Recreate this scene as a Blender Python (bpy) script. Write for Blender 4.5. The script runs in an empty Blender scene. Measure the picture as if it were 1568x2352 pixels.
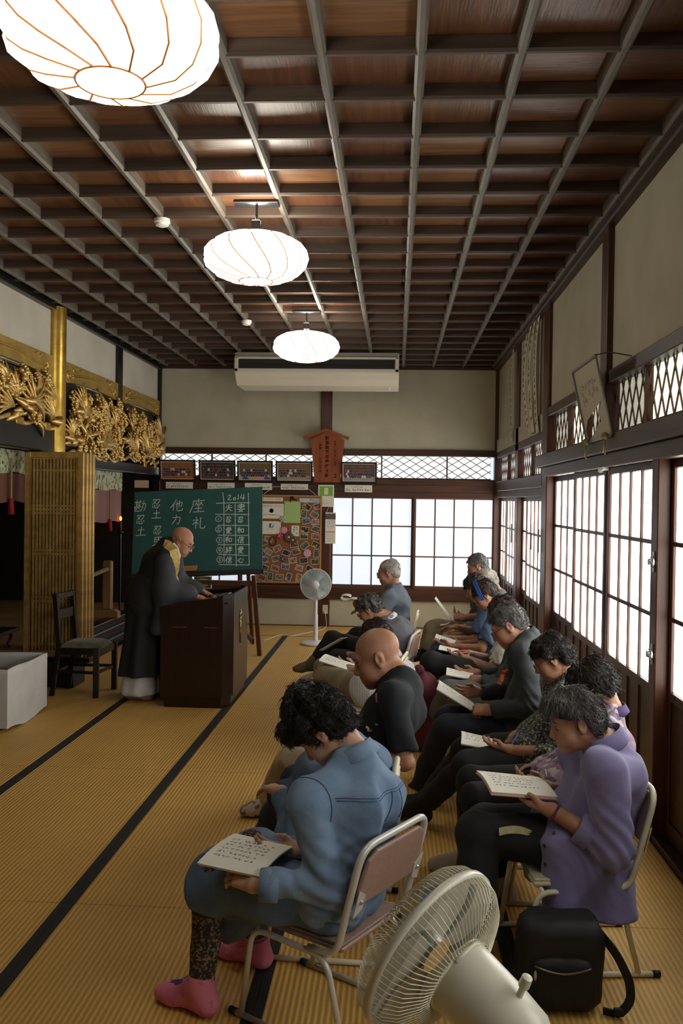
# A temple hall in daylight: a lecture for an audience on low folding chairs.
import bpy, bmesh, math, random
import numpy as np
from mathutils import Vector, Matrix

SC = bpy.context.scene
COL = SC.collection
PI = math.pi
# ---------------------------------------------------------------- camera
FPX, YAW, PITCH, ROLL, EYE = 2038.2, 0.06049, 0.01378, 0.01473, 1.78   # focal length in pixels of a 1568 x 2352 frame
def cam_matrix():
    cy, sy, cp, sp, cr, sr = math.cos(YAW), math.sin(YAW), math.cos(PITCH), math.sin(PITCH), math.cos(ROLL), math.sin(ROLL)
    A = np.array([[1, 0, 0], [0, 0, -1], [0, 1, 0.]])
    Ry = np.array([[cy, 0, sy], [0, 1, 0], [-sy, 0, cy]])
    Rx = np.array([[1, 0, 0], [0, cp, -sp], [0, sp, cp]])
    Rz = np.array([[cr, -sr, 0], [sr, cr, 0], [0, 0, 1]])
    return Rz @ Rx @ Ry @ A
CM = cam_matrix()
cam_data = bpy.data.cameras.new('camera')
cam_data.sensor_fit = 'VERTICAL'; cam_data.sensor_height = 36.0
cam_data.lens = FPX / 2352 * 36.0
cam_data.clip_start = 0.05; cam_data.clip_end = 60
cam = bpy.data.objects.new('camera', cam_data); COL.objects.link(cam)
cam.matrix_world = Matrix(((CM[0][0], -CM[1][0], -CM[2][0], 0), (CM[0][1], -CM[1][1], -CM[2][1], 0), (CM[0][2], -CM[1][2], -CM[2][2], EYE), (0, 0, 0, 1)))
SC.camera = cam
# ---------------------------------------------------------------- light and exposure
SC.view_settings.view_transform = 'Standard'
SC.view_settings.look = 'None'
SC.view_settings.gamma = 1.0
SC.view_settings.use_curve_mapping = False
SC.view_settings.exposure = 0.45
PANE_SIDE, PANE_BACK, PANE_TRANSOM, LAMP_GLOW, LAMP_WATT = 4.8, 0.58, 0.7, 6.5, 8.0
world = bpy.data.worlds.new('daylight'); SC.world = world; world.use_nodes = True
_bg = world.node_tree.nodes['Background']; _bg.inputs[0].default_value = (0.75, 0.85, 1.0, 1); _bg.inputs[1].default_value = 0.8
# ---------------------------------------------------------------- measuring helpers: a pixel of the frame -> a point on a real plane
def _ray(x, y): return CM.T @ np.array([(x - 784) / FPX, (y - 1176) / FPX, 1.0])
def F(x, y, z=0.0):
    d = _ray(x, y); t = (z - EYE) / d[2]; return np.array([t * d[0], t * d[1], z])
def AY(x, y, Y):
    d = _ray(x, y); t = Y / d[1]; return np.array([t * d[0], Y, EYE + t * d[2]])
def AX(x, y, X):
    d = _ray(x, y); t = X / d[0]; return np.array([X, t * d[1], EYE + t * d[2]])
# ---------------------------------------------------------------- materials
def lin(c):
    out = []
    for v in c[:3]:
        v = v / 255.0
        out.append(v / 12.92 if v <= 0.04045 else ((v + 0.055) / 1.055) ** 2.4)
    return (*out, 1.0)
_M = {}
def mat(name, rgb, rough=0.6, metal=0.0, rgb2=None, scale=6.0, stretch=(1, 1, 1), detail=3.0, bump=0.0, bscale=None, bstretch=None, spec=0.5, emit=0.0, sheen=0.0, contrast=(0.3, 0.7), trans=0.0, sub=0.0):
    if name in _M: return _M[name]
    m = bpy.data.materials.new(name); m.use_nodes = True
    nt = m.node_tree; N = nt.nodes; L = nt.links
    b = N['Principled BSDF']
    b.inputs['Base Color'].default_value = lin(rgb); b.inputs['Roughness'].default_value = rough; b.inputs['Metallic'].default_value = metal
    b.inputs['Specular IOR Level'].default_value = spec
    if sheen: b.inputs['Sheen Weight'].default_value = sheen
    if trans: b.inputs['Transmission Weight'].default_value = trans
    if sub: b.inputs['Subsurface Weight'].default_value = sub; b.inputs['Subsurface Radius'].default_value = (0.01, 0.004, 0.002)
    if emit:
        b.inputs['Emission Color'].default_value = lin(rgb); b.inputs['Emission Strength'].default_value = emit
    tc = None
    if rgb2 or bump:
        tc = N.new('ShaderNodeTexCoord')
    if rgb2:
        mp = N.new('ShaderNodeMapping'); mp.inputs['Scale'].default_value = stretch; L.new(tc.outputs['Object'], mp.inputs[0])
        nz = N.new('ShaderNodeTexNoise'); nz.inputs['Scale'].default_value = scale; nz.inputs['Detail'].default_value = detail
        L.new(mp.outputs[0], nz.inputs['Vector'])
        cr = N.new('ShaderNodeValToRGB'); cr.color_ramp.elements[0].position = contrast[0]; cr.color_ramp.elements[1].position = contrast[1]
        cr.color_ramp.elements[0].color = lin(rgb); cr.color_ramp.elements[1].color = lin(rgb2)
        L.new(nz.outputs['Fac'], cr.inputs[0]); L.new(cr.outputs[0], b.inputs['Base Color'])
    if bump:
        mp2 = N.new('ShaderNodeMapping'); mp2.inputs['Scale'].default_value = bstretch or stretch; L.new(tc.outputs['Object'], mp2.inputs[0])
        n2 = N.new('ShaderNodeTexNoise'); n2.inputs['Scale'].default_value = bscale or scale * 4; n2.inputs['Detail'].default_value = 4
        L.new(mp2.outputs[0], n2.inputs['Vector'])
        bp = N.new('ShaderNodeBump'); bp.inputs['Strength'].default_value = bump; bp.inputs['Distance'].default_value = 0.01
        L.new(n2.outputs['Fac'], bp.inputs['Height']); L.new(bp.outputs[0], b.inputs['Normal'])
    _M[name] = m
    return m
def mat_pattern(name, stops, scale=60, rough=0.8, kind='VORONOI', randomness=1.0, stretch=(1, 1, 1)):
    """Printed cloth: cell colours picked from a list of colours."""
    if name in _M: return _M[name]
    m = bpy.data.materials.new(name); m.use_nodes = True
    nt = m.node_tree; N = nt.nodes; L = nt.links; b = N['Principled BSDF']; b.inputs['Roughness'].default_value = rough
    tc = N.new('ShaderNodeTexCoord'); mp = N.new('ShaderNodeMapping'); mp.inputs['Scale'].default_value = stretch; L.new(tc.outputs['Object'], mp.inputs[0])
    cr = N.new('ShaderNodeValToRGB'); cr.color_ramp.interpolation = 'CONSTANT'
    while len(cr.color_ramp.elements) < len(stops): cr.color_ramp.elements.new(0.5)
    for i, (p, c) in enumerate(stops):
        cr.color_ramp.elements[i].position = p; cr.color_ramp.elements[i].color = lin(c)
    if kind == 'VORONOI':
        v = N.new('ShaderNodeTexVoronoi'); v.inputs['Scale'].default_value = scale; v.inputs['Randomness'].default_value = randomness
        L.new(mp.outputs[0], v.inputs['Vector'])
        sp = N.new('ShaderNodeSeparateColor'); L.new(v.outputs['Color'], sp.inputs[0]); L.new(sp.outputs[0], cr.inputs[0])
    else:
        v = N.new('ShaderNodeTexNoise'); v.inputs['Scale'].default_value = scale; v.inputs['Detail'].default_value = 3
        L.new(mp.outputs[0], v.inputs['Vector']); L.new(v.outputs['Fac'], cr.inputs[0])
    L.new(cr.outputs[0], b.inputs['Base Color'])
    _M[name] = m
    return m
def mat_glow(name, rgb, strength):
    if name in _M: return _M[name]
    m = bpy.data.materials.new(name); m.use_nodes = True
    nt = m.node_tree; b = nt.nodes['Principled BSDF']
    b.inputs['Base Color'].default_value = lin((225, 225, 220)); b.inputs['Roughness'].default_value = 0.35
    b.inputs['Emission Color'].default_value = lin(rgb); b.inputs['Emission Strength'].default_value = strength
    _M[name] = m
    return m
def wood(name, rgb, rgb2, axis=1, rough=0.45, scale=5.0, spec=0.4):
    st = [14, 14, 14]; st[axis] = 0.9
    return mat(name, rgb, rough, 0, rgb2, scale=scale * 0.35, stretch=tuple(st), detail=5, bump=0.12, bscale=scale, spec=spec, contrast=(0.32, 0.72))
# ---------------------------------------------------------------- mesh builder
class MB:
    def __init__(s): s.v = []; s.f = []; s.mi = []; s.mats = []; s.cur = 0
    def use(s, m):
        if m not in s.mats: s.mats.append(m)
        s.cur = s.mats.index(m); return s
    def add(s, v, f):
        o = len(s.v); s.v.extend([tuple(map(float, p)) for p in v]); s.f.extend([tuple(i + o for i in q) for q in f]); s.mi.extend([s.cur] * len(f)); return s
    def box(s, x0, y0, z0, x1, y1, z1, c=0.0):
        if x0 > x1: x0, x1 = x1, x0
        if y0 > y1: y0, y1 = y1, y0
        if z0 > z1: z0, z1 = z1, z0
        c = min(c, (x1 - x0) / 3, (y1 - y0) / 3, (z1 - z0) / 3)
        if c <= 0:
            v = [(x, y, z) for z in (z0, z1) for y in (y0, y1) for x in (x0, x1)]
            return s.add(v, [(0, 2, 3, 1), (4, 5, 7, 6), (0, 1, 5, 4), (2, 6, 7, 3), (0, 4, 6, 2), (1, 3, 7, 5)])
        X, Y, Z = (x0, x1), (y0, y1), (z0, z1); v = []; idx = {}
        for i in (0, 1):
            for j in (0, 1):
                for k in (0, 1):
                    p = [X[i], Y[j], Z[k]]; sg = [c if i == 0 else -c, c if j == 0 else -c, c if k == 0 else -c]
                    for ax in range(3):      # vertex lying on the face of axis ax
                        q = [p[n] + (0 if n == ax else sg[n]) for n in range(3)]
                        idx[(i, j, k, ax)] = len(v); v.append(q)
        f = []
        for ax in range(3):
            a, b = [n for n in range(3) if n != ax]
            for e in (0, 1):
                loop = []
                for (u, w) in ((0, 0), (1, 0), (1, 1), (0, 1)):
                    key = [0, 0, 0]; key[ax] = e; key[a] = u; key[b] = w; loop.append(idx[(*key, ax)])
                if (e == 1) != (ax == 1): f.append(tuple(loop))
                else: f.append(tuple(loop[::-1]))
        for ax in range(3):                    # edge strips
            a, b = [n for n in range(3) if n != ax]
            for u in (0, 1):
                for w in (0, 1):
                    k0 = [0, 0, 0]; k0[a] = u; k0[b] = w; k1 = list(k0); k1[ax] = 1
                    f.append((idx[(*k0, a)], idx[(*k1, a)], idx[(*k1, b)], idx[(*k0, b)]))
        for i in (0, 1):
            for j in (0, 1):
                for k in (0, 1): f.append(tuple(idx[(i, j, k, ax)] for ax in range(3)))
        return s.add(v, f)
    def quad(s, a, b, c, d): return s.add([a, b, c, d], [(0, 1, 2, 3)])
    def tube(s, pts, r, n=8, closed=False, cap=True):
        P = [np.array(p, float) for p in pts]; m = len(P); R = r if hasattr(r, '__len__') else [r] * m
        T = []
        for i in range(m):
            a = P[(i - 1) % m] if (closed or i > 0) else P[i]; b = P[(i + 1) % m] if (closed or i < m - 1) else P[i]
            t = b - a; T.append(t / (np.linalg.norm(t) + 1e-12))
        u = np.cross(T[0], (0, 0, 1.0))
        if np.linalg.norm(u) < 0.1: u = np.cross(T[0], (1.0, 0, 0))
        u /= np.linalg.norm(u); v = []; f = []
        for i in range(m):
            u = u - T[i] * np.dot(u, T[i]); u /= (np.linalg.norm(u) + 1e-12); w = np.cross(T[i], u)
            for k in range(n):
                a = 2 * PI * k / n; v.append(P[i] + R[i] * (math.cos(a) * u + math.sin(a) * w))
        for i in range(m if closed else m - 1):
            j = (i + 1) % m
            for k in range(n): f.append((i * n + k, i * n + (k + 1) % n, j * n + (k + 1) % n, j * n + k))
        if cap and not closed:
            f.append(tuple(range(n))[::-1]); f.append(tuple((m - 1) * n + k for k in range(n)))
        return s.add(v, f)
    def bar(s, a, b, w, h, up=(0, 0, 1)):
        """rectangular bar from a to b; w across, h along UP"""
        a = np.array(a, float); b = np.array(b, float); t = b - a; t /= np.linalg.norm(t); up = np.array(up, float)
        x = np.cross(t, up)
        if np.linalg.norm(x) < 1e-6: x = np.cross(t, (1, 0, 0.))
        x /= np.linalg.norm(x); y = np.cross(x, t); v = []
        for p in (a, b):
            for (i, j) in ((-1, -1), (1, -1), (1, 1), (-1, 1)): v.append(p + x * i * w / 2 + y * j * h / 2)
        return s.add(v, [(0, 1, 2, 3)[::-1], (4, 5, 6, 7), (0, 1, 5, 4), (1, 2, 6, 5), (2, 3, 7, 6), (3, 0, 4, 7)])
    def lathe(s, prof, n=32, c=(0, 0, 0), axis=None, u=None):
        """prof: list of (radius, height); around +z or AXIS"""
        c = np.array(c, float); ax = np.array(axis if axis is not None else (0, 0, 1), float); ax /= np.linalg.norm(ax)
        U = np.array(u, float) if u is not None else np.cross(ax, (0, 1, 0) if abs(ax[1]) < 0.9 else (1, 0, 0)); U = U - ax * U.dot(ax); U /= np.linalg.norm(U); W = np.cross(ax, U)
        v = []; f = []
        for (r, h) in prof:
            for k in range(n):
                a = 2 * PI * k / n; v.append(c + ax * h + r * (math.cos(a) * U + math.sin(a) * W))
        for i in range(len(prof) - 1):
            for k in range(n): f.append((i * n + k, i * n + (k + 1) % n, (i + 1) * n + (k + 1) % n, (i + 1) * n + k))
        if prof[0][0] > 1e-5: f.append(tuple(range(n))[::-1])
        if prof[-1][0] > 1e-5: f.append(tuple((len(prof) - 1) * n + k for k in range(n)))
        return s.add(v, f)
    def prism(s, poly, depth, frame):
        """poly: 2-D outline; frame: (origin, ux, uy, un); extruded by DEPTH along un"""
        o, ux, uy, un = [np.array(q, float) for q in frame]; n = len(poly)
        v = [o + ux * p[0] + uy * p[1] for p in poly] + [o + ux * p[0] + uy * p[1] + un * depth for p in poly]
        f = [tuple(range(n))[::-1], tuple(range(n, 2 * n))] + [(i, (i + 1) % n, (i + 1) % n + n, i + n) for i in range(n)]
        return s.add(v, f)
    def ball(s, c, r, n=12, m=8, R=None):
        c = np.array(c, float); r = np.array(r if hasattr(r, '__len__') else (r, r, r), float); v = []; f = []
        R = np.eye(3) if R is None else np.array(R)
        for i in range(1, m):
            t = PI * i / m
            for k in range(n):
                a = 2 * PI * k / n; v.append(c + R @ (r * np.array([math.sin(t) * math.cos(a), math.sin(t) * math.sin(a), math.cos(t)])))
        top = len(v); v.append(c + R @ (r * np.array([0, 0, 1.]))); bot = len(v); v.append(c - R @ (r * np.array([0, 0, 1.])))
        for i in range(m - 2):
            for k in range(n): f.append((i * n + k, (i + 1) * n + k, (i + 1) * n + (k + 1) % n, i * n + (k + 1) % n))
        for k in range(n): f.append((top, k, (k + 1) % n)); f.append((bot, (m - 2) * n + (k + 1) % n, (m - 2) * n + k))
        return s.add(v, f)
    def merge(s, o, M=None):
        for i, fc in enumerate(o.f): pass
        base = len(s.v)
        for p in o.v:
            s.v.append(tuple(M @ np.array(p)) if M is not None else p)
        for fc, mi in zip(o.f, o.mi):
            s.f.append(tuple(i + base for i in fc)); s.mi.append(s.cur)
        return s
def fillet(pts, r, n=5, closed=False):
    """rounds the corners of a polyline"""
    P = [np.array(p, float) for p in pts]; out = []; m = len(P)
    for i in range(m):
        if not closed and i in (0, m - 1): out.append(P[i]); continue
        a, b, c = P[(i - 1) % m], P[i], P[(i + 1) % m]
        d1 = a - b; d2 = c - b; l1, l2 = np.linalg.norm(d1), np.linalg.norm(d2); q = min(r, l1 * 0.45, l2 * 0.45)
        p1 = b + d1 / l1 * q; p2 = b + d2 / l2 * q
        for k in range(n + 1):
            t = k / n; out.append((1 - t) ** 2 * p1 + 2 * t * (1 - t) * b + t * t * p2)
    return out
# ---------------------------------------------------------------- objects
def base_mat(loc=(0, 0, 0), rz=0.0):
    c, s = math.cos(rz), math.sin(rz); return np.array([[c, -s, 0], [s, c, 0], [0, 0, 1.]]), np.array(loc, float)
def tag(o, label=None, cat=None, group=None, kind=None):
    if label: o['label'] = label
    if cat: o['category'] = cat
    if group: o['group'] = group
    if kind: o['kind'] = kind
    return o
def thing(name, label, cat, loc=(0, 0, 0), rz=0.0, group=None):
    o = bpy.data.objects.new(name, None); COL.objects.link(o); o.empty_display_size = 0.1
    o.location = loc; o.rotation_euler = (0, 0, rz); return tag(o, label, cat, group)
def mesh_of(name, mb, m, smooth=None):
    me = bpy.data.meshes.new(name); me.from_pydata(mb.v, [], mb.f)
    ms = mb.mats if mb.mats else [m]
    for q in ms: me.materials.append(q)
    if mb.mats: me.polygons.foreach_set('material_index', mb.mi)
    if smooth is True: me.polygons.foreach_set('use_smooth', [True] * len(mb.f))
    me.update(); return me
def chain_inv(o):
    """world -> local of object o (rotation about z and translation only, through its ancestors)"""
    st = []
    while o is not None: st.append(o); o = o.parent
    R = np.eye(3); T = np.zeros(3)
    for q in reversed(st):
        r, l = base_mat(q.location, q.rotation_euler[2]); T = R @ l + T; R = R @ r
    return R.T, -R.T @ T
def obj(name, mb, m=None, parent=None, world=True, smooth=None, angle=None, label=None, kind=None, bevel=0.0, origin=None):
    """links MB as ONE mesh object; WORLD: the coordinates are world coordinates and are moved into the parent's frame"""
    if world and parent is not None:
        R, T = chain_inv(parent); V = np.array(mb.v, float) @ R.T + T; mb.v = [tuple(p) for p in V]
    if origin is not None and parent is None:
        V = np.array(mb.v, float) - np.array(origin, float); mb.v = [tuple(p) for p in V]
    me = mesh_of(name, mb, m, True if (smooth or angle) else None)
    if angle: me.set_sharp_from_angle(angle=math.radians(angle))
    o = bpy.data.objects.new(name, me); COL.objects.link(o)
    if origin is not None and parent is None: o.location = origin
    if parent is not None: o.parent = parent
    if bevel:
        md = o.modifiers.new('bevel', 'BEVEL'); md.width = bevel; md.segments = 2; md.limit_method = 'ANGLE'; md.angle_limit = math.radians(40)
    tag(o, label, None, None, kind); return o
def struct(name, mb, m=None, **k): return obj(name, mb, m, kind='structure', **k)
def dup(o, loc=None, rz=None, parent=None, label=None, group=None):
    c = o.copy(); COL.objects.link(c)
    if parent is not None: c.parent = parent
    for ch in list(o.children): dup(ch, parent=c)
    if loc is not None: c.location = loc
    if rz is not None: c.rotation_euler = (0, 0, rz)
    if label: c['label'] = label
    if group: c['group'] = group
    return c
def inst(name, me, parent=None, loc=(0, 0, 0), rot=(0, 0, 0), scale=None):
    o = bpy.data.objects.new(name, me); COL.objects.link(o); o.location = loc; o.rotation_euler = rot
    if scale: o.scale = scale
    if parent is not None: o.parent = parent
    return o
# ---------------------------------------------------------------- writing
def text_mb(s, size, vertical=False, spacing=1.0, weight=0.0):
    """flat letters as mesh in the xy plane, centred; VERTICAL stacks the characters"""
    mb = MB(); rows = list(s) if vertical else [s]
    for i, ch in enumerate(rows):
        if ch == ' ': continue
        cu = bpy.data.curves.new('letters', 'FONT'); cu.body = ch; cu.size = size; cu.align_x = 'CENTER'; cu.align_y = 'CENTER'; cu.resolution_u = 2; cu.offset = weight; cu.fill_mode = 'FRONT'
        ob = bpy.data.objects.new('letters', cu); COL.objects.link(ob)
        dg = bpy.context.evaluated_depsgraph_get(); me = ob.evaluated_get(dg).to_mesh()
        dy = -(i - (len(rows) - 1) / 2) * size * spacing
        vs = np.array([v.co[:] for v in me.vertices]) if len(me.vertices) else np.zeros((0, 3))
        if vertical and len(vs):
            vs[:, 1] -= (vs[:, 1].max() + vs[:, 1].min()) / 2; vs[:, 0] -= (vs[:, 0].max() + vs[:, 0].min()) / 2
        mb.add([(v[0], v[1] + dy, 0) for v in vs], [tuple(p.vertices) for p in me.polygons])
        ob.evaluated_get(dg).to_mesh_clear(); bpy.data.objects.remove(ob); bpy.data.curves.remove(cu)
    return mb
def place(mb, o, ux, uy, lift=0.0):
    """moves a flat xy mesh onto the plane through o with axes ux, uy"""
    o, ux, uy = [np.array(q, float) for q in (o, ux, uy)]; n = np.cross(ux, uy); n /= np.linalg.norm(n)
    out = MB(); out.mats = mb.mats; out.mi = list(mb.mi); out.f = list(mb.f)
    out.v = [tuple(o + ux * p[0] + uy * p[1] + n * (p[2] + lift)) for p in mb.v]; return out
def scribble(w, h, rows, seed, vertical=False, gap=0.35, fill=0.85, th=0.12):
    """lines of small unreadable handwriting, flat, in the box w x h around 0"""
    rnd = random.Random(seed); mb = MB(); step = (w if vertical else h) / rows
    for r in range(rows):
        a = (r + 0.5) * step; s = step * (1 - gap); pos = 0.0; end = (h if vertical else w) * (fill if rnd.random() < 0.75 else fill * rnd.uniform(0.4, 0.9))
        while pos + s < end:
            for _ in range(4):
                cx = rnd.uniform(-0.35, 0.35) * s; cy = rnd.uniform(-0.35, 0.35) * s; an = rnd.choice([0, 0, 90, 60, -50]) * PI / 180; ln = rnd.uniform(0.3, 0.75) * s; t = th * s
                if vertical: ox, oy = w / 2 - a + cx, h / 2 - pos - s / 2 + cy
                else: ox, oy = -w / 2 + pos + s / 2 + cx, h / 2 - a + cy
                dx, dy = math.cos(an) * ln / 2, math.sin(an) * ln / 2; px, py = -math.sin(an) * t / 2, math.cos(an) * t / 2
                mb.quad((ox - dx - px, oy - dy - py, 0), (ox + dx - px, oy + dy - py, 0), (ox + dx + px, oy + dy + py, 0), (ox - dx + px, oy - dy + py, 0))
            pos += s * rnd.choice([1.1, 1.15, 1.2, 1.9])
    return mb
def strokes(lines, th):
    """brush or chalk strokes (lists of points) as flat ribbons"""
    mb = MB()
    for ln in lines:
        P = [np.array((p[0], p[1]), float) for p in ln]
        if len(P) > 2:
            Q = [P[0]]
            for i in range(1, len(P) - 1):
                a = P[i] + (P[i - 1] - P[i]) * 0.22; b = P[i] + (P[i + 1] - P[i]) * 0.22; Q += [a, (a + b) * 0.25 + P[i] * 0.5, b]
            Q.append(P[-1]); P = Q
        v = []
        for i in range(len(P)):
            t = P[min(i + 1, len(P) - 1)] - P[max(i - 1, 0)]; t = t / (np.linalg.norm(t) + 1e-9); nrm = np.array((-t[1], t[0])) * th / 2
            e = t * th * 0.4 * (-1 if i == 0 else (1 if i == len(P) - 1 else 0)); v += [(*(P[i] + nrm + e), 0), (*(P[i] - nrm + e), 0)]
        mb.add(v, [(2 * i, 2 * i + 1, 2 * i + 3, 2 * i + 2) for i in range(len(P) - 1)])
    return mb
# ================================================================ the setting
XL, XR, YB, YF, ZC = -3.373, 1.405, 12.42, -1.6, 3.63
M_wood = wood('dark_wood', (74, 48, 34), (46, 29, 21), 1, 0.42)
M_woodx = wood('dark_wood_x', (80, 46, 30), (50, 28, 19), 0, 0.42)
M_woodz = wood('dark_wood_z', (88, 50, 32), (54, 31, 21), 2, 0.4)
M_shoji = wood('shoji_wood', (90, 56, 36), (62, 39, 25), 2, 0.45)
M_shojix = wood('shoji_wood_x', (86, 53, 34), (60, 37, 24), 1, 0.45)
M_shojib = wood('shoji_wood_back', (108, 66, 40), (76, 45, 28), 0, 0.45)
M_plaster = mat('plaster', (190, 184, 164), 0.9, 0, (178, 171, 150), scale=3, bump=0.25, bscale=160, spec=0.1)
M_plaster_grey = mat('plaster_grey', (196, 190, 176), 0.9, 0, (184, 177, 162), scale=3, bump=0.2, bscale=160, spec=0.1)
M_pane = mat_glow('frosted_pane', (255, 254, 246), PANE_SIDE)
M_paneb = mat_glow('frosted_pane_back', (220, 235, 255), PANE_BACK)
M_panet = mat_glow('transom_glass', (244, 248, 250), PANE_TRANSOM)
M_panet2 = mat_glow('transom_glass_near', (246, 248, 226), PANE_TRANSOM * 0.42)
M_black = mat('black_lacquer', (16, 15, 15), 0.32, spec=0.5)
M_gold = mat('gold_leaf', (232, 194, 96), 0.3, 0.85, (196, 154, 70), scale=9, bump=0.1, bscale=50)
M_goldsat = mat('gold_satin', (196, 164, 92), 0.45, 0.55, (164, 134, 70), scale=6, bump=0.06, bscale=60)
def mat_tatami():
    m = bpy.data.materials.new('tatami_rush'); m.use_nodes = True; nt = m.node_tree; N = nt.nodes; L = nt.links; b = N['Principled BSDF']
    b.inputs['Roughness'].default_value = 0.55; b.inputs['Specular IOR Level'].default_value = 0.35
    tc = N.new('ShaderNodeTexCoord'); w = N.new('ShaderNodeTexWave'); w.bands_direction = 'X'; w.inputs['Scale'].default_value = 14.5; w.inputs['Distortion'].default_value = 0.25; w.inputs['Detail'].default_value = 1
    w.inputs['Detail Scale'].default_value = 2
    L.new(tc.outputs['Object'], w.inputs['Vector'])
    n = N.new('ShaderNodeTexNoise'); n.inputs['Scale'].default_value = 2.2; n.inputs['Detail'].default_value = 5; L.new(tc.outputs['Object'], n.inputs['Vector'])
    mp = N.new('ShaderNodeMapping'); mp.inputs['Scale'].default_value = (60, 300, 1); L.new(tc.outputs['Object'], mp.inputs[0])
    n2 = N.new('ShaderNodeTexNoise'); n2.inputs['Scale'].default_value = 1; n2.inputs['Detail'].default_value = 2; L.new(mp.outputs[0], n2.inputs['Vector'])
    r = N.new('ShaderNodeValToRGB'); r.color_ramp.elements[0].color = lin((162, 120, 58)); r.color_ramp.elements[1].color = lin((218, 174, 94)); r.color_ramp.elements[0].position = 0.1; r.color_ramp.elements[1].position = 0.75
    mx = N.new('ShaderNodeMath'); mx.operation = 'MULTIPLY_ADD'; L.new(w.outputs['Fac'], mx.inputs[0]); mx.inputs[1].default_value = 0.42
    m3 = N.new('ShaderNodeMath'); m3.operation = 'MULTIPLY_ADD'; L.new(n2.outputs['Fac'], m3.inputs[0]); m3.inputs[1].default_value = 0.35; m4 = N.new('ShaderNodeMath'); m4.operation = 'MULTIPLY'; L.new(n.outputs['Fac'], m4.inputs[0]); m4.inputs[1].default_value = 0.3
    L.new(m4.outputs[0], m3.inputs[2]); L.new(m3.outputs[0], mx.inputs[2]); L.new(mx.outputs[0], r.inputs[0]); L.new(r.outputs[0], b.inputs['Base Color'])
    bp = N.new('ShaderNodeBump'); bp.inputs['Strength'].default_value = 0.5; bp.inputs['Distance'].default_value = 0.004; L.new(w.outputs['Fac'], bp.inputs['Height']); L.new(bp.outputs[0], b.inputs['Normal'])
    return m
M_tatami = mat_tatami()
M_heri = mat('mat_border_cloth', (22, 21, 22), 0.8, 0, (34, 33, 34), scale=200)
# ---- floor of tatami mats
b = MB().box(XL - 0.1, YF - 0.1, -0.12, XR + 0.1, YB + 0.1, -0.032)
floor = struct('floor', b, mat('floor_boards', (60, 42, 28), 0.8), origin=(0, 0, -0.032))
def mat_piece(x0, x1, y0, y1, along='y'):
    g = 0.0012; t = MB().box(x0 + g, y0 + g, -0.032, x1 - g, y1 - g, 0.0, 0.003)
    o = obj('tatami_mat', t, M_tatami, floor)
    e = 0.034
    for s in (0, 1):
        q = MB()
        if along == 'y': q.box(x0 + g if s == 0 else x1 - g - e, y0 + g, 0.0, x0 + g + e if s == 0 else x1 - g, y1 - g, 0.0012)
        else: q.box(x0 + g, y0 + g if s == 0 else y1 - g - e * 0.5, 0.0, x1 - g, y0 + g + e * 0.5 if s == 0 else y1 - g, 0.0012)
        obj('cloth_border', q, M_heri, o)
xs = [-3.283, -2.343, -1.402, -0.464, 0.475, XR]
ysm = [-0.04 - 1.908, -0.04, 1.868, 3.776, 5.682, 7.588, 9.494, 11.43]
for i in range(len(xs) - 1):
    for j in range(len(ysm) - 1):
        mat_piece(xs[i], xs[i + 1], max(ysm[j], YF), ysm[j + 1])
for k in range(3):
    x0 = -3.283 + k * 1.5627; mat_piece(x0, min(x0 + 1.5627, XR), 11.43, YB, 'x')
# ---- ceiling
ceil_root = struct('ceiling', MB().box(XL - 0.2, YF - 0.1, ZC + 0.1, XR + 0.2, YB + 0.2, ZC + 0.16), M_wood, origin=(0, 0, ZC + 0.1))
M_cp = [wood('ceiling_board_%d' % i, a, bb, i % 2, 0.3, 7, 0.6) for i, (a, bb) in enumerate([((122, 82, 56), (90, 58, 40)), ((112, 74, 48), (82, 52, 36)), ((134, 94, 62), (98, 66, 44)), ((104, 66, 46), (78, 48, 34))])]
M_batten = mat('ceiling_batten', (106, 98, 88), 0.5, 0, (84, 76, 67), scale=7, stretch=(10, 1, 10), bump=0.05)
M_batten2 = wood('ceiling_cross_batten', (80, 64, 54), (57, 45, 38), 0, 0.5)
bx = [-0.3385 + 0.4155 * k for k in range(-7, 5)]; by = [4.57 + 0.4242 * k for k in range(-14, 19)]
ex = [XL] + bx + [XR]; ey = [y for y in by if y < YB - 0.05]
rnd = random.Random(4); nat = 0
far_boards = MB()
for i in range(len(ex) - 1):
    for j in range(len(ey)):
        y0 = ey[j]; y1 = ey[j + 1] if j + 1 < len(ey) else YB
        cx, cy = (ex[i] + ex[i + 1]) / 2, (y0 + y1) / 2
        m = M_cp[rnd.randrange(4)]; tl = rnd.uniform(-0.003, 0.003)
        in_view = y0 > 2.7
        if in_view and nat < 300:
            q = MB().box(ex[i] + 0.004, y0 + 0.004, ZC + 0.072 + tl, ex[i + 1] - 0.004, y1 - 0.004, ZC + 0.09 + tl)
            obj('ceiling_panel', q, m, ceil_root); nat += 1
        else: far_boards.box(ex[i] + 0.004, y0 + 0.004, ZC + 0.072, ex[i + 1] - 0.004, y1 - 0.004, ZC + 0.09)
if far_boards.v: obj('ceiling_boards_behind', far_boards, M_cp[0], ceil_root, kind='stuff')
def batten_prof(a, bb, w, h, z, ax):
    """bar with chamfered lower edges"""
    c = w * 0.28; P = [(-w / 2, h), (-w / 2, c), (-w / 2 + c, 0), (w / 2 - c, 0), (w / 2, c), (w / 2, h)]
    mb = MB(); fr = ((a[0], a[1], z), (1, 0, 0) if ax == 1 else (0, -1, 0), (0, 0, 1), (0, 1, 0) if ax == 1 else (1, 0, 0))
    return mb.prism(P, bb, fr)
for x in bx: obj('batten', batten_prof((x, YF), YB - YF, 0.046, 0.075, ZC, 1), M_batten, ceil_root)
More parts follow.
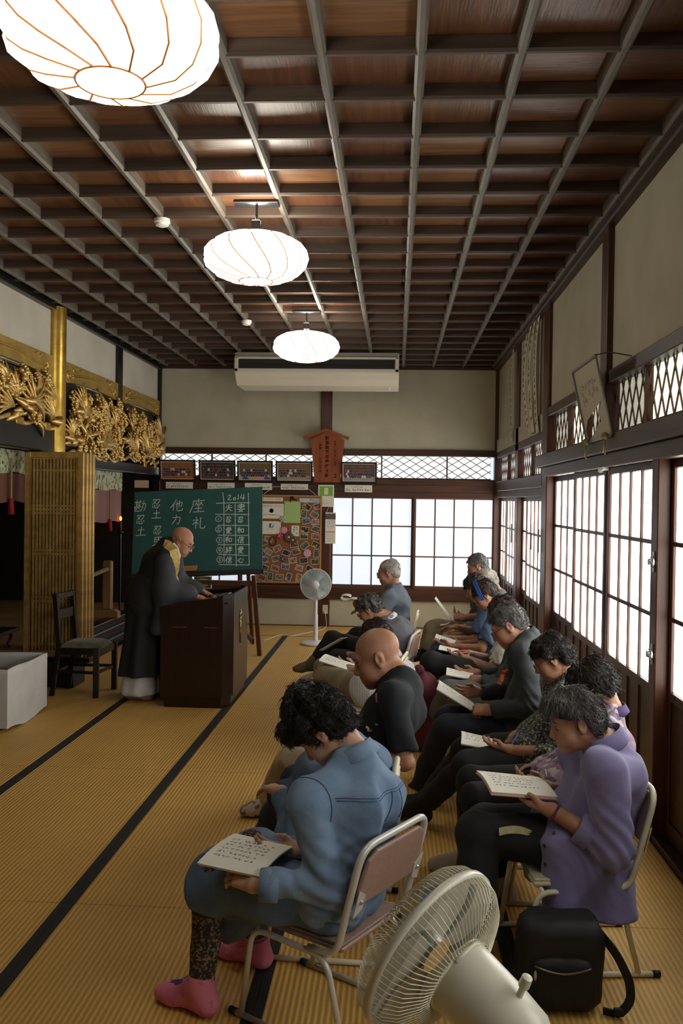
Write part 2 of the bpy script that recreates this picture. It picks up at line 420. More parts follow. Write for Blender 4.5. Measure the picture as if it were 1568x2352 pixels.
for y in ey: obj('cross_batten', batten_prof((XL, y), XR - XL, 0.04, 0.068, ZC + 0.004, 0), M_batten2, ceil_root)
# perimeter trims under the ceiling
struct('trim_1', MB().box(XL, YB - 0.05, ZC - 0.03, XR, YB + 0.02, ZC + 0.1, 0.005), M_woodx)
struct('trim_2', MB().box(XR - 0.07, YF, ZC - 0.04, XR + 0.05, YB, ZC + 0.1, 0.01), M_wood)
struct('trim_3', MB().box(XL - 0.05, YF, ZC - 0.05, XL + 0.05, YB, ZC + 0.1, 0.01), M_black)
# ---- back wall
W = 0.12
wb = MB()
wb.box(XL - 0.2, YB, 2.40, XR + 0.2, YB + W, ZC + 0.1).box(XL - 0.2, YB, -0.03, XR + 0.2, YB + W, 0.40)
struct('wall_back', wb, M_plaster)
struct('trim_4', MB().box(-1.057, YB - 0.035, 0.0, -0.90, YB + W + 0.02, ZC, 0.006), M_woodz)          # centre post
struct('trim_5', MB().box(XL, YB - 0.03, 2.405, XR, YB + W, 2.49, 0.006), M_woodx)                    # beam over the transom
struct('trim_6', MB().box(XL, YB - 0.045, 2.00, XR, YB + W, 2.085, 0.006).box(XL, YB - 0.03, 1.90, XR, YB + W, 2.0, 0.004).box(XL, YB - 0.02, 1.822, XR, YB + W, 1.9, 0.004), M_woodx)
struct('trim_7', MB().box(XL, YB - 0.05, 0.385, XR, YB + W, 0.555, 0.006), M_woodx)                    # sill
struct('trim_8', MB().box(XL, YB - 0.02, 0.0, XR, YB, 0.012), M_woodx)
struct('trim_9', MB().box(XR - 0.045, YB - 0.06, 0.0, XR + 0.1, YB + 0.1, ZC, 0.006), M_woodz)          # corner post right
struct('trim_10', MB().box(XL - 0.06, YB - 0.06, 0.0, XL + 0.05, YB + 0.1, ZC, 0.005), M_black)        # corner post left
n_win = [0]
def shoji_back(x0, x1, z0, z1, yo, cols=4):
    """sliding window leaf: 4 x 3 frosted panes, each pane its own piece"""
    n_win[0] += 1; fr = 0.038
    f = MB()
    w = struct('window_%d' % n_win[0], MB().box(x0, YB + yo, z0, x1, YB + yo + 0.006, z0 + 0.02), M_shojib, origin=((x0 + x1) / 2, YB + yo, z0))
    for a, c in (((x0, z0), (x0 + fr, z1)), ((x1 - fr, z0), (x1, z1))): obj('stile', MB().box(a[0], YB + yo - 0.016, a[1], c[0], YB + yo + 0.016, c[1], 0.003), M_shoji, w)
    for a, c in (((x0 + fr, z0), (x1 - fr, z0 + fr)), ((x0 + fr, z1 - 0.022), (x1 - fr, z1))): obj('rail', MB().box(a[0], YB + yo - 0.015, a[1], c[0], YB + yo + 0.015, c[1], 0.003), M_shojib, w)
    ix0, ix1, iz0, iz1 = x0 + fr, x1 - fr, z0 + fr, z1 - 0.022; bw = 0.019
    zr = [iz0, iz0 + (iz1 - iz0) * 0.338, iz0 + (iz1 - iz0) * 0.682, iz1]
    for k in (1, 2): obj('muntin', MB().box(ix0, YB + yo - 0.011, zr[k] - bw / 2, ix1, YB + yo + 0.011, zr[k] + bw / 2), M_shojib, w)
    for k in range(1, cols):
        x = ix0 + (ix1 - ix0) * k / cols; obj('muntin', MB().box(x - bw / 2, YB + yo - 0.012, iz0, x + bw / 2, YB + yo + 0.012, iz1), M_shoji, w)
    for c in range(cols):
        for r in range(3):
            xa = ix0 + (ix1 - ix0) * c / cols; xb = ix0 + (ix1 - ix0) * (c + 1) / cols
            obj('pane', MB().box(xa + 0.004, YB + yo - 0.002, zr[r] + 0.004, xb - 0.004, YB + yo + 0.002, zr[r + 1] - 0.004), M_paneb, w)
shoji_back(-0.91, 0.262, 0.553, 1.826, 0.055)
shoji_back(0.252, XR - 0.02, 0.553, 1.826, 0.012)
shoji_back(-3.30, -2.17, 0.553, 1.826, 0.012)
shoji_back(-2.19, -1.057, 0.553, 1.826, 0.055)
def lattice(w, o, ux, L, H, px, slope, t, m, off=0.0):
    """diamond lattice of thin bars filling L x H"""
    mb = MB(); ux = np.array(ux, float); o = np.array(o, float); uz = np.array((0, 0, 1.0)); un = np.cross(ux, uz)
    n0 = int(-H / slope / px) - 1; n1 = int(L / px) + 1 + int(H / slope / px)
    for s in (1, -1):
        for k in range(n0, n1 + 1):
            a = k * px + off; p = [(a, 0), (a + s * H / slope, H)]
            (x0, z0), (x1, z1) = p
            def clip(x0, z0, x1, z1):
                if x0 > x1: x0, z0, x1, z1 = x1, z1, x0, z0
                if x1 <= 0 or x0 >= L: return None
                if x0 < 0: z0 += (z1 - z0) * (0 - x0) / (x1 - x0); x0 = 0
                if x1 > L: z1 = z0 + (z1 - z0) * (L - x0) / (x1 - x0); x1 = L
                return x0, z0, x1, z1
            c = clip(x0, z0, x1, z1)
            if not c or abs(c[2] - c[0]) < 0.01: continue
            mb.bar(o + ux * c[0] + uz * c[1] + un * 0.004 * s, o + ux * c[2] + uz * c[3] + un * 0.004 * s, 0.008, t, up=uz)
    obj('lattice', mb, m, w, kind='stuff')
def transom_back(x0, x1, muls):
    n_win[0] += 1; z0, z1 = 2.085, 2.405
    w = struct('window_%d' % n_win[0], MB().box(x0, YB + 0.03, z0, x1, YB + 0.06, z0 + 0.012), M_shojib, origin=((x0 + x1) / 2, YB + 0.03, z0))
    xsx = [x0] + muls + [x1]
    for x in muls: obj('mullion', MB().box(x - 0.009, YB + 0.005, z0, x + 0.009, YB + 0.04, z1), M_shoji, w)
    for a, c in zip(xsx[:-1], xsx[1:]): obj('pane', MB().box(a + 0.005, YB + 0.045, z0 + 0.012, c - 0.005, YB + 0.05, z1), M_panet, w)
    lattice(w, (x0, YB + 0.022, z0), (1, 0, 0), x1 - x0, z1 - z0, 0.168, 0.62, 0.0085, M_wood)
transom_back(XL + 0.05, -1.057, [-2.6, -1.83]); transom_back(-0.90, XR - 0.09, [-0.2, 0.71])
# ---- right wall: upper plaster, posts, beams, transoms, sliding doors
wr = MB().box(XR, YF, 2.62, XR + W, YB, ZC + 0.1)
struct('wall_right', wr, M_plaster)
struct('trim_11', MB().box(XR - 0.035, 8.20, 0.0, XR + 0.16, 8.48, ZC, 0.008), M_woodz)                 # big post
struct('trim_12', MB().box(XR - 0.02, 10.22, 0.0, XR + 0.12, 10.46, ZC, 0.006), M_woodz)
struct('trim_13', MB().box(XR - 0.045, 5.92, 2.2, XR + 0.12, 6.08, ZC, 0.006), M_woodz)
struct('trim_14', MB().box(XR - 0.085, YF, 2.108, XR + 0.12, 8.56, 2.222, 0.008), M_wood)               # beam over the near doors
struct('trim_15', MB().box(XR - 0.05, YF, 2.018, XR + 0.12, 8.25, 2.108, 0.006), M_wood)
struct('trim_16', MB().box(XR - 0.035, 8.44, 1.925, XR + 0.12, YB, 2.055, 0.008), M_wood)
struct('trim_17', MB().box(XR - 0.025, 8.44, 1.84, XR + 0.12, YB, 1.925, 0.005), M_wood)
struct('trim_18', MB().box(XR - 0.03, YF, 2.565, XR + 0.12, 8.3, 2.65, 0.006), M_wood)
struct('trim_19', MB().box(XR - 0.02, 8.4, 2.375, XR + 0.12, YB, 2.46, 0.006), M_wood)
struct('trim_20', MB().box(XR - 0.02, 8.4, 2.46, XR + W, YB, 2.63), M_plaster)
struct('trim_21', MB().box(XR - 0.03, YF, -0.01, XR + 0.12, YB, 0.035, 0.005), M_wood)                  # door sill
def transom_right(y0, y1, z0, z1, muls, px, slope, m, t=0.012):
    n_win[0] += 1
    w = struct('window_%d' % n_win[0], MB().box(XR + 0.02, y0, z0, XR + 0.05, y1, z0 + 0.012), M_wood, origin=(XR, (y0 + y1) / 2, z0))
    ysx = [y0] + muls + [y1]
    for y in muls: obj('mullion', MB().box(XR + 0.0, y - 0.011, z0, XR + 0.045, y + 0.011, z1), M_woodz, w)
    for a, c in zip(ysx[:-1], ysx[1:]): obj('pane', MB().box(XR + 0.05, a + 0.004, z0, XR + 0.055, c - 0.004, z1), m, w)
    lattice(w, (XR + 0.03, y0, z0), (0, 1, 0), y1 - y0, z1 - z0, px, slope, t, M_shojib)
transom_right(6.08, 8.2, 2.222, 2.565, [7.40, 6.7], 0.15, 1.75, M_panet2, 0.007)
struct('trim_34', MB().box(XR, YF, -0.03, XR + W, -1.0, 2.62), M_plaster)
transom_right(-1.0, 2.3, 2.222, 2.565, [1.2, 0.1], 0.15, 1.75, M_panet2)
transom_right(2.3, 5.92, 2.222, 2.565, [5.15, 4.2, 3.3], 0.15, 1.75, M_panet2, 0.008)
transom_right(8.48, 10.22, 2.055, 2.375, [9.35], 0.14, 1.9, M_panet, 0.006); transom_right(10.46, YB - 0.09, 2.055, 2.375, [11.3], 0.14, 1.9, M_panet, 0.006)
n_door = [0]
def sliding_door(y0, y1, zt, xo, zp=0.80, cols=4):
    """wooden sliding door leaf: 4 x 3 frosted panes over a boarded lower part"""
    n_door[0] += 1; st = 0.05; z0 = 0.035; x = XR + xo
    d = struct('door_%d' % n_door[0], MB().box(x - 0.004, y0 + st, z0 + 0.05, x + 0.008, y1 - st, zp - 0.045), M_wood, origin=(x, (y0 + y1) / 2, z0))
    for a in (y0, y1 - st): obj('stile', MB().box(x - 0.017, a, z0, x + 0.017, a + st, zt, 0.003), M_woodz, d)
    for a, c in ((z0, z0 + 0.09), (zp - 0.048, zp), (zt - 0.045, zt)): obj('rail', MB().box(x - 0.016, y0 + st, a, x + 0.016, y1 - st, c, 0.003), M_wood, d)
    iy0, iy1, iz1 = y0 + st, y1 - st, zt - 0.045; bw = 0.024
    zr = [zp, zp + (iz1 - zp) * 0.323, zp + (iz1 - zp) * 0.66, iz1]
    for k in (1, 2): obj('muntin', MB().box(x - 0.013, iy0, zr[k] - bw / 2, x + 0.013, iy1, zr[k] + bw / 2), M_shojix, d)
    for k in range(1, cols):
        y = iy0 + (iy1 - iy0) * k / cols; h = 0.016 + 0.01
        obj('muntin', MB().box(x - 0.0145, y - h / 2, zp, x + 0.0145, y + h / 2, iz1), M_shoji, d)
        obj('batten', MB().box(x - 0.014, y - 0.009, z0 + 0.09, x + 0.0, y + 0.009, zp - 0.048), M_shoji, d)
    for c in range(cols):
        for r in range(3):
            a = iy0 + (iy1 - iy0) * c / cols; e = iy0 + (iy1 - iy0) * (c + 1) / cols
            obj('pane', MB().box(x - 0.002, a + 0.004, zr[r] + 0.004, x + 0.002, e - 0.004, zr[r + 1] - 0.004), M_pane, d)
    return d
sliding_door(6.99, 8.2, 2.018, 0.055)
sliding_door(6.02, 7.08, 2.018, 0.01)
sliding_door(4.87, 5.96, 2.018, 0.01)
d4 = sliding_door(3.72, 4.755, 2.018, 0.055)
sliding_door(2.6, 3.7, 2.018, 0.01, 1.3)  # unseen near leaf; glass set high to light the backs and spare the floor
sliding_door(1.2, 2.3, 2.018, 0.01, 1.3); sliding_door(0.1, 1.2, 2.018, 0.055, 1.3); struct('trim_35', MB().box(XR + 0.01, -1.0, -0.03, XR + W, 0.1, 2.2), M_wood)  # unseen leaves too, their raised glass shaped for the foreground light
sliding_door(9.55, 10.22, 1.84, 0.055, cols=2); sliding_door(8.55, 9.62, 1.84, 0.01)
sliding_door(11.25, 12.33, 1.84, 0.055); sliding_door(10.47, 11.3, 1.84, 0.01, cols=3)
struct('trim_22', MB().box(XR - 0.03, 4.755, 0.0, XR + 0.08, 4.87, 2.03, 0.006), M_woodz)               # meeting post with the locks
struct('trim_23', MB().box(XR + 0.0, 2.28, 0.0, XR + 0.1, 2.6, 2.03, 0.006), M_woodz)
# crescent locks
M_steel = mat('zinc', (190, 195, 200), 0.3, 0.8)
for k, z in enumerate((1.475, 0.985)):
    t = thing('window_lock', ('upper' if k == 0 else 'lower') + ' grey metal crescent lock on the post between two sliding doors', 'lock', (XR - 0.03, 4.80, z), 0, None)
    obj('plate', MB().box(XR - 0.036, 4.785, z - 0.055, XR - 0.03, 4.815, z + 0.055, 0.002), M_steel, t)
    obj('crescent', MB().lathe([(0.004, -0.004), (0.032, -0.004), (0.034, 0.004), (0.02, 0.008), (0.018, 0.02), (0.004, 0.022)], 20, (XR - 0.04, 4.80, z), (-1, 0, 0)), M_steel, t, angle=40)
    obj('lever', MB().tube([(XR - 0.05, 4.80, z), (XR - 0.055, 4.76, z - 0.005), (XR - 0.05, 4.74, z - 0.006)], [0.007, 0.006, 0.009], 8), M_steel, t, smooth=True)
# ---- front wall (behind the viewer) and sanctuary shell
struct('wall_front', MB().box(-7.0, YF - 0.12, -0.03, XR + 0.2, YF, ZC + 0.1), M_plaster)
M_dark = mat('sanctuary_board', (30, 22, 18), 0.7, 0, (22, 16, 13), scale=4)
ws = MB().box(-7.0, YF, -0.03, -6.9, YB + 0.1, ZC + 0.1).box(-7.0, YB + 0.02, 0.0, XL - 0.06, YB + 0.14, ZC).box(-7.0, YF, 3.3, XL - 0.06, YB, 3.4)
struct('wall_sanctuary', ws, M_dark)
struct('floor_sanctuary', MB().box(-6.9, YF, -0.03, XL - 0.1, YB, 0.27), mat('sanctuary_mats', (150, 112, 62), 0.7, 0, (126, 92, 48), scale=3))
struct('trim_24', MB().box(XL - 0.12, YF, -0.03, XL + 0.06, YB, 0.10, 0.006), M_black)
struct('trim_25', MB().box(XL - 0.14, YF, 0.10, XL + 0.0, YB, 0.2, 0.006).box(XL - 0.2, YF, 0.2, XL - 0.05, YB, 0.28, 0.006), M_black)
struct('wall_left', MB().box(XL - 0.06, YF, 2.95, XL, YB, ZC + 0.1), M_plaster_grey)
for n, y in ((26, 10.57),):
    struct('trim_%d' % n, MB().box(XL - 0.09, y - 0.09, 2.18, XL + 0.035, y + 0.09, ZC, 0.006), M_black)
def cyl_post(name, x, y, r, z0, z1, m):
    return struct(name, MB().lathe([(r, z0), (r, z1)], 40, (x, y, 0)), m, angle=40)
cyl_post('trim_27', XL - 0.02, 8.59, 0.125, 0.27, ZC, M_gold)
cyl_post('trim_28', XL - 0.02, 5.0, 0.125, 0.27, ZC, M_gold)
struct('trim_29', MB().box(XL - 0.10, YF, 2.20, XL + 0.045, 8.72, 2.43, 0.01), M_black)
struct('trim_30', MB().box(XL - 0.10, 8.72, 2.085, XL + 0.04, YB, 2.205, 0.008).box(XL - 0.08, 8.72, 2.25, XL + 0.02, YB, 2.29, 0.004), M_black)
struct('trim_31', MB().box(XL - 0.06, 8.72, 2.9, XL - 0.02, YB, 2.96, 0.004), M_black)
# ================================================================ left side: gilded beams and carvings
def scroll(c, r, turns, n, yz, flip=1, ph=0.0):
    """spiral in the y-z plane at x of c"""
    pts = []
    for k in range(n + 1):
        t = k / n; a = ph + flip * t * turns * 2 * PI; q = r * (1 - 0.85 * t); pts.append((c[0], c[1] + q * math.cos(a), c[2] + q * math.sin(a)))
    return pts
def gilded_beam(y0, y1, lab):
    """slightly arched beam with a carved groove and scrolls"""
    t = thing('gilded_beam', lab, 'beam', (XL, (y0 + y1) / 2, 2.93), 0, 'gilded beams over the altar opening')
    L = y1 - y0; P = [(0, 0.21), (L, 0.21), (L, 0.02), (L * 0.93, 0.0)]
    for k in range(9):
        u = k / 8; P.append((L * (0.88 - 0.76 * u), 0.015 + 0.02 * math.sin(PI * u)))
    P += [(L * 0.07, 0.0), (0, 0.02)]
    obj('beam_body', MB().prism(P, 0.09, ((XL - 0.055, y0, 2.925), (0, 1, 0), (0, 0, 1), (1, 0, 0))), M_goldsat, t)
    g = [(XL + 0.036, y0 + L * (0.14 + 0.72 * k / 20), 2.925 + 0.07 + 0.055 * math.sin(PI * k / 20)) for k in range(21)]
    obj('moulding', MB().tube(g, 0.009, 6), M_gold, t, smooth=True)
    obj('moulding', MB().tube([(p[0], p[1], p[2] + 0.022) for p in g], 0.006, 6), M_gold, t, smooth=True)
    for s in (0, 1):
        cy = y0 + L * (0.09 if s == 0 else 0.91); f = 1 if s == 0 else -1
        obj('scroll', MB().tube(scroll((XL + 0.036, cy, 3.0), 0.05, 1.3, 18, None, f, PI / 2), 0.009, 6), M_gold, t, smooth=True)
        obj('scroll', MB().tube(scroll((XL + 0.036, cy + f * 0.14, 3.08), 0.032, 1.1, 14, None, -f, 0), 0.007, 6), M_gold, t, smooth=True)
        obj('scroll', MB().tube([(XL + 0.036, cy + f * (0.18 + 0.03 * k), 3.1 + 0.012 * math.sin(k * 1.3)) for k in range(8)], [0.008 - 0.0008 * k for k in range(8)], 6), M_gold, t, smooth=True)
gilded_beam(6.4, 8.47, 'gilded arched beam left of the round gold pillar')
gilded_beam(8.71, 10.48, 'gilded arched beam between gold pillar and thin black post')
gilded_beam(10.66, 12.36, 'gilded arched beam nearest the back wall corner')
M_goldc = mat('carved_gold', (240, 208, 134), 0.32, 0.62, (200, 162, 92), scale=22, bump=0.2, bscale=90, contrast=(0.3, 0.65))
def leaf_mesh(L, w, bend, curl, seed):
    r = random.Random(seed); mb = MB(); n = 7; v = []; f = []
    for i in range(n + 1):
        t = i / n; ww = w * math.sin(PI * min(0.98, 0.06 + 0.92 * t)) ** 0.8; y = L * t; z = bend * math.sin(PI * t) ; x = curl * t * t
        v += [(x - ww, y, z - 0.35 * ww), (x, y, z + 0.25 * w), (x + ww, y, z - 0.35 * ww), (x, y, z - 0.012)]
    for i in range(n):
        for k in range(4): f.append((i * 4 + k, i * 4 + (k + 1) % 4, (i + 1) * 4 + (k + 1) % 4, (i + 1) * 4 + k))
    f.append((3, 2, 1, 0)); f.append(tuple(n * 4 + k for k in range(4))); mb.add(v, f); return mesh_of('leaf', mb, M_goldc, True)
def flower_mesh(R, seed):
    mb = MB()
    for ring, (nn, rr, zz, pr) in enumerate(((9, 0.75, 0.0, 0.34), (7, 0.42, 0.025, 0.28))):
        for k in range(nn):
            a = 2 * PI * k / nn + ring * 0.3; c = (R * rr * math.cos(a), R * rr * math.sin(a), zz)
            Rm = np.array([[math.cos(a), -math.sin(a), 0], [math.sin(a), math.cos(a), 0], [0, 0, 1]]); mb.ball(c, (R * pr * 1.15, R * pr * 0.75, R * 0.2), 6, 5, Rm)
    mb.ball((0, 0, 0.03), R * 0.24, 8, 6); return mesh_of('flower', mb, M_goldc, True)
def bloom_mesh(R, seed):
    r = random.Random(seed); mb = MB()
    for k in range(16): 
        a = r.uniform(0, 6.28); q = R * math.sqrt(r.random()); mb.ball((q * math.cos(a), q * math.sin(a), 0.035 * (1 - q / R) + r.uniform(0, 0.01)), R * r.uniform(0.2, 0.3), 6, 5)
    return mesh_of('blossom', mb, M_goldc, True)
def wing_mesh(L, n, seed):
    r = random.Random(seed); mb = MB()
    for k in range(n):
        a = -0.5 + 1.0 * k / (n - 1); pts = [(math.sin(a * (0.3 + 0.7 * t)) * L * t, math.cos(a * t) * L * t, 0.02 * math.sin(PI * t) + 0.006 * k) for t in np.linspace(0.05, 1, 6)]
        mb.tube(pts, [0.007, 0.012, 0.014, 0.013, 0.01, 0.003], 6)
    return mesh_of('feather', mb, M_goldc, True)
LEAVES = [leaf_mesh(L, w, bd, cu, i) for i, (L, w, bd, cu) in enumerate([(0.26, 0.035, 0.05, 0.06), (0.2, 0.045, 0.03, -0.05), (0.32, 0.03, 0.06, 0.1), (0.16, 0.03, 0.04, 0.02), (0.24, 0.05, 0.06, -0.08)])]
FLOWERS = [flower_mesh(0.062, 1), flower_mesh(0.05, 2)]; BLOOMS = [bloom_mesh(0.075, 3), bloom_mesh(0.06, 5), bloom_mesh(0.05, 8)]; WINGS = [wing_mesh(0.34, 6, 1), wing_mesh(0.26, 5, 2)]
def carving(y0, y1, z0, z1, lab, seed, arch=0.0):
    t = thing('carved_transom', lab, 'carving', (XL, (y0 + y1) / 2, z0), 0, 'gilded openwork transoms')
    rr = random.Random(seed); xw = XL + 0.02
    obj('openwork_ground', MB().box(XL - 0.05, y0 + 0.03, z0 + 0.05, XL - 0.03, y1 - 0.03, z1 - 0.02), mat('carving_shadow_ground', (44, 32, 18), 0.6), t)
    obj('lower_edge', MB().tube([(xw + 0.02, y0 + (y1 - y0) * k / 24, z0 + 0.02 + 0.025 * math.sin(k * 0.9 + seed)) for k in range(25)], 0.022, 7), M_goldc, t, smooth=True)
    def put(name, me, y, z, d, an, tilt, s):
        # local mesh: y along, z outwards -> world: z outwards = +x
        Rm = Matrix(((0, 0, 1), (1, 0, 0), (0, 1, 0))).to_4x4(); q = Matrix.Rotation(an, 4, 'X') @ Matrix.Rotation(tilt, 4, 'Z') @ Rm
        o = bpy.data.objects.new(name, me); COL.objects.link(o); o.parent = t
        lx, ly, lz = XL, (y0 + y1) / 2, z0
        o.matrix_local = Matrix.Translation((xw + d - lx, y - ly, z - lz)) @ q @ Matrix.Scale(s, 4)
    A = (y1 - y0) * (z1 - z0)
    for k in range(int(42 * A)): put('leaf', rr.choice(LEAVES), rr.uniform(y0, y1), rr.uniform(z0 + 0.05, z1 - 0.22), rr.uniform(0.0, 0.07), rr.choice((-1, 1)) * rr.uniform(0.35, 1.9), rr.uniform(-0.2, 0.2), rr.uniform(0.8, 1.2))
    for k in range(int(30 * A)): put('flower', rr.choice(FLOWERS), rr.uniform(y0 + 0.05, y1 - 0.05), rr.uniform(z0 + 0.05, z1 - 0.1), rr.uniform(0.04, 0.1), rr.uniform(0, 6), rr.uniform(-0.4, 0.4), rr.uniform(0.8, 1.2))
    for k in range(int(38 * A)): put('blossom', rr.choice(BLOOMS), rr.uniform(y0 + 0.05, y1 - 0.05), rr.uniform(z0 + 0.03, z1 - 0.06), rr.uniform(0.0, 0.09), rr.uniform(0, 6), rr.uniform(-0.4, 0.4), rr.uniform(0.8, 1.3))
    for k in range(int(9 * A) + 1): put('feather', rr.choice(WINGS), rr.uniform(y0 + 0.1, y1 - 0.1), rr.uniform(z0 + 0.05, z1 - 0.25), rr.uniform(0.03, 0.09), rr.choice((-1, 1)) * rr.uniform(0.5, 1.6), rr.uniform(-0.2, 0.2), rr.uniform(0.8, 1.2))
    for k in range(int(9 * A)):
        c = (xw + rr.uniform(0.0, 0.06), rr.uniform(y0 + 0.08, y1 - 0.08), rr.uniform(z0 + 0.08, z1 - 0.1)); obj('tendril', MB().tube(scroll(c, rr.uniform(0.05, 0.09), rr.uniform(0.7, 1.3), 14, None, rr.choice((1, -1)), rr.uniform(0, 6)), 0.011, 6), M_goldc, t, smooth=True)
carving(6.5, 8.44, 2.43, 2.95, 'gilded carving of figures and blossoms left of the gold pillar', 3)
carving(8.76, 10.56, 2.20, 2.93, 'gilded openwork carving of leaves and birds right of the gold pillar', 11)
carving(10.66, 12.28, 2.24, 2.92, 'gilded openwork carving of leaves beside the back corner', 23)
# small gilded blocks on the dark beams
for i, (y, z, w) in enumerate(((7.65, 2.455, 0.16), (8.28, 2.455, 0.12), (9.95, 2.225, 0.12), (11.6, 2.225, 0.12), (12.1, 2.225, 0.1))):
    tag(obj('beam_block', MB().box(XL + 0.03, y - w / 2, z - 0.05, XL + 0.065, y + w / 2, z + 0.02, 0.008), M_gold, origin=(XL + 0.05, y, z)), 'small gilded block under the carving, %s of five from the viewer' % ['first', 'second', 'third', 'fourth', 'last'][i], 'block', 'gilded beam blocks')
# curtains with brocade bands, cords and tassels
M_broc = mat_pattern('brocade_band', [(0, (176, 184, 150)), (0.35, (124, 142, 112)), (0.55, (190, 186, 150)), (0.74, (150, 84, 58)), (0.84, (64, 70, 66)), (0.9, (196, 190, 156))], 34, 0.8, randomness=0.25)
M_curt = mat('curtain_silk', (116, 64, 44), 0.8, 0, (92, 50, 36), scale=60, sheen=0.2)
M_curt2 = mat('curtain_silk_pale', (144, 96, 82), 0.8, 0, (122, 80, 70), scale=60, sheen=0.2)
M_red = mat('red_silk', (150, 20, 30), 0.7); M_cord = mat('cord_silk', (150, 128, 84), 0.8)
def curtain(x, y0, y1, ztop, zband, zbot, m, lab):
    t = thing('altar_curtain', lab, 'curtain', (x, (y0 + y1) / 2, zbot), 0, 'altar curtains')
    def wave(za, zb, off, nz=3):
        mb = MB(); n = 30; v = []; f = []
        for i in range(n + 1):
            y = y0 + (y1 - y0) * i / n
            for k in range(nz + 1):
                z = za + (zb - za) * k / nz; dx = 0.012 * math.sin(i * 1.25) * (1 - 0.5 * k / nz); v += [(x + off + dx, y, z + (0.01 * math.sin(i * 0.8) if k == nz else 0)), (x + off + dx - 0.006, y, z + (0.01 * math.sin(i * 0.8) if k == nz else 0))]
        w = 2 * (nz + 1)
        for i in range(n):
            for k in range(nz):
                a = i * w + 2 * k; f += [(a, a + 2, a + 2 + w, a + w), (a + 1, a + 1 + w, a + 3 + w, a + 3)]
        return mb.add(v, f)
    obj('cloth', wave(zband, zbot, 0), m, t, smooth=True); obj('brocade_band', wave(ztop, zband, 0.012, 2), M_broc, t, smooth=True)
    return t
def tassel(x, y, z, t):
    obj('cord', MB().tube([(x, y, z + 0.42), (x, y, z)], 0.011, 6), M_cord, t)
    obj('tassel', MB().lathe([(0.004, 0.05), (0.02, 0.045), (0.024, 0.02), (0.02, 0.012), (0.026, 0.0), (0.032, -0.10), (0.003, -0.10)], 12, (x, y, z)), M_red, t, smooth=True)
c1 = curtain(XL - 0.2, 6.3, 8.44, 2.2, 1.985, 1.715, M_curt, 'rust brown altar curtain with a patterned band left of the gold doors')
tassel(XL - 0.17, 8.0, 1.70, c1)
c2 = curtain(XL - 0.2, 9.0, 11.4, 2.09, 1.86, 1.46, M_curt2, 'pale brown altar curtain with a patterned band behind the chalkboard edge')
tassel(XL - 0.17, 10.85, 1.45, c2)
# stack of folded gilded lattice doors
M_door_gold = mat('gilded_lattice', (204, 170, 104), 0.42, 0.4, (158, 128, 76), scale=12, bump=0.08, bscale=90)
M_door_back = mat('gilded_backing', (116, 92, 56), 0.65, 0.15, (74, 57, 34), scale=40)
def gold_leaf_door(y, x0, x1, z0, z1, first):
    fr = 0.06
    t = thing('gilded_folding_door', 'front leaf of the gilded lattice folding door beside the gold pillar' if first else 'gilded folding door leaf behind the front one, leaf %s' % first_names.pop(0), 'door', ((x0 + x1) / 2, y, z0), 0, 'gilded folding door leaves')
    for a in (x0, x1 - fr): obj('stile', MB().box(a, y - 0.02, z0, a + fr, y + 0.02, z1, 0.005), M_door_gold, t)
    for a in (z0, z1 - fr): obj('rail', MB().box(x0 + fr, y - 0.019, a, x1 - fr, y + 0.019, a + fr, 0.005), M_door_gold, t)
    obj('backing', MB().box(x0 + fr, y + 0.004, z0 + fr, x1 - fr, y + 0.008, z1 - fr), M_door_back, t)
    if first:
        n = 13; a, e = x0 + fr + 0.012, x1 - fr - 0.012
        for k in range(n): 
            x = a + (e - a) * (k + 0.5) / n; obj('slat', MB().box(x - 0.011, y - 0.012, z0 + fr, x + 0.0085, y + 0.004, z1 - fr), M_door_gold, t)
        for z in (0.12, 0.52, 0.555, 0.96, 0.995, 1.34, 1.375, 1.41, 1.74): obj('cross_slat', MB().box(a, y - 0.009, z + 0.275 - 0.008, e, y + 0.003, z + 0.275 + 0.008), M_door_gold, t)
        obj('inner_moulding', MB().box(x0 + fr, y - 0.024, z0 + fr, x0 + fr + 0.008, y - 0.014, z1 - fr).box(x1 - fr - 0.008, y - 0.024, z0 + fr, x1 - fr, y - 0.014, z1 - fr).box(x0 + fr, y - 0.024, z1 - fr - 0.008, x1 - fr, y - 0.014, z1 - fr), M_gold, t)
first_names = ['one', 'two', 'three']
gold_leaf_door(8.08, -3.445, -2.885, 0.275, 2.186, True)
for k in range(3): gold_leaf_door(8.13 + 0.048 * k, -3.43 + 0.012 * k, -2.866 + 0.014 * k, 0.275, 2.184 - 0.004 * k, False)
# threshold carrying the doors
struct('trim_32', MB().box(-3.5, 8.03, 0.235, -2.8, 8.34, 0.274, 0.004), M_black)
struct('trim_33', MB().box(-3.5, 8.03, 0.0, -2.95, 8.34, 0.235, 0.004), M_dark)
# low rope barrier in the sanctuary
M_pale = wood('pale_wood', (170, 130, 86), (142, 104, 66), 2, 0.6)
t = thing('barrier_post', 'pale wooden barrier post on a foot board holding a thick rope', 'barrier', (-3.56, 10.84, 0.27))
obj('foot_board', MB().prism([(-0.17, 0), (0.15, 0), (0.15, 0.075), (0.1, 0.1), (-0.12, 0.1), (-0.17, 0.05)], 0.12, ((-3.56, 10.78, 0.27), (1, 0, 0), (0, 0, 1), (0, 1, 0))), M_pale, t)
obj('post', MB().box(-3.62, 10.80, 0.37, -3.50, 10.88, 0.98, 0.015), M_pale, t)
obj('rope', MB().tube([(-3.55, 10.80, 0.88), (-3.6, 10.3, 0.83), (-3.66, 9.7, 0.80), (-3.72, 9.0, 0.80)], 0.028, 8), mat('straw_rope', (176, 150, 104), 0.8, 0, (120, 96, 60), scale=30, stretch=(1, 6, 6), bump=0.5), t, smooth=True)
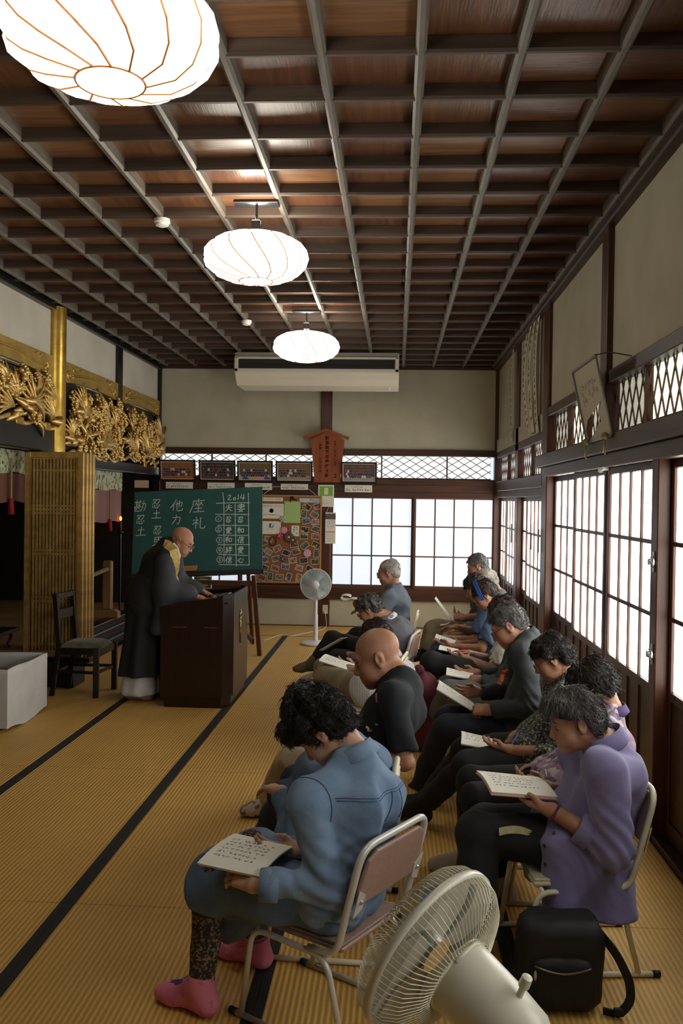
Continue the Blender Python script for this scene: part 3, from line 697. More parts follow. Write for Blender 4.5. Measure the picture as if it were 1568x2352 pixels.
# low lacquered offering table and patterned platform front at the left edge
M_tab = wood('red_lacquer_wood', (120, 66, 34), (84, 44, 24), 0, 0.3)
t = thing('offering_table', 'low offering table with a dark top and curved legs behind the white chest', 'table', (-3.9, 8.3, 0.28))
obj('table_top', MB().box(-4.35, 8.08, 0.44, -3.68, 8.55, 0.475, 0.008), mat('dark_tray', (40, 34, 30), 0.3), t)
obj('apron', MB().box(-4.33, 8.09, 0.41, -3.7, 8.12, 0.44), M_pale, t)
for sx in (-4.25, -3.78):
    for sy in (8.13, 8.5): obj('leg', MB().tube(fillet([(sx, sy, 0.44), (sx + 0.05, sy, 0.40), (sx - 0.02, sy, 0.33), (sx + 0.03, sy, 0.28)], 0.03), [0.02] * 14, 8) if False else MB().tube([(sx, sy, 0.44), (sx + 0.03, sy, 0.41), (sx + 0.02, sy, 0.36), (sx - 0.01, sy, 0.32), (sx + 0.02, sy, 0.285)], [0.02, 0.02, 0.015, 0.013, 0.016], 8), M_tab, t, smooth=True)
M_lat = mat_pattern('platform_lattice', [(0, (126, 100, 72)), (0.5, (92, 70, 50))], 18, 0.7, randomness=0.0)
t = thing('altar_platform', 'low pale altar platform with a diamond lattice front at the left edge', 'platform', (-3.9, 7.7, 0.1))
obj('platform_top', MB().box(-4.6, 7.45, 0.285, -3.5, 8.0, 0.31, 0.005), M_pale, t)
pf = MB().box(-3.51, 7.45, 0.1, -3.495, 8.0, 0.285).box(-4.6, 7.435, 0.1, -3.51, 7.45, 0.285); obj('platform_front', pf, M_lat, t)
# candle flame deep in the sanctuary
cp = AY(277, 1191, 11.3); cx_, ch_ = float(cp[0]), float(cp[2])
t = thing('candle', 'small lit candle glowing in the dark left of the chalkboard', 'candle', (cx_, 11.3, 0.27))
obj('stand', MB().lathe([(0.07, 0), (0.075, 0.02), (0.014, 0.04), (0.012, ch_ - 0.47), (0.04, ch_ - 0.45), (0.04, ch_ - 0.44)], 16, (cx_, 11.3, 0.27)), M_black, t, angle=40)
obj('candle_stick', MB().lathe([(0.014, ch_ - 0.44), (0.018, ch_ - 0.3)], 12, (cx_, 11.3, 0.27)), mat('wax', (120, 40, 30), 0.5), t, smooth=True)
obj('flame', MB().ball((cx_, 11.3, ch_), (0.016, 0.016, 0.03), 10, 8), mat_glow('flame', (255, 110, 30), 5.0), t, smooth=True)
# ================================================================ things
# ---- three paper lamps
M_lamp = mat_glow('lamp_paper', (255, 249, 230), LAMP_GLOW)
M_rib = mat('lamp_rib', (176, 110, 44), 0.5)
def paper_lamp(x, y, z, D, lab):
    t = thing('ceiling_lamp', lab, 'lamp', (x, y, ZC), 0, 'paper ceiling lamps')
    R = D / 2; hh = 0.142; n = 12
    def prof(u):      # u 0 top .. 1 bottom
        a = PI * (0.10 + 0.84 * u); return R * math.sin(a) ** 0.62 * (1 if u < 0.5 else 1 - 0.12 * (u - 0.5)), hh * math.cos(a)
    for k in range(n):             # swirling petal segments
        mb = MB(); v = []; f = []; m = 9; w = 5
        for i in range(m):
            u = i / (m - 1); r, h = prof(u * 0.999)
            for j in range(w):
                s = j / (w - 1); tw = 0.85 * u * u; a = 2 * PI * (k + s) / n + tw; bulge = 1 + 0.075 * math.sin(PI * s) * (0.4 + 0.6 * math.sin(PI * u)); v.append((x + r * bulge * math.cos(a), y + r * bulge * math.sin(a), z + h))
        for i in range(m - 1):
            for j in range(w - 1): f.append((i * w + j, (i + 1) * w + j, (i + 1) * w + j + 1, i * w + j + 1))
        obj('shade_segment', mb.add(v, f), M_lamp, t, smooth=True)
        pts = []
        for i in range(m):
            u = i / (m - 1); r, h = prof(u * 0.999); a = 2 * PI * k / n + 0.85 * u * u; pts.append((x + (r + 0.001) * math.cos(a), y + (r + 0.001) * math.sin(a), z + h))
        obj('rib', MB().tube(pts, 0.0042, 5), M_rib, t)
    rb, hb = prof(0.999); rt, ht = prof(0)
    obj('bottom_disc', MB().lathe([(0.001, hb - 0.004), (rb * 0.99, hb - 0.002), (rb * 0.99, hb)], 28, (x, y, z)), M_lamp, t)
    obj('bottom_ring', MB().tube([(x + rb * math.cos(a), y + rb * math.sin(a), z + hb - 0.002) for a in np.linspace(0, 2 * PI, 28, endpoint=False)], 0.004, 5, True), M_rib, t)
    obj('top_ring', MB().tube([(x + rt * math.cos(a), y + rt * math.sin(a), z + ht) for a in np.linspace(0, 2 * PI, 28, endpoint=False)], 0.004, 5, True), M_rib, t)
    obj('canopy', MB().box(x - 0.14, y - 0.05, ZC - 0.02, x + 0.14, y + 0.05, ZC + 0.004, 0.005), M_black, t)
    obj('stem', MB().tube([(x, y, ZC - 0.02), (x, y, z + ht - 0.01)], 0.008, 8), M_black, t); obj('cable_box', MB().box(x - 0.028, y - 0.028, z + ht + 0.035, x + 0.028, y + 0.028, z + ht + 0.10, 0.006), M_black, t)
    obj('spokes', MB().bar((x - rt, y, z + ht), (x + rt, y, z + ht), 0.008, 0.008).bar((x, y - rt, z + ht), (x, y + rt, z + ht), 0.008, 0.008), M_black, t)
    ld = bpy.data.lights.new('lamp_bulb', 'POINT'); ld.energy = LAMP_WATT; ld.color = (1.0, 0.95, 0.85); ld.shadow_soft_size = 0.12
    lo = bpy.data.objects.new('lamp_bulb', ld); COL.objects.link(lo); lo.parent = t; lo.location = (0, 0, z + 0.26 - ZC)
for (px, py, w, lab) in ((255, 82, 500, 'large lit paper lamp at the top left of the photo, cut by the frame'), (588, 594, 240, 'middle of the three lit paper lamps under the coffered ceiling'), (703, 797, 152, 'farthest and smallest looking lit paper lamp, before the air conditioner')):
    Y = 0.65 * FPX / w; p = AY(px, py, Y); paper_lamp(p[0], p[1], min(p[2], 3.33), 0.62, lab)
# ---- detectors
M_white = mat('white_plastic', (226, 224, 216), 0.4)
for (px, py, lab) in ((372, 511, 'round white smoke detector on the ceiling left of the middle lamp'), (566, 741, 'smaller looking round smoke detector on the ceiling farther back')):
    p = F(px, py, ZC - 0.02); t = thing('smoke_detector', lab, 'detector', (p[0], p[1], ZC)); c = (p[0], p[1], ZC)
    obj('base', MB().lathe([(0.052, 0.002), (0.055, -0.022), (0.05, -0.026)], 24, c), M_white, t, angle=40); obj('sensor_head', MB().lathe([(0.044, -0.026), (0.042, -0.042), (0.02, -0.05), (0.001, -0.05)], 24, c), M_white, t, angle=40)
# ---- ceiling air conditioner
t = thing('air_conditioner', 'long white ceiling air conditioner over the back wall', 'air conditioner', (-1.03, 11.5, ZC))
x0, x1 = -2.06, 0.018; M_ac = mat('ac_shell', (214, 206, 188), 0.42); M_acd = mat('ac_louvre', (52, 56, 56), 0.5)
pr = [(0, 0), (0, -0.05), (0.02, -0.06), (0.02, -0.085), (0.0, -0.085), (0.0, -0.20), (0.02, -0.205), (0.0, -0.21), (0.0, -0.275), (0.08, -0.36), (0.16, -0.41), (0.70, -0.41), (0.70, 0)]
obj('shell', MB().prism([(0, 0.0), (0, -0.265), (0.05, -0.33), (0.14, -0.40), (0.72, -0.40), (0.72, 0)][::-1], x1 - x0, ((x0, 11.17, ZC), (0, 1, 0), (0, 0, 1), (1, 0, 0))), M_ac, t, bevel=0.012)
obj('top_strip', MB().box(x0 + 0.01, 11.16, ZC - 0.05, x1 - 0.01, 11.18, ZC, 0.003), mat('ac_grey', (150, 146, 136), 0.5), t)
obj('front_frame', MB().box(x0, 11.13, ZC - 0.085, x1, 11.175, ZC - 0.055, 0.008).box(x0, 11.13, ZC - 0.26, x1, 11.175, ZC - 0.205, 0.008).box(x0, 11.13, ZC - 0.25, x0 + 0.05, 11.175, ZC - 0.06, 0.008).box(x1 - 0.05, 11.13, ZC - 0.25, x1, 11.175, ZC - 0.06, 0.008), M_ac, t)
obj('outlet_recess', MB().box(x0 + 0.05, 11.158, ZC - 0.205, x1 - 0.05, 11.169, ZC - 0.085), mat('ac_recess', (24, 26, 26), 0.6), t)
for k in range(2): obj('louvre', MB().bar((x0 + 0.07, 11.15, ZC - 0.115 - 0.045 * k), (x1 - 0.07, 11.15, ZC - 0.115 - 0.045 * k), 0.008, 0.026, up=(0, 0.5, 1)), M_acd, t)
obj('drain_stub', MB().lathe([(0.014, 0), (0.014, -0.04), (0.02, -0.045)], 12, (x1 - 0.12, 11.4, ZC - 0.40)), M_white, t)
# ---- notice board shaped like a house gable
M_ema = wood('notice_wood', (156, 88, 56), (128, 70, 44), 2, 0.6, spec=0.2); M_ink = mat('black_ink', (22, 18, 16), 0.8, spec=0.1)
yS = YB - 0.13
t = thing('notice_board', 'wooden gable-topped notice board with three columns of brushed characters', 'sign', (-0.95, yS, 2.02))
obj('board', MB().prism([(-0.178, 0), (0.178, 0), (0.232, 0.59), (0, 0.72), (-0.232, 0.59)], 0.03, ((-0.95, yS + 0.03, 2.02), (1, 0, 0), (0, 0, 1), (0, -1, 0))), M_ema, t)
for s in (-1, 1): obj('gable_board', MB().bar((-0.975, yS - 0.01, 2.745) if s < 0 else (-0.975, yS - 0.01, 2.745), (-0.975 + s * 0.315, yS - 0.01, 2.628), 0.07, 0.04), M_ema, t)
for (s, sz, x, z, sp, wt) in (('歓喜館落成慶讃法要', 0.057, -0.958, 2.375, 1.14, 0.0008), ('平成十八年六月二十五日', 0.031, -0.845, 2.42, 1.03, 0.0006), ('厳修', 0.031, -0.838, 2.11, 1.03, 0.0006), ('施設', 0.036, -1.052, 2.515, 1.1, 0.0006), ('戸田信行師', 0.034, -1.048, 2.255, 1.2, 0.0006)):
    obj('lettering', place(text_mb(s, sz, True, sp, wt), (x, yS - 0.001, z), (1, 0, 0), (0, 0, 1)), M_ink, t)
# ---- framed group photographs above the windows
def group_photo_print(w, h, seed, top, floor_c, cloth):
    r = random.Random(seed); mb = MB()
    mb.use(mat('print_%d_top' % seed, top, 0.4)); mb.quad((-w / 2, -h / 2, 0), (w / 2, -h / 2, 0), (w / 2, h / 2, 0), (-w / 2, h / 2, 0))
    mb.use(mat('print_%d_floor' % seed, floor_c, 0.4)); mb.quad((-w / 2, -h / 2, 0.0004), (w / 2, -h / 2, 0.0004), (w / 2, -h * 0.24, 0.0004), (-w / 2, -h * 0.24, 0.0004))
    mb.use(mat('print_beam', (120, 92, 52), 0.4)); 
    for k in range(5): xx = -w / 2 + w * k / 4.2; mb.quad((xx, h * 0.30, 0.0005), (xx + w * 0.16, h * 0.30, 0.0005), (xx + w * 0.16, h * 0.36, 0.0005), (xx, h * 0.36, 0.0005))
    def disc(x, y, rx, ry, z): n = 8; mb.add([(x + rx * math.cos(2 * PI * k / n), y + ry * math.sin(2 * PI * k / n), z) for k in range(n)], [tuple(range(n))])
    for row in range(3):
        n = 11
        for k in range(n):
            x = -w * 0.42 + w * 0.84 * (k + 0.5 * (row % 2) + r.uniform(-0.15, 0.15)) / n; y = h * (0.16 - 0.16 * row); z = 0.0006 + 0.0003 * row
            mb.use(mat('print_cloth_%s_%d' % (seed, r.randrange(4)), r.choice(cloth), 0.4) if False else mat('print_cloth_%d' % r.randrange(6), [(40, 44, 60), (190, 184, 176), (120, 60, 50), (60, 70, 100), (200, 196, 190), (30, 28, 30)][r.randrange(6)], 0.4)); disc(x, y - h * 0.09, w * 0.035, h * 0.09, z)
            mb.use(mat('print_face', (196, 150, 118), 0.4)); disc(x, y, w * 0.017, h * 0.034, z + 0.0001)
            mb.use(mat('print_hair', (30, 24, 22), 0.4)); disc(x, y + h * 0.022, w * 0.017, h * 0.02, z + 0.00015)
    return mb
M_frame = mat('black_frame', (20, 18, 18), 0.35); M_mat = mat('photo_border', (214, 206, 190), 0.5); M_paper = mat('white_paper', (226, 222, 208), 0.75, spec=0.2)
plabs = ['first framed group photo from the left, people on an orange floor', 'second framed group photo from the left, dim hall behind the people', 'third framed group photo from the left, blue and pink mats on its floor', 'fourth framed group photo, directly left of the gabled notice board', 'framed group photo directly right of the gabled notice board']
pcol = [((150, 96, 66), (170, 92, 54)), ((56, 60, 52), (96, 70, 58)), ((110, 92, 60), (190, 160, 120)), ((120, 96, 66), (150, 140, 120)), ((84, 66, 60), (150, 140, 138))]
for i, (xa, xb) in enumerate(((-3.31, -2.795), (-2.748, -2.232), (-2.208, -1.708), (-1.668, -1.152), (-0.757, -0.262))):
    cx = (xa + xb) / 2; w = xb - xa; h = 0.295; o = np.array((cx, YB - 0.115, 2.015)); uy = np.array((0, -0.16, 0.987)); ux = np.array((1, 0, 0)); un = np.cross(ux, uy)
    t = thing('framed_photo', plabs[i], 'photo', tuple(o), 0, 'framed group photographs'); fw = 0.022
    for (a, c) in (((-w / 2, 0), (w / 2, fw)), ((-w / 2, h - fw), (w / 2, h)), ((-w / 2, fw), (-w / 2 + fw, h - fw)), ((w / 2 - fw, fw), (w / 2, h - fw))):
        obj('frame_bar', MB().prism([a, (c[0], a[1]), c, (a[0], c[1])], 0.02, (o, ux, uy, un)), M_frame, t)
    obj('print_border', MB().prism([(-w / 2 + fw, fw), (w / 2 - fw, fw), (w / 2 - fw, h - fw), (-w / 2 + fw, h - fw)], 0.006, (o, ux, uy, un)), M_mat, t)
    obj('print', place(group_photo_print(w - 2 * fw - 0.02, h - 2 * fw - 0.02, i, *pcol[i], [(40, 44, 60)]), o + uy * h / 2 + un * 0.0075, ux, uy), None, t)
    if i == 2:
        q = MB(); 
        for (a, c) in ((-0.9, (52, 84, 160)), (0.1, (216, 140, 150)), (0.62, (52, 84, 160))): q.use(mat('print_mat_%d' % c[0], c, 0.4)); q.quad((a * 0.2, -0.115, 0.002), (a * 0.2 + 0.1, -0.115, 0.002), (a * 0.2 + 0.06, -0.075, 0.002), (a * 0.2 + 0.01, -0.075, 0.002))
        obj('print', place(q, o + uy * h / 2 + un * 0.0075, ux, uy), None, t)
clabs = ['first white caption card from the left', 'second white caption card from the left', 'third white caption card from the left', 'fourth white caption card, upper left of the green poster', 'white caption card right of the green poster']
for i, (xa, xb, zb, zt) in enumerate(((-3.24, -2.853, 1.905, 1.997), (-2.645, -2.26, 1.907, 1.996), (-2.114, -1.73, 1.902, 1.998), (-1.606, -1.223, 1.91, 1.993), (-0.709, -0.326, 1.888, 1.989))):
    t = thing('caption_card', clabs[i] + ' on the beam', 'card', ((xa + xb) / 2, YB - 0.05, zb), 0, 'caption cards under the framed photos')
    obj('card', MB().box(xa, YB - 0.052, zb, xb, YB - 0.048, zt), M_paper, t)
    w, h = xb - xa, zt - zb
    obj('printed_lines', place(scribble(w * 0.5, h * 0.3, 1, i + 3, th=0.16), ((xa + xb) / 2, YB - 0.0535, zb + h * 0.72), (1, 0, 0), (0, 0, 1)), M_ink, t)
    obj('printed_lines', place(scribble(w * 0.9, h * 0.42, 1, i + 30, th=0.16, fill=1.0), ((xa + xb) / 2, YB - 0.0535, zb + h * 0.32), (1, 0, 0), (0, 0, 1)), M_ink, t)
t = tag(obj('paper_sheet', MB().box(-3.46, 11.6, 1.90, -3.27, 11.604, 2.0), mat('pinkish_paper', (214, 186, 156), 0.8), origin=(-3.36, 11.6, 1.9)), 'small blank pale pink paper above the left end of the chalkboard', 'paper')
# ---- green poster and calendar by the post
yP = YB - 0.055
t = thing('green_poster', 'small poster with a green picture at the right end of the cork board', 'poster', (-0.968, yP, 1.68))
obj('sheet', MB().box(-1.08, yP, 1.68, -0.857, yP + 0.003, 1.984), M_paper, t)
q = MB(); q.use(mat('poster_green', (120, 176, 60), 0.6)).quad((-0.093, 0.0, 0), (0.093, 0.0, 0), (0.093, 0.135, 0), (-0.093, 0.135, 0))
q.use(mat('poster_cream', (222, 220, 186), 0.6)).quad((-0.03, 0.02, 0.0005), (0.03, 0.02, 0.0005), (0.026, 0.075, 0.0005), (-0.026, 0.075, 0.0005)); q.add([(0.036 * math.cos(a), 0.092 + 0.024 * math.sin(a), 0.0008) for a in np.linspace(0, 2 * PI, 14, endpoint=False)], [tuple(range(14))])
q.use(mat('poster_red', (190, 90, 70), 0.6))
for sx in (-1, 1): q.quad((sx * 0.04, 0.07, 0.0009), (sx * 0.05, 0.075, 0.0009), (sx * 0.034, 0.115, 0.0009), (sx * 0.028, 0.108, 0.0009))
q.quad((-0.022, 0.085, 0.001), (0.022, 0.085, 0.001), (0.022, 0.089, 0.001), (-0.022, 0.089, 0.001))
obj('picture', place(q, (-0.968, yP - 0.001, 1.83), (1, 0, 0), (0, 0, 1)), None, t)
obj('printed_lines', place(scribble(0.19, 0.1, 5, 77), (-0.968, yP - 0.001, 1.745), (1, 0, 0), (0, 0, 1)), M_ink, t)
yC = YB - 0.075
t = thing('calendar', 'narrow wall calendar with a grey photo top hanging below the green poster', 'calendar', (-0.9, yC, 1.16))
obj('sheet', MB().box(-0.972, yC, 1.165, -0.828, yC + 0.006, 1.6), M_paper, t)
q = MB(); q.use(mat('calendar_photo', (110, 108, 100), 0.5, 0, (60, 62, 54), scale=40)).quad((-0.072, 0.125, 0), (0.072, 0.125, 0), (0.072, 0.205, 0), (-0.072, 0.205, 0)); q.use(mat('poster_red', (190, 90, 70), 0.6)).quad((-0.066, -0.055, 0), (0.066, -0.055, 0), (0.066, -0.045, 0), (-0.066, -0.045, 0))
obj('picture', place(q, (-0.9, yC - 0.001, 1.38), (1, 0, 0), (0, 0, 1)), None, t)
obj('printed_lines', place(scribble(0.1, 0.12, 4, 5, True), (-0.9, yC - 0.001, 1.43), (1, 0, 0), (0, 0, 1)), M_ink, t); obj('printed_lines', place(scribble(0.13, 0.12, 6, 8, gap=0.6), (-0.9, yC - 0.001, 1.25), (1, 0, 0), (0, 0, 1)), mat('grey_ink', (110, 100, 96), 0.8), t)
obj('cord', MB().tube([(-0.955, yC + 0.01, 1.6), (-0.93, yC + 0.012, 1.675), (-0.86, yC + 0.012, 1.68), (-0.835, yC + 0.01, 1.6)], 0.002, 4), M_white, t)
# ---- cork board with notices and snapshots
yK = YB - 0.11; kx0, kx1, kz0, kz1 = -1.945, -1.02, 0.607, 1.835
t = thing('cork_board', 'cork pin board in a pale wood frame on the back wall', 'board', ((kx0 + kx1) / 2, yK, kz0))
obj('cork_sheet', MB().box(kx0, yK, kz0, kx1, yK + 0.015, kz1), mat('cork', (150, 98, 52), 0.9, 0, (122, 76, 40), scale=120, bump=0.2), t)
M_kf = wood('pale_frame', (190, 140, 84), (164, 116, 66), 2, 0.5)
for (a, c) in (((kx0, kz0), (kx1, kz0 + 0.022)), ((kx0, kz1 - 0.022), (kx1, kz1)), ((kx0, kz0 + 0.022), (kx0 + 0.022, kz1 - 0.022)), ((kx1 - 0.022, kz0 + 0.022), (kx1, kz1 - 0.022))): obj('frame_bar', MB().box(a[0], yK - 0.012, a[1], c[0], yK + 0.016, c[1], 0.002), M_kf, t)
obj('hanging_string', MB().tube([(kx0 + 0.1, yK, kz1), (kx0 + 0.24, yK + 0.03, 1.95), (kx1 - 0.22, yK + 0.03, 1.95), (kx1 - 0.08, yK, kz1)], 0.0025, 4), M_white, t)
def cb(x, y): p = AY(580 + x / 7.127, 1100 + y / 7.127, yK); return p[0], p[2]
def sheet_thing(name, lab, cat, a, c, m, extra, group=None):
    (xa, zt), (xb, zb) = cb(*a), cb(*c); tt = thing(name, lab, cat, ((xa + xb) / 2, yK, zb), 0, group)
    obj('sheet', MB().box(xa, yK - 0.003, zb, xb, yK - 0.001, zt), m, tt); extra(tt, (xa + xb) / 2, (zt + zb) / 2, xb - xa, zt - zb); return tt
def wr(tt, mb, x, z, m=None, lift=0.0006): obj('print', place(mb, (x, yK - 0.0032 - lift, z), (1, 0, 0), (0, 0, 1)), m or M_ink, tt)
sheet_thing('notice', 'white strip of hand lettering at the top left of the cork board', 'notice', (130, 300), (495, 368), M_paper, lambda tt, x, z, w, h: wr(tt, text_mb('らくやさいつがま', h * 0.62), x, z))
def n2(tt, x, z, w, h):
    wr(tt, text_mb('お気づかいください', h * 0.15), x, z + h * 0.34); wr(tt, MB().lathe([(h * 0.10, 0), (h * 0.145, 0), (h * 0.145, 0.0003), (h * 0.10, 0.0003)], 24), x, z + h * 0.03)
    wr(tt, MB().box(-h * 0.06, -h * 0.06, 0, h * 0.06, h * 0.06, 0.0003), x, z + h * 0.03, mat('grey_ink', (110, 100, 96), 0.8)); wr(tt, scribble(w * 0.7, h * 0.12, 1, 4, th=0.2), x, z - h * 0.25)
sheet_thing('notice', 'large white notice with a round black emblem on the cork board', 'notice', (110, 402), (508, 652), M_paper, n2)
def n3(tt, x, z, w, h):
    wr(tt, MB().box(-h * 0.165, -h * 0.165, 0, h * 0.165, h * 0.165, 0.0003), x, z + h * 0.16, mat('logo_blue', (52, 84, 150), 0.5)); wr(tt, text_mb('f', h * 0.36, False, 1, 0.004), x + h * 0.045, z + h * 0.15, mat('white_ink', (236, 236, 236), 0.5), 0.0014)
    wr(tt, scribble(w * 0.5, h * 0.08, 1, 9), x, z - h * 0.12)
sheet_thing('notice', 'white notice with a small blue square logo on the cork board', 'notice', (150, 690), (460, 906), M_paper, n3)
sheet_thing('notice', 'plain light green sheet clipped to the top of the cork board', 'notice', (522, 365), (778, 722), mat('green_paper', (168, 200, 128), 0.8), lambda tt, x, z, w, h: wr(tt, scribble(w * 0.8, h * 0.8, 9, 12, th=0.08), x, z, mat('faint_green_ink', (146, 176, 112), 0.8)))
sheet_thing('notice', 'pale blue banner headed Photo at the top right of the cork board', 'notice', (768, 315), (1138, 388), mat('pale_blue_paper', (178, 200, 206), 0.7), lambda tt, x, z, w, h: wr(tt, text_mb('Photo', h * 1.0), x + w * 0.18, z, mat('grey_ink', (110, 100, 96), 0.8)))
sheet_thing('notice', 'small white card with vertical lettering in the middle of the cork board', 'notice', (635, 762), (760, 940), M_paper, lambda tt, x, z, w, h: wr(tt, scribble(w * 0.7, h * 0.8, 2, 3, True, th=0.2), x, z))
snaps = [(890, 455, -35, 'o'), (1065, 450, 8, 'p'), (838, 570, 80, ''), (1010, 590, -32, 'b'), (875, 690, 15, 'b'), (1030, 705, -4, 'p'), (855, 830, -5, 'o'), (1030, 820, -20, 'b'), (840, 940, 0, 'o'), (1025, 940, -4, 'p'), (180, 1040, 20, 'o'), (260, 985, -8, ''), (1035, 1080, -25, 'o'), (680, 1075, 8, ''), (855, 1090, 40, 'b'), (405, 1140, 30, 'p'), (165, 1205, -38, ''), (255, 1190, -35, 'b'), (555, 1210, -15, 'b'), (712, 1190, 18, 'o'), (1045, 1220, 85, 'p'), (380, 1305, 14, 'b'), (190, 1325, 4, 'p'), (655, 1335, 8, ''), (838, 1335, 6, ''), (1020, 1355, 6, ''), (190, 1455, -25, ''), (365, 1460, -12, 'p'), (535, 1430, -10, 'b'), (760, 1455, -15, 'p'), (935, 1475, -30, 'p'), (150, 1610, -16, 'p'), (285, 1595, 85, 'b'), (440, 1605, -5, 'b'), (590, 1605, 70, 'o'), (755, 1620, 80, 'o'), (900, 1600, 5, 'o')]
SC_COL = {'o': ((226, 150, 52), 'orange'), 'p': ((232, 78, 140), 'pink'), 'b': ((64, 150, 190), 'blue')}
sn_used = set()
for i, (x, y, an, s) in enumerate(snaps):
    r = random.Random(i * 7 + 1); cx, cz = cb(x, y); a = an * PI / 180; ux = (math.cos(a), 0, math.sin(a)); uy = (-math.sin(a), 0, math.cos(a))
    row = 1 + int((y - 420) / 155); colw = ['far left', 'left', 'middle', 'right', 'far right'][min(4, int((x - 90) / 210))]
    lab = 'snapshot%s on the cork board, %s side, %s row' % (' with %s sticker' % SC_COL[s][1] if s else ' without sticker', colw, ['top', 'second', 'third', 'fourth', 'fifth', 'sixth', 'seventh', 'bottom'][min(7, row - 1)])
    k = 2
    while lab in sn_used: lab = lab + ', tilted %s' % ('left' if an > 0 else 'right') if k == 2 else lab + ' and partly covered'; k += 1
    sn_used.add(lab)
    t = thing('snapshot', lab, 'photo', (cx, yK - 0.004 - 0.0004 * (i % 5), cz), 0, 'snapshots on the cork board'); L = 0.0004 * (i % 5)
    w, h = 0.112, 0.08
    obj('paper', place(MB().box(-w / 2, -h / 2, -0.0008, w / 2, h / 2, 0), (cx, yK - 0.004 - L, cz), ux, uy), M_mat, t)
    q = MB(); pal = [(40, 38, 42), (90, 70, 56), (60, 84, 60), (120, 100, 92), (70, 88, 120), (160, 130, 110), (30, 30, 34), (180, 170, 160)]
    q.use(mat('snap_%d' % (i % 6), pal[i % 6], 0.4)).quad((-w * 0.45, -h * 0.42, 0), (w * 0.45, -h * 0.42, 0), (w * 0.45, h * 0.42, 0), (-w * 0.45, h * 0.42, 0))
    for k in range(7):
        c = r.randrange(8); q.use(mat('snapc_%d' % c, pal[c], 0.4)); bx0 = r.uniform(-0.4, 0.25) * w; by0 = r.uniform(-0.38, 0.15) * h; ww = r.uniform(0.08, 0.25) * w; hh = r.uniform(0.1, 0.28) * h
        q.add([(bx0 + ww / 2 + ww / 2 * math.cos(b2), by0 + hh / 2 + hh / 2 * math.sin(b2), 0.0002 + 0.00005 * k) for b2 in np.linspace(0, 2 * PI, 7, endpoint=False)], [tuple(range(7))])
    obj('print', place(q, (cx, yK - 0.0043 - L, cz), ux, uy), None, t)
    if s:
        q = MB().lathe([(0.018, 0), (0.018, 0.0004)], 12); q.v = [(v[0] * 1.1, v[1] * 0.85, v[2]) for v in q.v]
        obj('sticker', place(q, (cx + r.choice((-0.03, 0.035)), yK - 0.0052 - L, cz + r.choice((-0.02, 0.025))), (1, 0, 0), (0, 0, 1)), mat('sticker_' + SC_COL[s][1], SC_COL[s][0], 0.6), t)
def deco(name, lab, cat, x, y, build):
    cx, cz = cb(x, y); t = thing(name, lab, cat, (cx, yK - 0.008, cz)); build(t, cx, cz); return t
deco('paper_ornament', 'dark ribbon clip at the top edge of the cork board', 'clip', 655, 330, lambda t, x, z: obj('ribbon', MB().box(x - 0.03, yK - 0.014, z - 0.01, x + 0.015, yK - 0.006, z + 0.04, 0.004).bar((x - 0.02, yK - 0.01, z), (x - 0.03, yK - 0.01, z - 0.05), 0.01, 0.008).bar((x + 0.0, yK - 0.01, z + 0.02), (x + 0.06, yK - 0.01, z - 0.02), 0.02, 0.008), M_black, t))
deco('woven_ring', 'dark woven ring pinned on the left of the cork board', 'ornament', 333, 1020, lambda t, x, z: obj('ring', MB().tube([(x + 0.05 * math.cos(a), yK - 0.016, z + 0.06 * math.sin(a)) for a in np.linspace(0, 2 * PI, 20, endpoint=False)], 0.008, 6, True), mat('dark_straw', (58, 46, 36), 0.8), t, smooth=True))
def petals(col, n, R):
    def f(t, x, z):
        for k in range(n):
            a = 2 * PI * k / n; obj('petal', MB().ball((x + R * 0.6 * math.cos(a), yK - 0.014, z + R * 0.6 * math.sin(a)), (R * 0.5, 0.006, R * 0.28), 8, 6, np.array([[math.cos(a), 0, -math.sin(a)], [0, 1, 0], [math.sin(a), 0, math.cos(a)]])), mat('petal_%d_%d' % (col[0], col[1]), col, 0.7), t, smooth=True)
        obj('flower_centre', MB().ball((x, yK - 0.018, z), (R * 0.25, 0.008, R * 0.25), 8, 6), mat('petal_centre', (210, 180, 110), 0.7), t, smooth=True)
    return f
deco('paper_flower', 'pink and white paper lotus on the right of the cork board', 'flower', 890, 1215, petals((206, 160, 200), 10, 0.055))
deco('paper_flower', 'pink paper star on the cork board below the logo notice', 'flower', 440, 930, petals((206, 60, 96), 5, 0.045))
deco('paper_flower', 'round pink fan ornament on the cork board beside the logo notice', 'flower', 510, 840, petals((210, 140, 160), 9, 0.05))
deco('paper_flower', 'white origami blossom at the corner of the emblem notice', 'flower', 490, 660, petals((170, 170, 168), 6, 0.05))
deco('paper_flower', 'folded blue and white paper ornament on the cork board', 'flower', 492, 1310, petals((46, 70, 140), 5, 0.045))
deco('paper_flower', 'cluster of dark folded cranes in the middle of the cork board', 'flower', 590, 950, petals((96, 66, 62), 12, 0.07))
deco('paper_flower', 'second cluster of small brown ornaments below the folded cranes', 'flower', 660, 1000, petals((84, 74, 62), 10, 0.06))
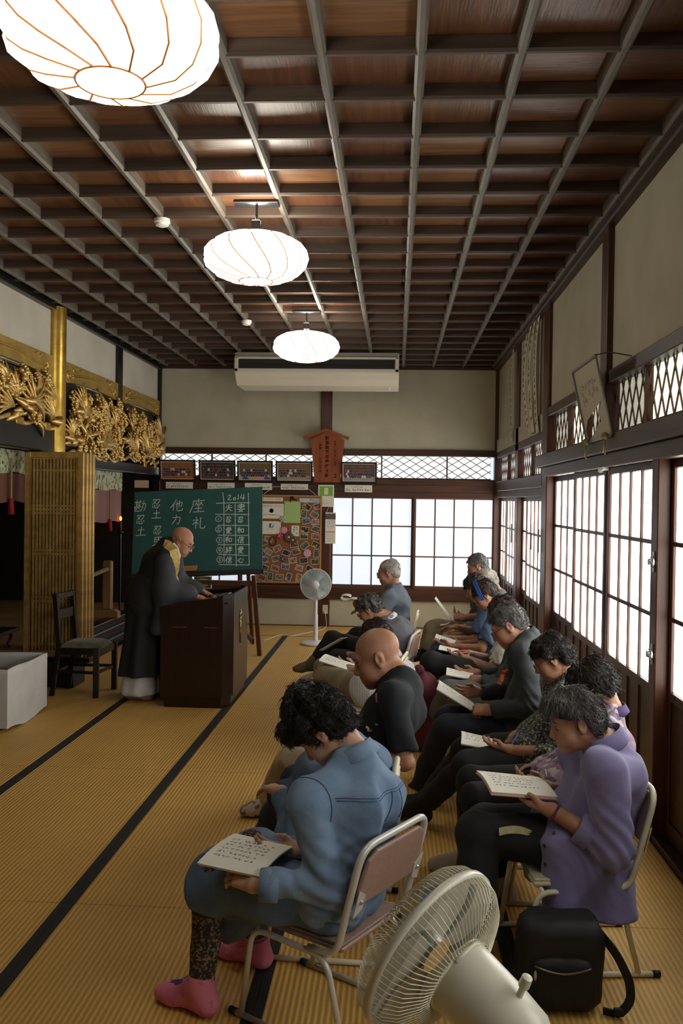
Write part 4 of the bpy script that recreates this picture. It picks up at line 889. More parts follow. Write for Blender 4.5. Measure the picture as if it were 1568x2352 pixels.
# ---- chalkboard on a folding easel
yb0, yb1 = 9.80, 10.06; zb0, zb1 = None, None
pTL, pTR, pBR, pBL = AY(294, 1124, yb1), AY(588, 1129, yb1), AY(602, 1311, yb0), AY(304, 1322, yb0)
o = (pBL + pBR) / 2; ux = pBR - pBL; wB = np.linalg.norm(ux); ux = ux / wB; uy = (pTL + pTR) / 2 - o; hB = np.linalg.norm(uy); uy = uy - ux * uy.dot(ux); uy /= np.linalg.norm(uy); un = np.cross(ux, uy)
wB = (np.linalg.norm(pBR - pBL) + np.linalg.norm(pTR - pTL)) / 2
M_chalkb = mat('chalkboard_green', (46, 86, 84), 0.6, 0, (41, 77, 76), scale=3, spec=0.25)
t = thing('chalkboard', 'green chalkboard with white Japanese writing and a five row table, behind the monk', 'chalkboard', tuple(o))
obj('panel', MB().prism([(-wB / 2, 0), (wB / 2, 0), (wB / 2, hB), (-wB / 2, hB)], 0.02, (o, ux, uy, un)), M_chalkb, t)
obj('chalk_tray', MB().prism([(-wB / 2, -0.035), (wB / 2 + 0.02, -0.035), (wB / 2 + 0.02, 0.012), (-wB / 2, 0.012)], 0.06, (o - un * 0.01, ux, uy, un)), mat('tray_black', (26, 24, 24), 0.5), t)
M_chalk = mat('chalk', (206, 216, 208), 0.9, 0, (160, 178, 170), scale=90, spec=0.05)
K = {  # chalk strokes in a 10 x 10 square, y up
 '忍': [[(1.5, 9), (8, 9.2), (7.2, 6.8), (5.6, 4.8)], [(4.6, 8.9), (3.6, 6.8), (1.6, 5.0)], [(2.4, 7.6), (4.4, 5.6)], [(1.6, 3.6), (2.2, 1.6)], [(3.4, 3.8), (4, 1.4), (6.6, 1.2), (7, 2.6)], [(5.2, 4.0), (5.8, 3.0)], [(7.6, 4.2), (8.2, 3.2)]],
 '土': [[(2.2, 6.2), (7.8, 6.4)], [(5, 9), (4.9, 1.8)], [(0.8, 1.4), (9.2, 1.6)]],
 '他': [[(4.2, 9.4), (2.6, 6.4), (0.4, 3.6)], [(2.6, 6.4), (2.6, 1.6)], [(4.2, 6), (9, 7.6), (8.4, 4.4), (7.6, 4.6)], [(6.8, 8.8), (6.6, 3.8)], [(5.2, 8), (5.2, 1.8), (6, 1), (9.2, 1.2), (9.4, 2.6)]],
 '力': [[(2, 7), (8.4, 7.4), (7.8, 3), (6.8, 1), (5.6, 2)], [(4.8, 9.2), (4.4, 5.6), (1.4, 1.2)]],
 '座': [[(5.4, 9.8), (5.4, 8.6)], [(1.8, 8.4), (9.4, 8.6)], [(2, 8.4), (1.8, 5), (0, 0.6)], [(4.2, 7.6), (3.2, 5.2)], [(4.1, 6.6), (5, 5.6)], [(7.4, 7.6), (6.4, 5.4)], [(7.2, 6.8), (8.6, 5.4)], [(5.6, 7.8), (5.6, 1)], [(3.4, 3.2), (8, 3.4)], [(2.4, 0.8), (9.6, 1)]],
 '礼': [[(2.8, 9.6), (3.4, 8.6)], [(0.8, 7.2), (4.8, 7.6), (0.6, 4)], [(3, 5.8), (3, 1)], [(3.4, 5.6), (4.8, 4.4)], [(6.2, 9), (6.2, 2), (6.8, 1), (9.6, 1.2), (9.8, 2.6)]],
 '勘': [[(0.4, 8), (5.8, 8.4)], [(1.8, 9.4), (1.8, 4.6)], [(4.2, 9.6), (4.2, 4.6)], [(1.8, 6.8), (4.2, 6.9)], [(1.8, 5.6), (4.2, 5.7)], [(0.2, 4.4), (5.6, 4.6)], [(0.8, 4.2), (0.8, 1), (5, 1.2)], [(2.6, 4), (1.8, 2.4)], [(3.4, 4), (4.2, 2.6)], [(5.8, 6.8), (9, 7), (8.4, 2), (7.4, 1.6)], [(7.2, 9), (7, 5.4), (5.4, 1)]],
 '界': [[(2, 9.2), (2, 5.4)], [(2, 9.2), (8, 9.4), (7.8, 5.4)], [(5, 9.2), (5, 5.4)], [(2, 7.3), (8, 7.4)], [(2, 5.4), (8, 5.5)], [(5, 5.4), (3.4, 3.6), (0.8, 2.4)], [(5, 5.4), (6.8, 3.6), (9.4, 2.6)], [(3.8, 3.4), (3.4, 1.6), (2.4, 0.4)], [(6.4, 3.4), (6.4, 0.4)]],
 '夫': [[(2, 7.4), (8, 7.6)], [(1, 5), (9, 5.2)], [(5, 9.4), (4.8, 5), (3.4, 2.6), (1, 0.8)], [(5, 5), (6.6, 2.4), (9, 1)]],
 '妻': [[(2, 8.6), (8, 8.7)], [(0.8, 7), (9.2, 7.1)], [(2, 5.4), (8, 5.5), (8, 8)], [(5, 9.8), (5, 4.4)], [(0.6, 3.2), (9.4, 3.4)], [(4.6, 4.2), (3, 2), (7, 0.4)], [(7, 3.2), (5.4, 1.4), (2, 0.2)]],
 '愛': [[(7.6, 9.6), (2.4, 8.8)], [(2.6, 8.2), (3, 7.4)], [(5, 8.4), (5.2, 7.6)], [(7.6, 8.6), (6.8, 7.6)], [(1.2, 6), (1.4, 7), (8.8, 7), (8.6, 6.2)], [(2.4, 5.6), (2.2, 4.6)], [(3.6, 6), (3.8, 4.6), (6.6, 4.6), (6.8, 5.4)], [(5, 6.2), (5.4, 5.6)], [(7.4, 6), (8, 5.2)], [(4.4, 4.4), (2, 2)], [(3.6, 3.4), (7, 3.4), (5, 1.4), (2.4, 0.2)], [(3.6, 2.4), (6, 1), (8.6, 0.2)]],
 '和': [[(4.2, 9.4), (1.2, 8.4)], [(0.4, 6.8), (5, 7)], [(2.8, 8.8), (2.8, 0.8)], [(2.7, 6.6), (0.4, 3.2)], [(3, 6), (4.8, 4.4)], [(5.8, 6.8), (5.8, 2)], [(5.8, 6.8), (9.2, 7), (9, 2)], [(5.8, 2.4), (9, 2.5)]],
 '信': [[(3.4, 9.4), (2.4, 6.6), (0.4, 4.2)], [(2.3, 6.4), (2.3, 0.8)], [(6.4, 9.6), (6.9, 8.8)], [(4, 8), (9.4, 8.1)], [(5, 6.4), (8.6, 6.5)], [(5, 5), (8.6, 5.1)], [(5, 3.4), (5, 0.6)], [(5, 3.4), (8.8, 3.5), (8.6, 0.6)], [(5, 0.9), (8.6, 1)]],
 '絆': [[(3, 9.4), (1, 7.4), (2.8, 6)], [(3.8, 7.6), (1, 4.6), (4, 4.9)], [(2.6, 4.6), (2.6, 0.6)], [(1.2, 3), (0.6, 1.4)], [(3.6, 3), (4.2, 1.8)], [(5.4, 9), (6, 7.8)], [(8.8, 9.2), (8, 7.6)], [(5, 6.6), (9.4, 6.8)], [(4.6, 4), (9.8, 4.2)], [(7.1, 9.4), (7.1, 0.2)]],
 '心': [[(1.4, 5.6), (1, 3)], [(3, 6.6), (3.4, 2.4), (4.6, 1.2), (7.2, 1.2), (7.6, 3)], [(5, 7.6), (5.6, 6)], [(7.8, 6.6), (8.8, 4.8)]],
 '2': [[(2, 7), (3.4, 9), (6, 8.6), (6, 6.6), (1.8, 1.4), (7.6, 1.4)]], '0': [[(4.4, 7), (2.4, 5.6), (2.4, 3), (4.4, 1.6), (6.4, 3), (6.6, 5.6), (4.4, 7)]], '1': [[(4.6, 8.8), (4.4, 1.4)]], '4': [[(3.6, 9), (1.4, 4), (8, 4.2)], [(6.4, 8.6), (5.8, 1.2)]], '3': [[(2.4, 8.4), (5.8, 8.4), (4, 5.6), (6.4, 4), (4.6, 1.4), (2, 2)]], '5': [[(6.6, 8.6), (2.8, 8.4), (2.6, 5.4), (5.8, 5.2), (6, 2.6), (2.4, 1.4)]]}
def board_xy(px, py):
    d = _ray(px, py); oo = o + un * 0.021; e = np.array((0, 0, EYE)); tt = (oo - e).dot(un) / d.dot(un); p = e + d * tt - oo; return p.dot(ux), p.dot(uy)
def chalk(ch, cx, cy, s, th=0.0085):
    x, y = board_xy(cx, cy); q = strokes([[((a - 5) / 10 * s, (b2 - 5) / 10 * s) for a, b2 in ln] for ln in K[ch]], th)
    q.v = [(p[0] + x + 0.06 * p[1], p[1] + y, 0) for p in q.v]; return q
def c4(x, y): return 260 + x / 4.055, 1080 + y / 4.055
def put_chalk(name, items, lab):
    mb = MB()
    for it in items: mb.merge(chalk(*it) if len(it) < 6 else it)
    obj('chalk_writing', place(mb, o + un * 0.0205, ux, uy, 0.0006), M_chalk, t, label=lab)
put_chalk('a', [('勘', *c4(255, 335), 0.15), ('忍', *c4(255, 462), 0.125), ('土', *c4(258, 570), 0.13)], 'chalk column at the far left of the board')
put_chalk('b', [('忍', *c4(402, 315), 0.125), ('土', *c4(402, 412), 0.12), ('忍', *c4(412, 560), 0.12), ('界', *c4(418, 672), 0.14)], 'chalk column partly hidden by the monk')
put_chalk('c', [('他', *c4(592, 330), 0.155), ('力', *c4(588, 462), 0.13)], 'chalk column above the monk')
put_chalk('d', [('座', *c4(785, 332), 0.17), ('礼', *c4(795, 492), 0.155)], 'chalk column right of the monk')
tb = MB()
def line(*pts, th=0.008): tb.merge(strokes([[board_xy(*c4(*p)) for p in pts]], th))
line((1020, 210), (1030, 300), (1032, 858)); line((1258, 213), (1260, 500), (1265, 882)); line((960, 308), (1120, 302), (1272, 304)); line((1134, 304), (1138, 600), (1146, 895)); line((950, 410), (1262, 412)); line((975, 512), (1260, 515)); line((976, 605), (1252, 608)); line((976, 694), (1268, 692)); line((982, 784), (1250, 794)); line((985, 878), (1265, 883))
obj('chalk_table', place(tb, o + un * 0.0205, ux, uy, 0.0006), M_chalk, t)
its = [('2', *c4(1085, 254), 0.075), ('0', *c4(1132, 262), 0.06), ('1', *c4(1166, 252), 0.075), ('4', *c4(1205, 252), 0.08), ('夫', *c4(1075, 350), 0.09), ('妻', *c4(1190, 350), 0.1)]
for r, (y, a, c) in enumerate(((462, '忍', '忍'), (560, '愛', '和'), (648, '和', '信'), (742, '絆', '愛'), (836, '信', '心'))): its += [(a, *c4(1074, y), 0.08), (c, *c4(1186, y), 0.08)]
put_chalk('e', its, 'chalk writing inside the table')
cm = MB()
for r, (x, y, ch) in enumerate(((980, 452, '1'), (980, 550, '2'), (988, 650, '3'), (990, 745, '4'), (992, 832, '5'))):
    bx_, by_ = board_xy(*c4(x, y)); cm.merge(strokes([[(bx_ + 0.034 * math.cos(a), by_ + 0.034 * math.sin(a)) for a in np.linspace(0.3, 2 * PI + 0.3, 16)]], 0.006)); cm.merge(chalk(ch, *c4(x + 2, y), 0.045, 0.006))
obj('chalk_numerals', place(cm, o + un * 0.0205, ux, uy, 0.0006), M_chalk, t)
M_eas = wood('easel_wood', (96, 52, 32), (66, 36, 24), 2, 0.4)
t = thing('easel', 'dark brown wooden easel carrying the chalkboard', 'easel', (-2.1, 9.95, 0))
fR = F(596, 1506); fL = np.array((-2.62, 9.95, 0.0)); tR = AY(582, 1318, 9.86); tL = np.array((-2.7, 9.86, tR[2]))
for a, e in ((fR, tR), (fL, tL)):
    a = np.array(a); a[2] = 0.03; obj('leg', MB().bar(a - (0, 0, 0.03), np.array((e[0], e[1], e[2] - 0.02)), 0.045, 0.06, up=(0, 1, 0)), M_eas, t); sg = -0.22 if e[0] > -2 else 0.22; obj('back_leg', MB().bar((a[0] + sg, a[1] + 0.85, 0.0), (e[0] + sg * 0.6, e[1] + 0.28, 1.3), 0.04, 0.05, up=(0, 1, 0)), M_eas, t)
mr = AY(575, 1338, 9.87); obj('crossbar', MB().bar((tL[0], 9.86, mr[2] - 0.005), (mr[0] + 0.02, 9.86, mr[2] - 0.005), 0.035, 0.05), M_eas, t)
lr = AY(576, 1485, 9.94); obj('side_brace', MB().bar((lr[0] + 0.02, 9.95, 0.16), (lr[0] - 0.2, 10.7, 0.16), 0.03, 0.06), M_eas, t); obj('side_brace', MB().bar((-2.62, 9.97, 0.16), (-2.4, 10.72, 0.16), 0.03, 0.06), M_eas, t); obj('lower_rail', MB().bar((-2.4, 10.72, 0.16), (lr[0] - 0.2, 10.72, 0.16), 0.03, 0.06), M_eas, t)
pE = board_xy(438, 1307); c0 = o + ux * pE[0] + uy * 0.045 + un * 0.05
t = thing('chalk_eraser', 'wooden chalk eraser on the tray beside the monk', 'eraser', tuple(c0))
obj('wood_back', MB().prism([(-0.085, -0.03), (0.075, -0.03), (0.085, 0.03), (-0.095, 0.03)], 0.02, (c0, ux, uy, un)), wood('eraser_wood', (176, 124, 78), (150, 100, 62), 0), t, bevel=0.006)
obj('felt', MB().prism([(-0.085, -0.028), (0.075, -0.028), (0.08, 0.02), (-0.09, 0.02)], 0.018, (c0 - un * 0.019, ux, uy, un)), M_black, t); obj('screw', MB().ball(c0 + un * 0.02 + ux * 0.045, 0.008, 8, 6), M_steel, t)
# flower pictures leaning behind the easel
for (xa, xb, za, zb, yy, lab, cols) in ((1, 2, 0, 0, 0, '', ()),)[:0]: pass
def flower_picture(pa, pb, yy, lab, bg, fl):
    A, B = AY(*pa, yy), AY(*pb, yy); t = thing('flower_picture', lab, 'picture', ((A[0] + B[0]) / 2, yy, B[2]), 0, 'pictures behind the easel'); w, h = B[0] - A[0], A[2] - B[2]; cx, cz = (A[0] + B[0]) / 2, (A[2] + B[2]) / 2
    obj('panel', MB().box(A[0], yy, B[2], B[0], yy + 0.012, A[2]), M_paper, t)
    q = MB(); q.use(bg).quad((-w * 0.44, -h * 0.44, 0), (w * 0.44, -h * 0.44, 0), (w * 0.44, h * 0.44, 0), (-w * 0.44, h * 0.44, 0)); q.use(fl)
    for k in range(7):
        a = 2 * PI * k / 7; q.add([(w * 0.2 * math.cos(a) + w * 0.17 * math.cos(a2), h * 0.2 * math.sin(a) + h * 0.17 * math.sin(a2), 0.0005 + 0.0001 * k) for a2 in np.linspace(0, 2 * PI, 9, endpoint=False)], [tuple(range(9))])
    obj('print', place(q, (cx, yy - 0.001, cz), (1, 0, 0), (0, 0, 1)), None, t)
    obj('stand', MB().box(A[0] + w * 0.4, yy + 0.012, 0.0, A[0] + w * 0.6, yy + 0.04, B[2] + 0.02), M_wood, t)
flower_picture((445, 1323), (486, 1352), 10.3, 'picture of a large pale flower with green leaves below the chalkboard', mat('leaf_print', (96, 120, 50), 0.5, 0, (60, 84, 34), scale=20), mat('magnolia_print', (186, 176, 156), 0.5))
flower_picture((420, 1320), (441, 1366), 10.32, 'narrow picture strip of pink and green below the chalkboard, beside the monk', mat('pink_print', (206, 150, 160), 0.5, 0, (90, 110, 70), scale=14), mat('green_print', (90, 120, 70), 0.5))
# ---- lectern
M_lec = wood('lectern_veneer', (36, 18, 15), (26, 13, 11), 2, 0.28, 4, 0.5)
lx0, lx1, ly0, ly1 = -1.965, -1.365, 7.39, 8.36
t = thing('lectern', 'dark red-brown speaker lectern with a sloped recessed top, before the monk', 'lectern', ((lx0 + lx1) / 2, (ly0 + ly1) / 2, 0))
ch = 0.13
zt = lambda x: 0.855 + (x - lx0) / (lx1 - lx0) * 0.10
def side(y, th, lab='side_panel'):
    obj(lab, MB().prism([(lx0, 0.09), (lx1 - 0.07, 0.09), (lx1 - 0.07, zt(lx1 - 0.07)), (lx0 + 0.25, zt(lx0 + 0.25) + 0.012), (lx0, zt(lx0))], th, ((0, y, 0), (1, 0, 0), (0, 0, 1), (0, 1, 0))), M_lec, t, bevel=0.003)
side(ly0, 0.022); side(ly1 - 0.022, 0.022)
obj('front_panel', MB().box(lx1 - 0.022, ly0 + ch, 0.09, lx1, ly1 - ch, zt(lx1) + 0.005, 0.003), M_lec, t)
for s in (0, 1):
    y0, y1 = (ly0, ly0 + ch) if s == 0 else (ly1, ly1 - ch)
    P = [(lx1 - 0.07, y0), (lx1, y1), (lx1 - 0.022, y1), (lx1 - 0.085, y0 + (0.022 if s == 0 else -0.022))]
    if s: P = P[::-1]
    obj('corner_panel', MB().prism(P, zt(lx1) - 0.085, ((0, 0, 0.09), (1, 0, 0), (0, 1, 0), (0, 0, 1))), M_lec, t)
obj('plinth', MB().prism([(lx0 + 0.03, ly0 + 0.015), (lx1 - 0.085, ly0 + 0.015), (lx1 - 0.02, ly0 + ch + 0.01), (lx1 - 0.02, ly1 - ch - 0.01), (lx1 - 0.085, ly1 - 0.015), (lx0 + 0.03, ly1 - 0.015)], 0.09, ((0, 0, 0), (1, 0, 0), (0, 1, 0), (0, 0, 1))), M_lec, t)
obj('sloped_desk', MB().prism([(lx0 + 0.0, 0.79), (lx1 - 0.03, 0.885), (lx1 - 0.03, 0.90), (lx0, 0.805)], ly1 - ly0 - 0.044, ((0, ly0 + 0.022, 0), (1, 0, 0), (0, 0, 1), (0, 1, 0))), M_lec, t)
obj('shelf', MB().box(lx0 + 0.03, ly0 + 0.022, 0.42, lx1 - 0.09, ly1 - 0.022, 0.44), M_lec, t)
for k, x in enumerate((lx0 + 0.16, lx0 + 0.43)): obj('handle_slot', MB().box(x - 0.06, ly0 - 0.002, 0.68, x + 0.06, ly0 + 0.004, 0.688), wood('lectern_edge', (110, 48, 34), (90, 40, 30), 0), t)
M_brass = mat('aged_brass', (150, 128, 80), 0.4, 0.8)
ey, ez = 7.84, 0.74; mb = MB()
ring = MB()
for k in range(5): a = 2 * PI * k / 5 + 0.3; ring.ball((lx1 + 0.004, ey + 0.035 * math.cos(a), ez + 0.035 * math.sin(a)), (0.006, 0.02, 0.02), 8, 6)
for k in range(4): ring.ball((lx1 + 0.004, ey - 0.03 + 0.012 * k, ez - 0.06 - 0.045 * k), (0.006, 0.012, 0.026), 8, 6)
ring.tube([(lx1 + 0.004, ey, ez - 0.02), (lx1 + 0.004, ey - 0.01, ez - 0.1), (lx1 + 0.004, ey + 0.01, ez - 0.25)], 0.007, 6)
obj('emblem', ring, M_brass, t, smooth=True)
# things on the lectern
t = thing('microphone', 'grey handheld microphone lying on the lectern top', 'microphone', (-1.5, 7.62, 0.9))
a = np.array((-1.56, 7.60, 0.915)); e = np.array((-1.44, 7.86, 0.935)); d = (e - a) / np.linalg.norm(e - a)
obj('grille_head', MB().ball(a, 0.028, 14, 10), mat('mic_grille', (120, 122, 124), 0.4, 0.7, bump=0.5, bscale=600), t, smooth=True); obj('body', MB().tube([a + d * 0.02, a + d * 0.05, a + d * 0.2], [0.026, 0.021, 0.015], 14), mat('mic_body', (40, 40, 42), 0.4), t, smooth=True); obj('end_cap', MB().tube([a + d * 0.2, a + d * 0.26], 0.008, 8), M_white, t)
t = thing('spectacles', 'folded reading glasses resting on the lectern top', 'glasses', (-1.62, 7.9, 0.89))
for s in (-1, 1): obj('rim', MB().tube([(-1.62 + s * 0.03 + 0.024 * math.cos(q), 7.9 + 0.018 * math.sin(q), 0.895 + 0.018 * math.sin(q)) for q in np.linspace(0, 2 * PI, 14, endpoint=False)], 0.0025, 5, True), M_steel, t, smooth=True)
obj('temple_arm', MB().tube([(-1.57, 7.9, 0.9), (-1.60, 7.98, 0.893), (-1.68, 7.98, 0.888)], 0.002, 5), M_steel, t)
t = tag(obj('open_book', MB().prism([(-0.14, 0), (0, 0.012), (0.14, 0), (0.14, 0.012), (0, 0.022), (-0.14, 0.012)], 0.2, ((-1.72, 7.75, 0.845), (0, 1, 0), (0, 0, 1), (1, 0, 0.17))), M_paper, origin=(-1.7, 7.75, 0.85)), 'open booklet lying on the sloped lectern top before the monk', 'book')
# ---- black wooden chair
M_ebony = wood('ebony_stain', (30, 24, 24), (20, 17, 17), 2, 0.3)
t = thing('dining_chair', 'black wooden chair with an olive green cushion behind the monk', 'chair', (-2.79, 7.82, 0))
fl, rl, frr, rr_ = F(220, 1603), F(119, 1598), F(262, 1583), F(158, 1581)
def leg(p, q, w): obj('leg', MB().bar(p, q, w, w, up=(0, 1, 0)), M_ebony, t, bevel=0.004)
for p in (fl, frr): leg(p, (p[0], p[1], 0.44), 0.045)
for p in (rl, rr_): leg(p, (p[0] + 0.06, p[1], 0.44), 0.04); obj('back_post', MB().bar((p[0] + 0.06, p[1], 0.42), (p[0] + 0.02, p[1], 0.91), 0.034, 0.042, up=(1, 0, 0)), M_ebony, t, bevel=0.004)
xr = rl[0] + 0.05
for (a, e) in (((fl[0], fl[1]), (xr, rl[1])), ((frr[0], frr[1]), (xr, rr_[1])), ((fl[0], fl[1]), (frr[0], frr[1])), ((xr, rl[1]), (xr, rr_[1]))):
    obj('seat_rail', MB().bar((a[0], a[1], 0.405), (e[0], e[1], 0.405), 0.03, 0.06), M_ebony, t); obj('stretcher', MB().bar((a[0], a[1], 0.22), (e[0], e[1], 0.22), 0.016, 0.026), M_ebony, t)
for z, h in ((0.885, 0.05), (0.72, 0.09)): obj('back_slat', MB().bar((rl[0] + 0.035, rl[1], z), (rr_[0] + 0.035, rr_[1], z), 0.022, h), M_ebony, t, bevel=0.004)
cu = MB(); n = 12; v = []
for i in range(n + 1):
    for j in range(n + 1):
        u, w = i / n, j / n; x = xr + 0.01 + (fl[0] + 0.03 - xr) * u; y = rl[1] - 0.02 + (rr_[1] - rl[1] + 0.04) * w; h = 0.055 * (max(0, 1 - (2 * u - 1) ** 4) * max(0, 1 - (2 * w - 1) ** 4)) ** 0.5; v.append((x, y, 0.43 + h))
cu.add(v, [(i * (n + 1) + j, (i + 1) * (n + 1) + j, (i + 1) * (n + 1) + j + 1, i * (n + 1) + j + 1) for i in range(n) for j in range(n)])
obj('cushion', cu, mat('olive_velvet', (104, 100, 70), 0.9, 0, (84, 80, 58), scale=30, sheen=0.3), t, smooth=True)
# ---- white cloth covered offering chest
M_cloth = mat('white_cotton', (206, 206, 204), 0.85, 0, (190, 190, 190), scale=5, bump=0.35, bscale=9)
p = F(16, 1684); q = F(111, 1628)
cx0, cx1, cy0, cy1, cz = p[0] - 0.92, p[0], p[1], q[1] - 0.02, 0.47
t = thing('offering_chest', 'large white cloth covered chest open at the top, at the left edge', 'chest', ((cx0 + cx1) / 2, (cy0 + cy1) / 2, 0))
def cloth_wall(P0, P1, lab, th=0.016):
    P0, P1 = np.array(P0), np.array(P1); n, m = 24, 10; v = []; f = []; L = np.linalg.norm(P1 - P0); d = (P1 - P0) / L; nn = np.array((d[1], -d[0])); r = random.Random(lab)
    for side in (0, 1):
        for i in range(n + 1):
            for k in range(m + 1):
                u = i / n; w = k / m; z = cz * w + (0.02 * math.sin(7 * u + 1) * (1 - w) + 0.012 if w < 0.15 else 0.004 * math.sin(9 * u)); off = 0.008 * math.sin(6 * u + 3 * w) * math.sin(PI * u) + 0.02 * (1 - w) * u * (1 - u) - side * th
                a = P0 + d * L * u + nn * off; v.append((a[0], a[1], max(0.003, z)))
    S = (n + 1) * (m + 1)
    for s in (0, 1):
        for i in range(n):
            for k in range(m):
                a = s * S + i * (m + 1) + k; e = (a, a + 1, a + m + 2, a + m + 1); f.append(e if s else e[::-1])
    for i in range(n): a = i * (m + 1) + m; f.append((a, a + m + 1, a + m + 1 + S, a + S))
    obj('cloth_side', MB().add(v, f), M_cloth, t, smooth=True)
cloth_wall((cx0, cy0), (cx1, cy0), 1); cloth_wall((cx1, cy0), (cx1, cy1), 2); cloth_wall((cx1, cy1), (cx0, cy1), 3); cloth_wall((cx0, cy1), (cx0, cy0), 4)
obj('grate', MB().box(cx0 + 0.02, cy0 + 0.02, 0.3, cx1 - 0.02, cy1 - 0.02, 0.315), mat('chest_inside', (96, 78, 44), 0.7, 0, (120, 100, 56), scale=20), t)
for k in range(7): y = cy0 + 0.07 + (cy1 - cy0 - 0.14) * k / 6; obj('grate_bar', MB().box(cx0 + 0.03, y - 0.015, 0.315, cx1 - 0.03, y + 0.015, 0.345), M_tab, t)
obj('wooden_knob', MB().ball((cx1 - 0.1, cy0 - 0.02, 0.17), (0.03, 0.02, 0.014), 10, 8), M_tab, t, smooth=True)
# ---- hanging strips with vertical writing, high on the right wall
M_strip = mat('calligraphy_paper', (208, 200, 176), 0.85, spec=0.1)
def strip(y, w, zt, zb, lab, bow, seed, xo=0.04):
    t = thing('writing_strip', lab, 'banner', (XR - xo, y, zb), 0, 'calligraphy strips on the right wall'); n = 18; v = []; f = []
    for i in range(n + 1):
        u = i / n; z = zt + (zb - zt) * u; dx = -xo - bow * math.sin(PI * u) - (0.006 * math.sin(u * 7)); dy = bow * 0.6 * math.sin(PI * u) - 0.12 * max(0, u - 0.85) * 4 * (1 if seed % 2 else 0.6)
        v += [(XR + dx, y + dy + w / 2, z), (XR + dx, y + dy - w / 2, z), (XR + dx + 0.002, y + dy + w / 2, z), (XR + dx + 0.002, y + dy - w / 2, z)]
    for i in range(n): a = 4 * i; f += [(a, a + 1, a + 5, a + 4), (a + 2, a + 6, a + 7, a + 3), (a, a + 4, a + 6, a + 2), (a + 1, a + 3, a + 7, a + 5)]
    obj('paper', MB().add(v, f), M_strip, t, smooth=True)
    r = random.Random(seed); mb = MB(); z = zt - 0.06
    while z < 0 or z > zb + 0.05:
        u = (zt - z) / (zt - zb); dx = -xo - bow * math.sin(PI * u) - 0.006 * math.sin(u * 7) - 0.002; dy = bow * 0.6 * math.sin(PI * u) - 0.12 * max(0, u - 0.85) * 4 * (1 if seed % 2 else 0.6); s = min(0.055, w * 0.6)
        for k in range(6):
            a = r.choice([0, 0, PI / 2, 1, -0.8]); l = r.uniform(0.3, 0.9) * s; cy_, cz_ = y + dy + r.uniform(-0.35, 0.35) * s, z + r.uniform(-0.35, 0.35) * s; mb.bar((XR + dx, cy_ - math.cos(a) * l / 2, cz_ - math.sin(a) * l / 2), (XR + dx, cy_ + math.cos(a) * l / 2, cz_ + math.sin(a) * l / 2), 0.001, 0.008, up=(0, -math.sin(a), math.cos(a)))
        z -= s * 1.25 if r.random() > 0.1 else s * 2.2
    obj('brush_writing', mb, M_ink, t, kind='stuff')
strip(10.66, 0.14, 3.60, 2.50, 'single long narrow strip of writing by the farther post', 0.02, 4)
strip(8.78, 0.17, 3.59, 2.46, 'long strip of writing nearest the big post', 0.03, 5); strip(9.0, 0.16, 3.59, 2.48, 'second long strip of writing from the big post', 0.045, 6, 0.045); strip(9.22, 0.15, 3.585, 2.49, 'third long strip of writing from the big post', 0.06, 7, 0.05)
strip(9.55, 0.12, 3.57, 3.08, 'short torn strip of writing beside the three long ones', 0.03, 8)
# ---- tilted framed sheet on the beam
A, B, C_, D = AX(1316, 850, XR - 0.2), AX(1369, 813, XR - 0.2), AX(1407, 1002, XR - 0.09), AX(1348, 1020, XR - 0.09)
o = (C_ + D) / 2; ux = C_ - D; wq = np.linalg.norm(ux); ux /= wq; uy = (A + B) / 2 - o; hq = np.linalg.norm(uy); uy = uy - ux * uy.dot(ux); uy /= np.linalg.norm(uy); un = np.cross(ux, uy)
t = thing('framed_sheet', 'glazed sheet of writing with a torn lower part, leaning out from the beam', 'picture', tuple(o))
M_thinf = mat('thin_metal_frame', (130, 132, 128), 0.35, 0.6)
tear = [(-wq * 0.42, hq * 0.02), (-wq * 0.12, hq * 0.12), (wq * 0.06, hq * 0.2), (wq * 0.2, hq * 0.22), (wq * 0.14, hq * 0.32), (wq * 0.34, hq * 0.46), (wq * 0.02, hq * 0.38), (-wq * 0.3, hq * 0.3), (-wq * 0.44, hq * 0.18)]
loop = [(-wq / 2, 0), (wq / 2, 0), (wq / 2, hq), (-wq / 2, hq)]; key = loop + [loop[0]] + tear[::-1][:0] + [tear[0]] + tear[::-1] ; M_card = mat('sheet_card', (176, 164, 138), 0.6)
km = MB().add([(p[0], p[1], 0) for p in loop + tear], [(0, 1, 6, 5, 4), (1, 7, 6), (1, 2, 9, 8, 7), (2, 3, 10, 9), (3, 0, 4, 12, 11, 10)])
obj('sheet', place(km, o - un * 0.003, ux, uy), M_card, t)
for (a, c) in (((-wq / 2, 0), (wq / 2, 0.014)), ((-wq / 2, hq - 0.014), (wq / 2, hq)), ((-wq / 2, 0), (-wq / 2 + 0.014, hq)), ((wq / 2 - 0.014, 0), (wq / 2, hq))): obj('frame_bar', MB().prism([a, (c[0], a[1]), c, (a[0], c[1])], 0.008, (o, ux, uy, un)), M_thinf, t)
obj('written_columns', place(scribble(wq * 0.66, hq * 0.34, 7, 6, True, th=0.1), o + uy * hq * 0.6 + un * 0.0015, ux, uy), mat('red_brown_ink', (120, 90, 70), 0.8), t)
obj('hanging_wire', MB().tube([tuple(o + uy * hq + ux * wq * 0.4), tuple(o + uy * hq * 1.02 + ux * wq * 0.5 + np.array((0.08, 0, 0))), (XR - 0.02, float(B[1]) - 0.12, float(B[2]) - 0.03)], 0.004, 5), mat('rusty_wire', (70, 52, 40), 0.6), t)
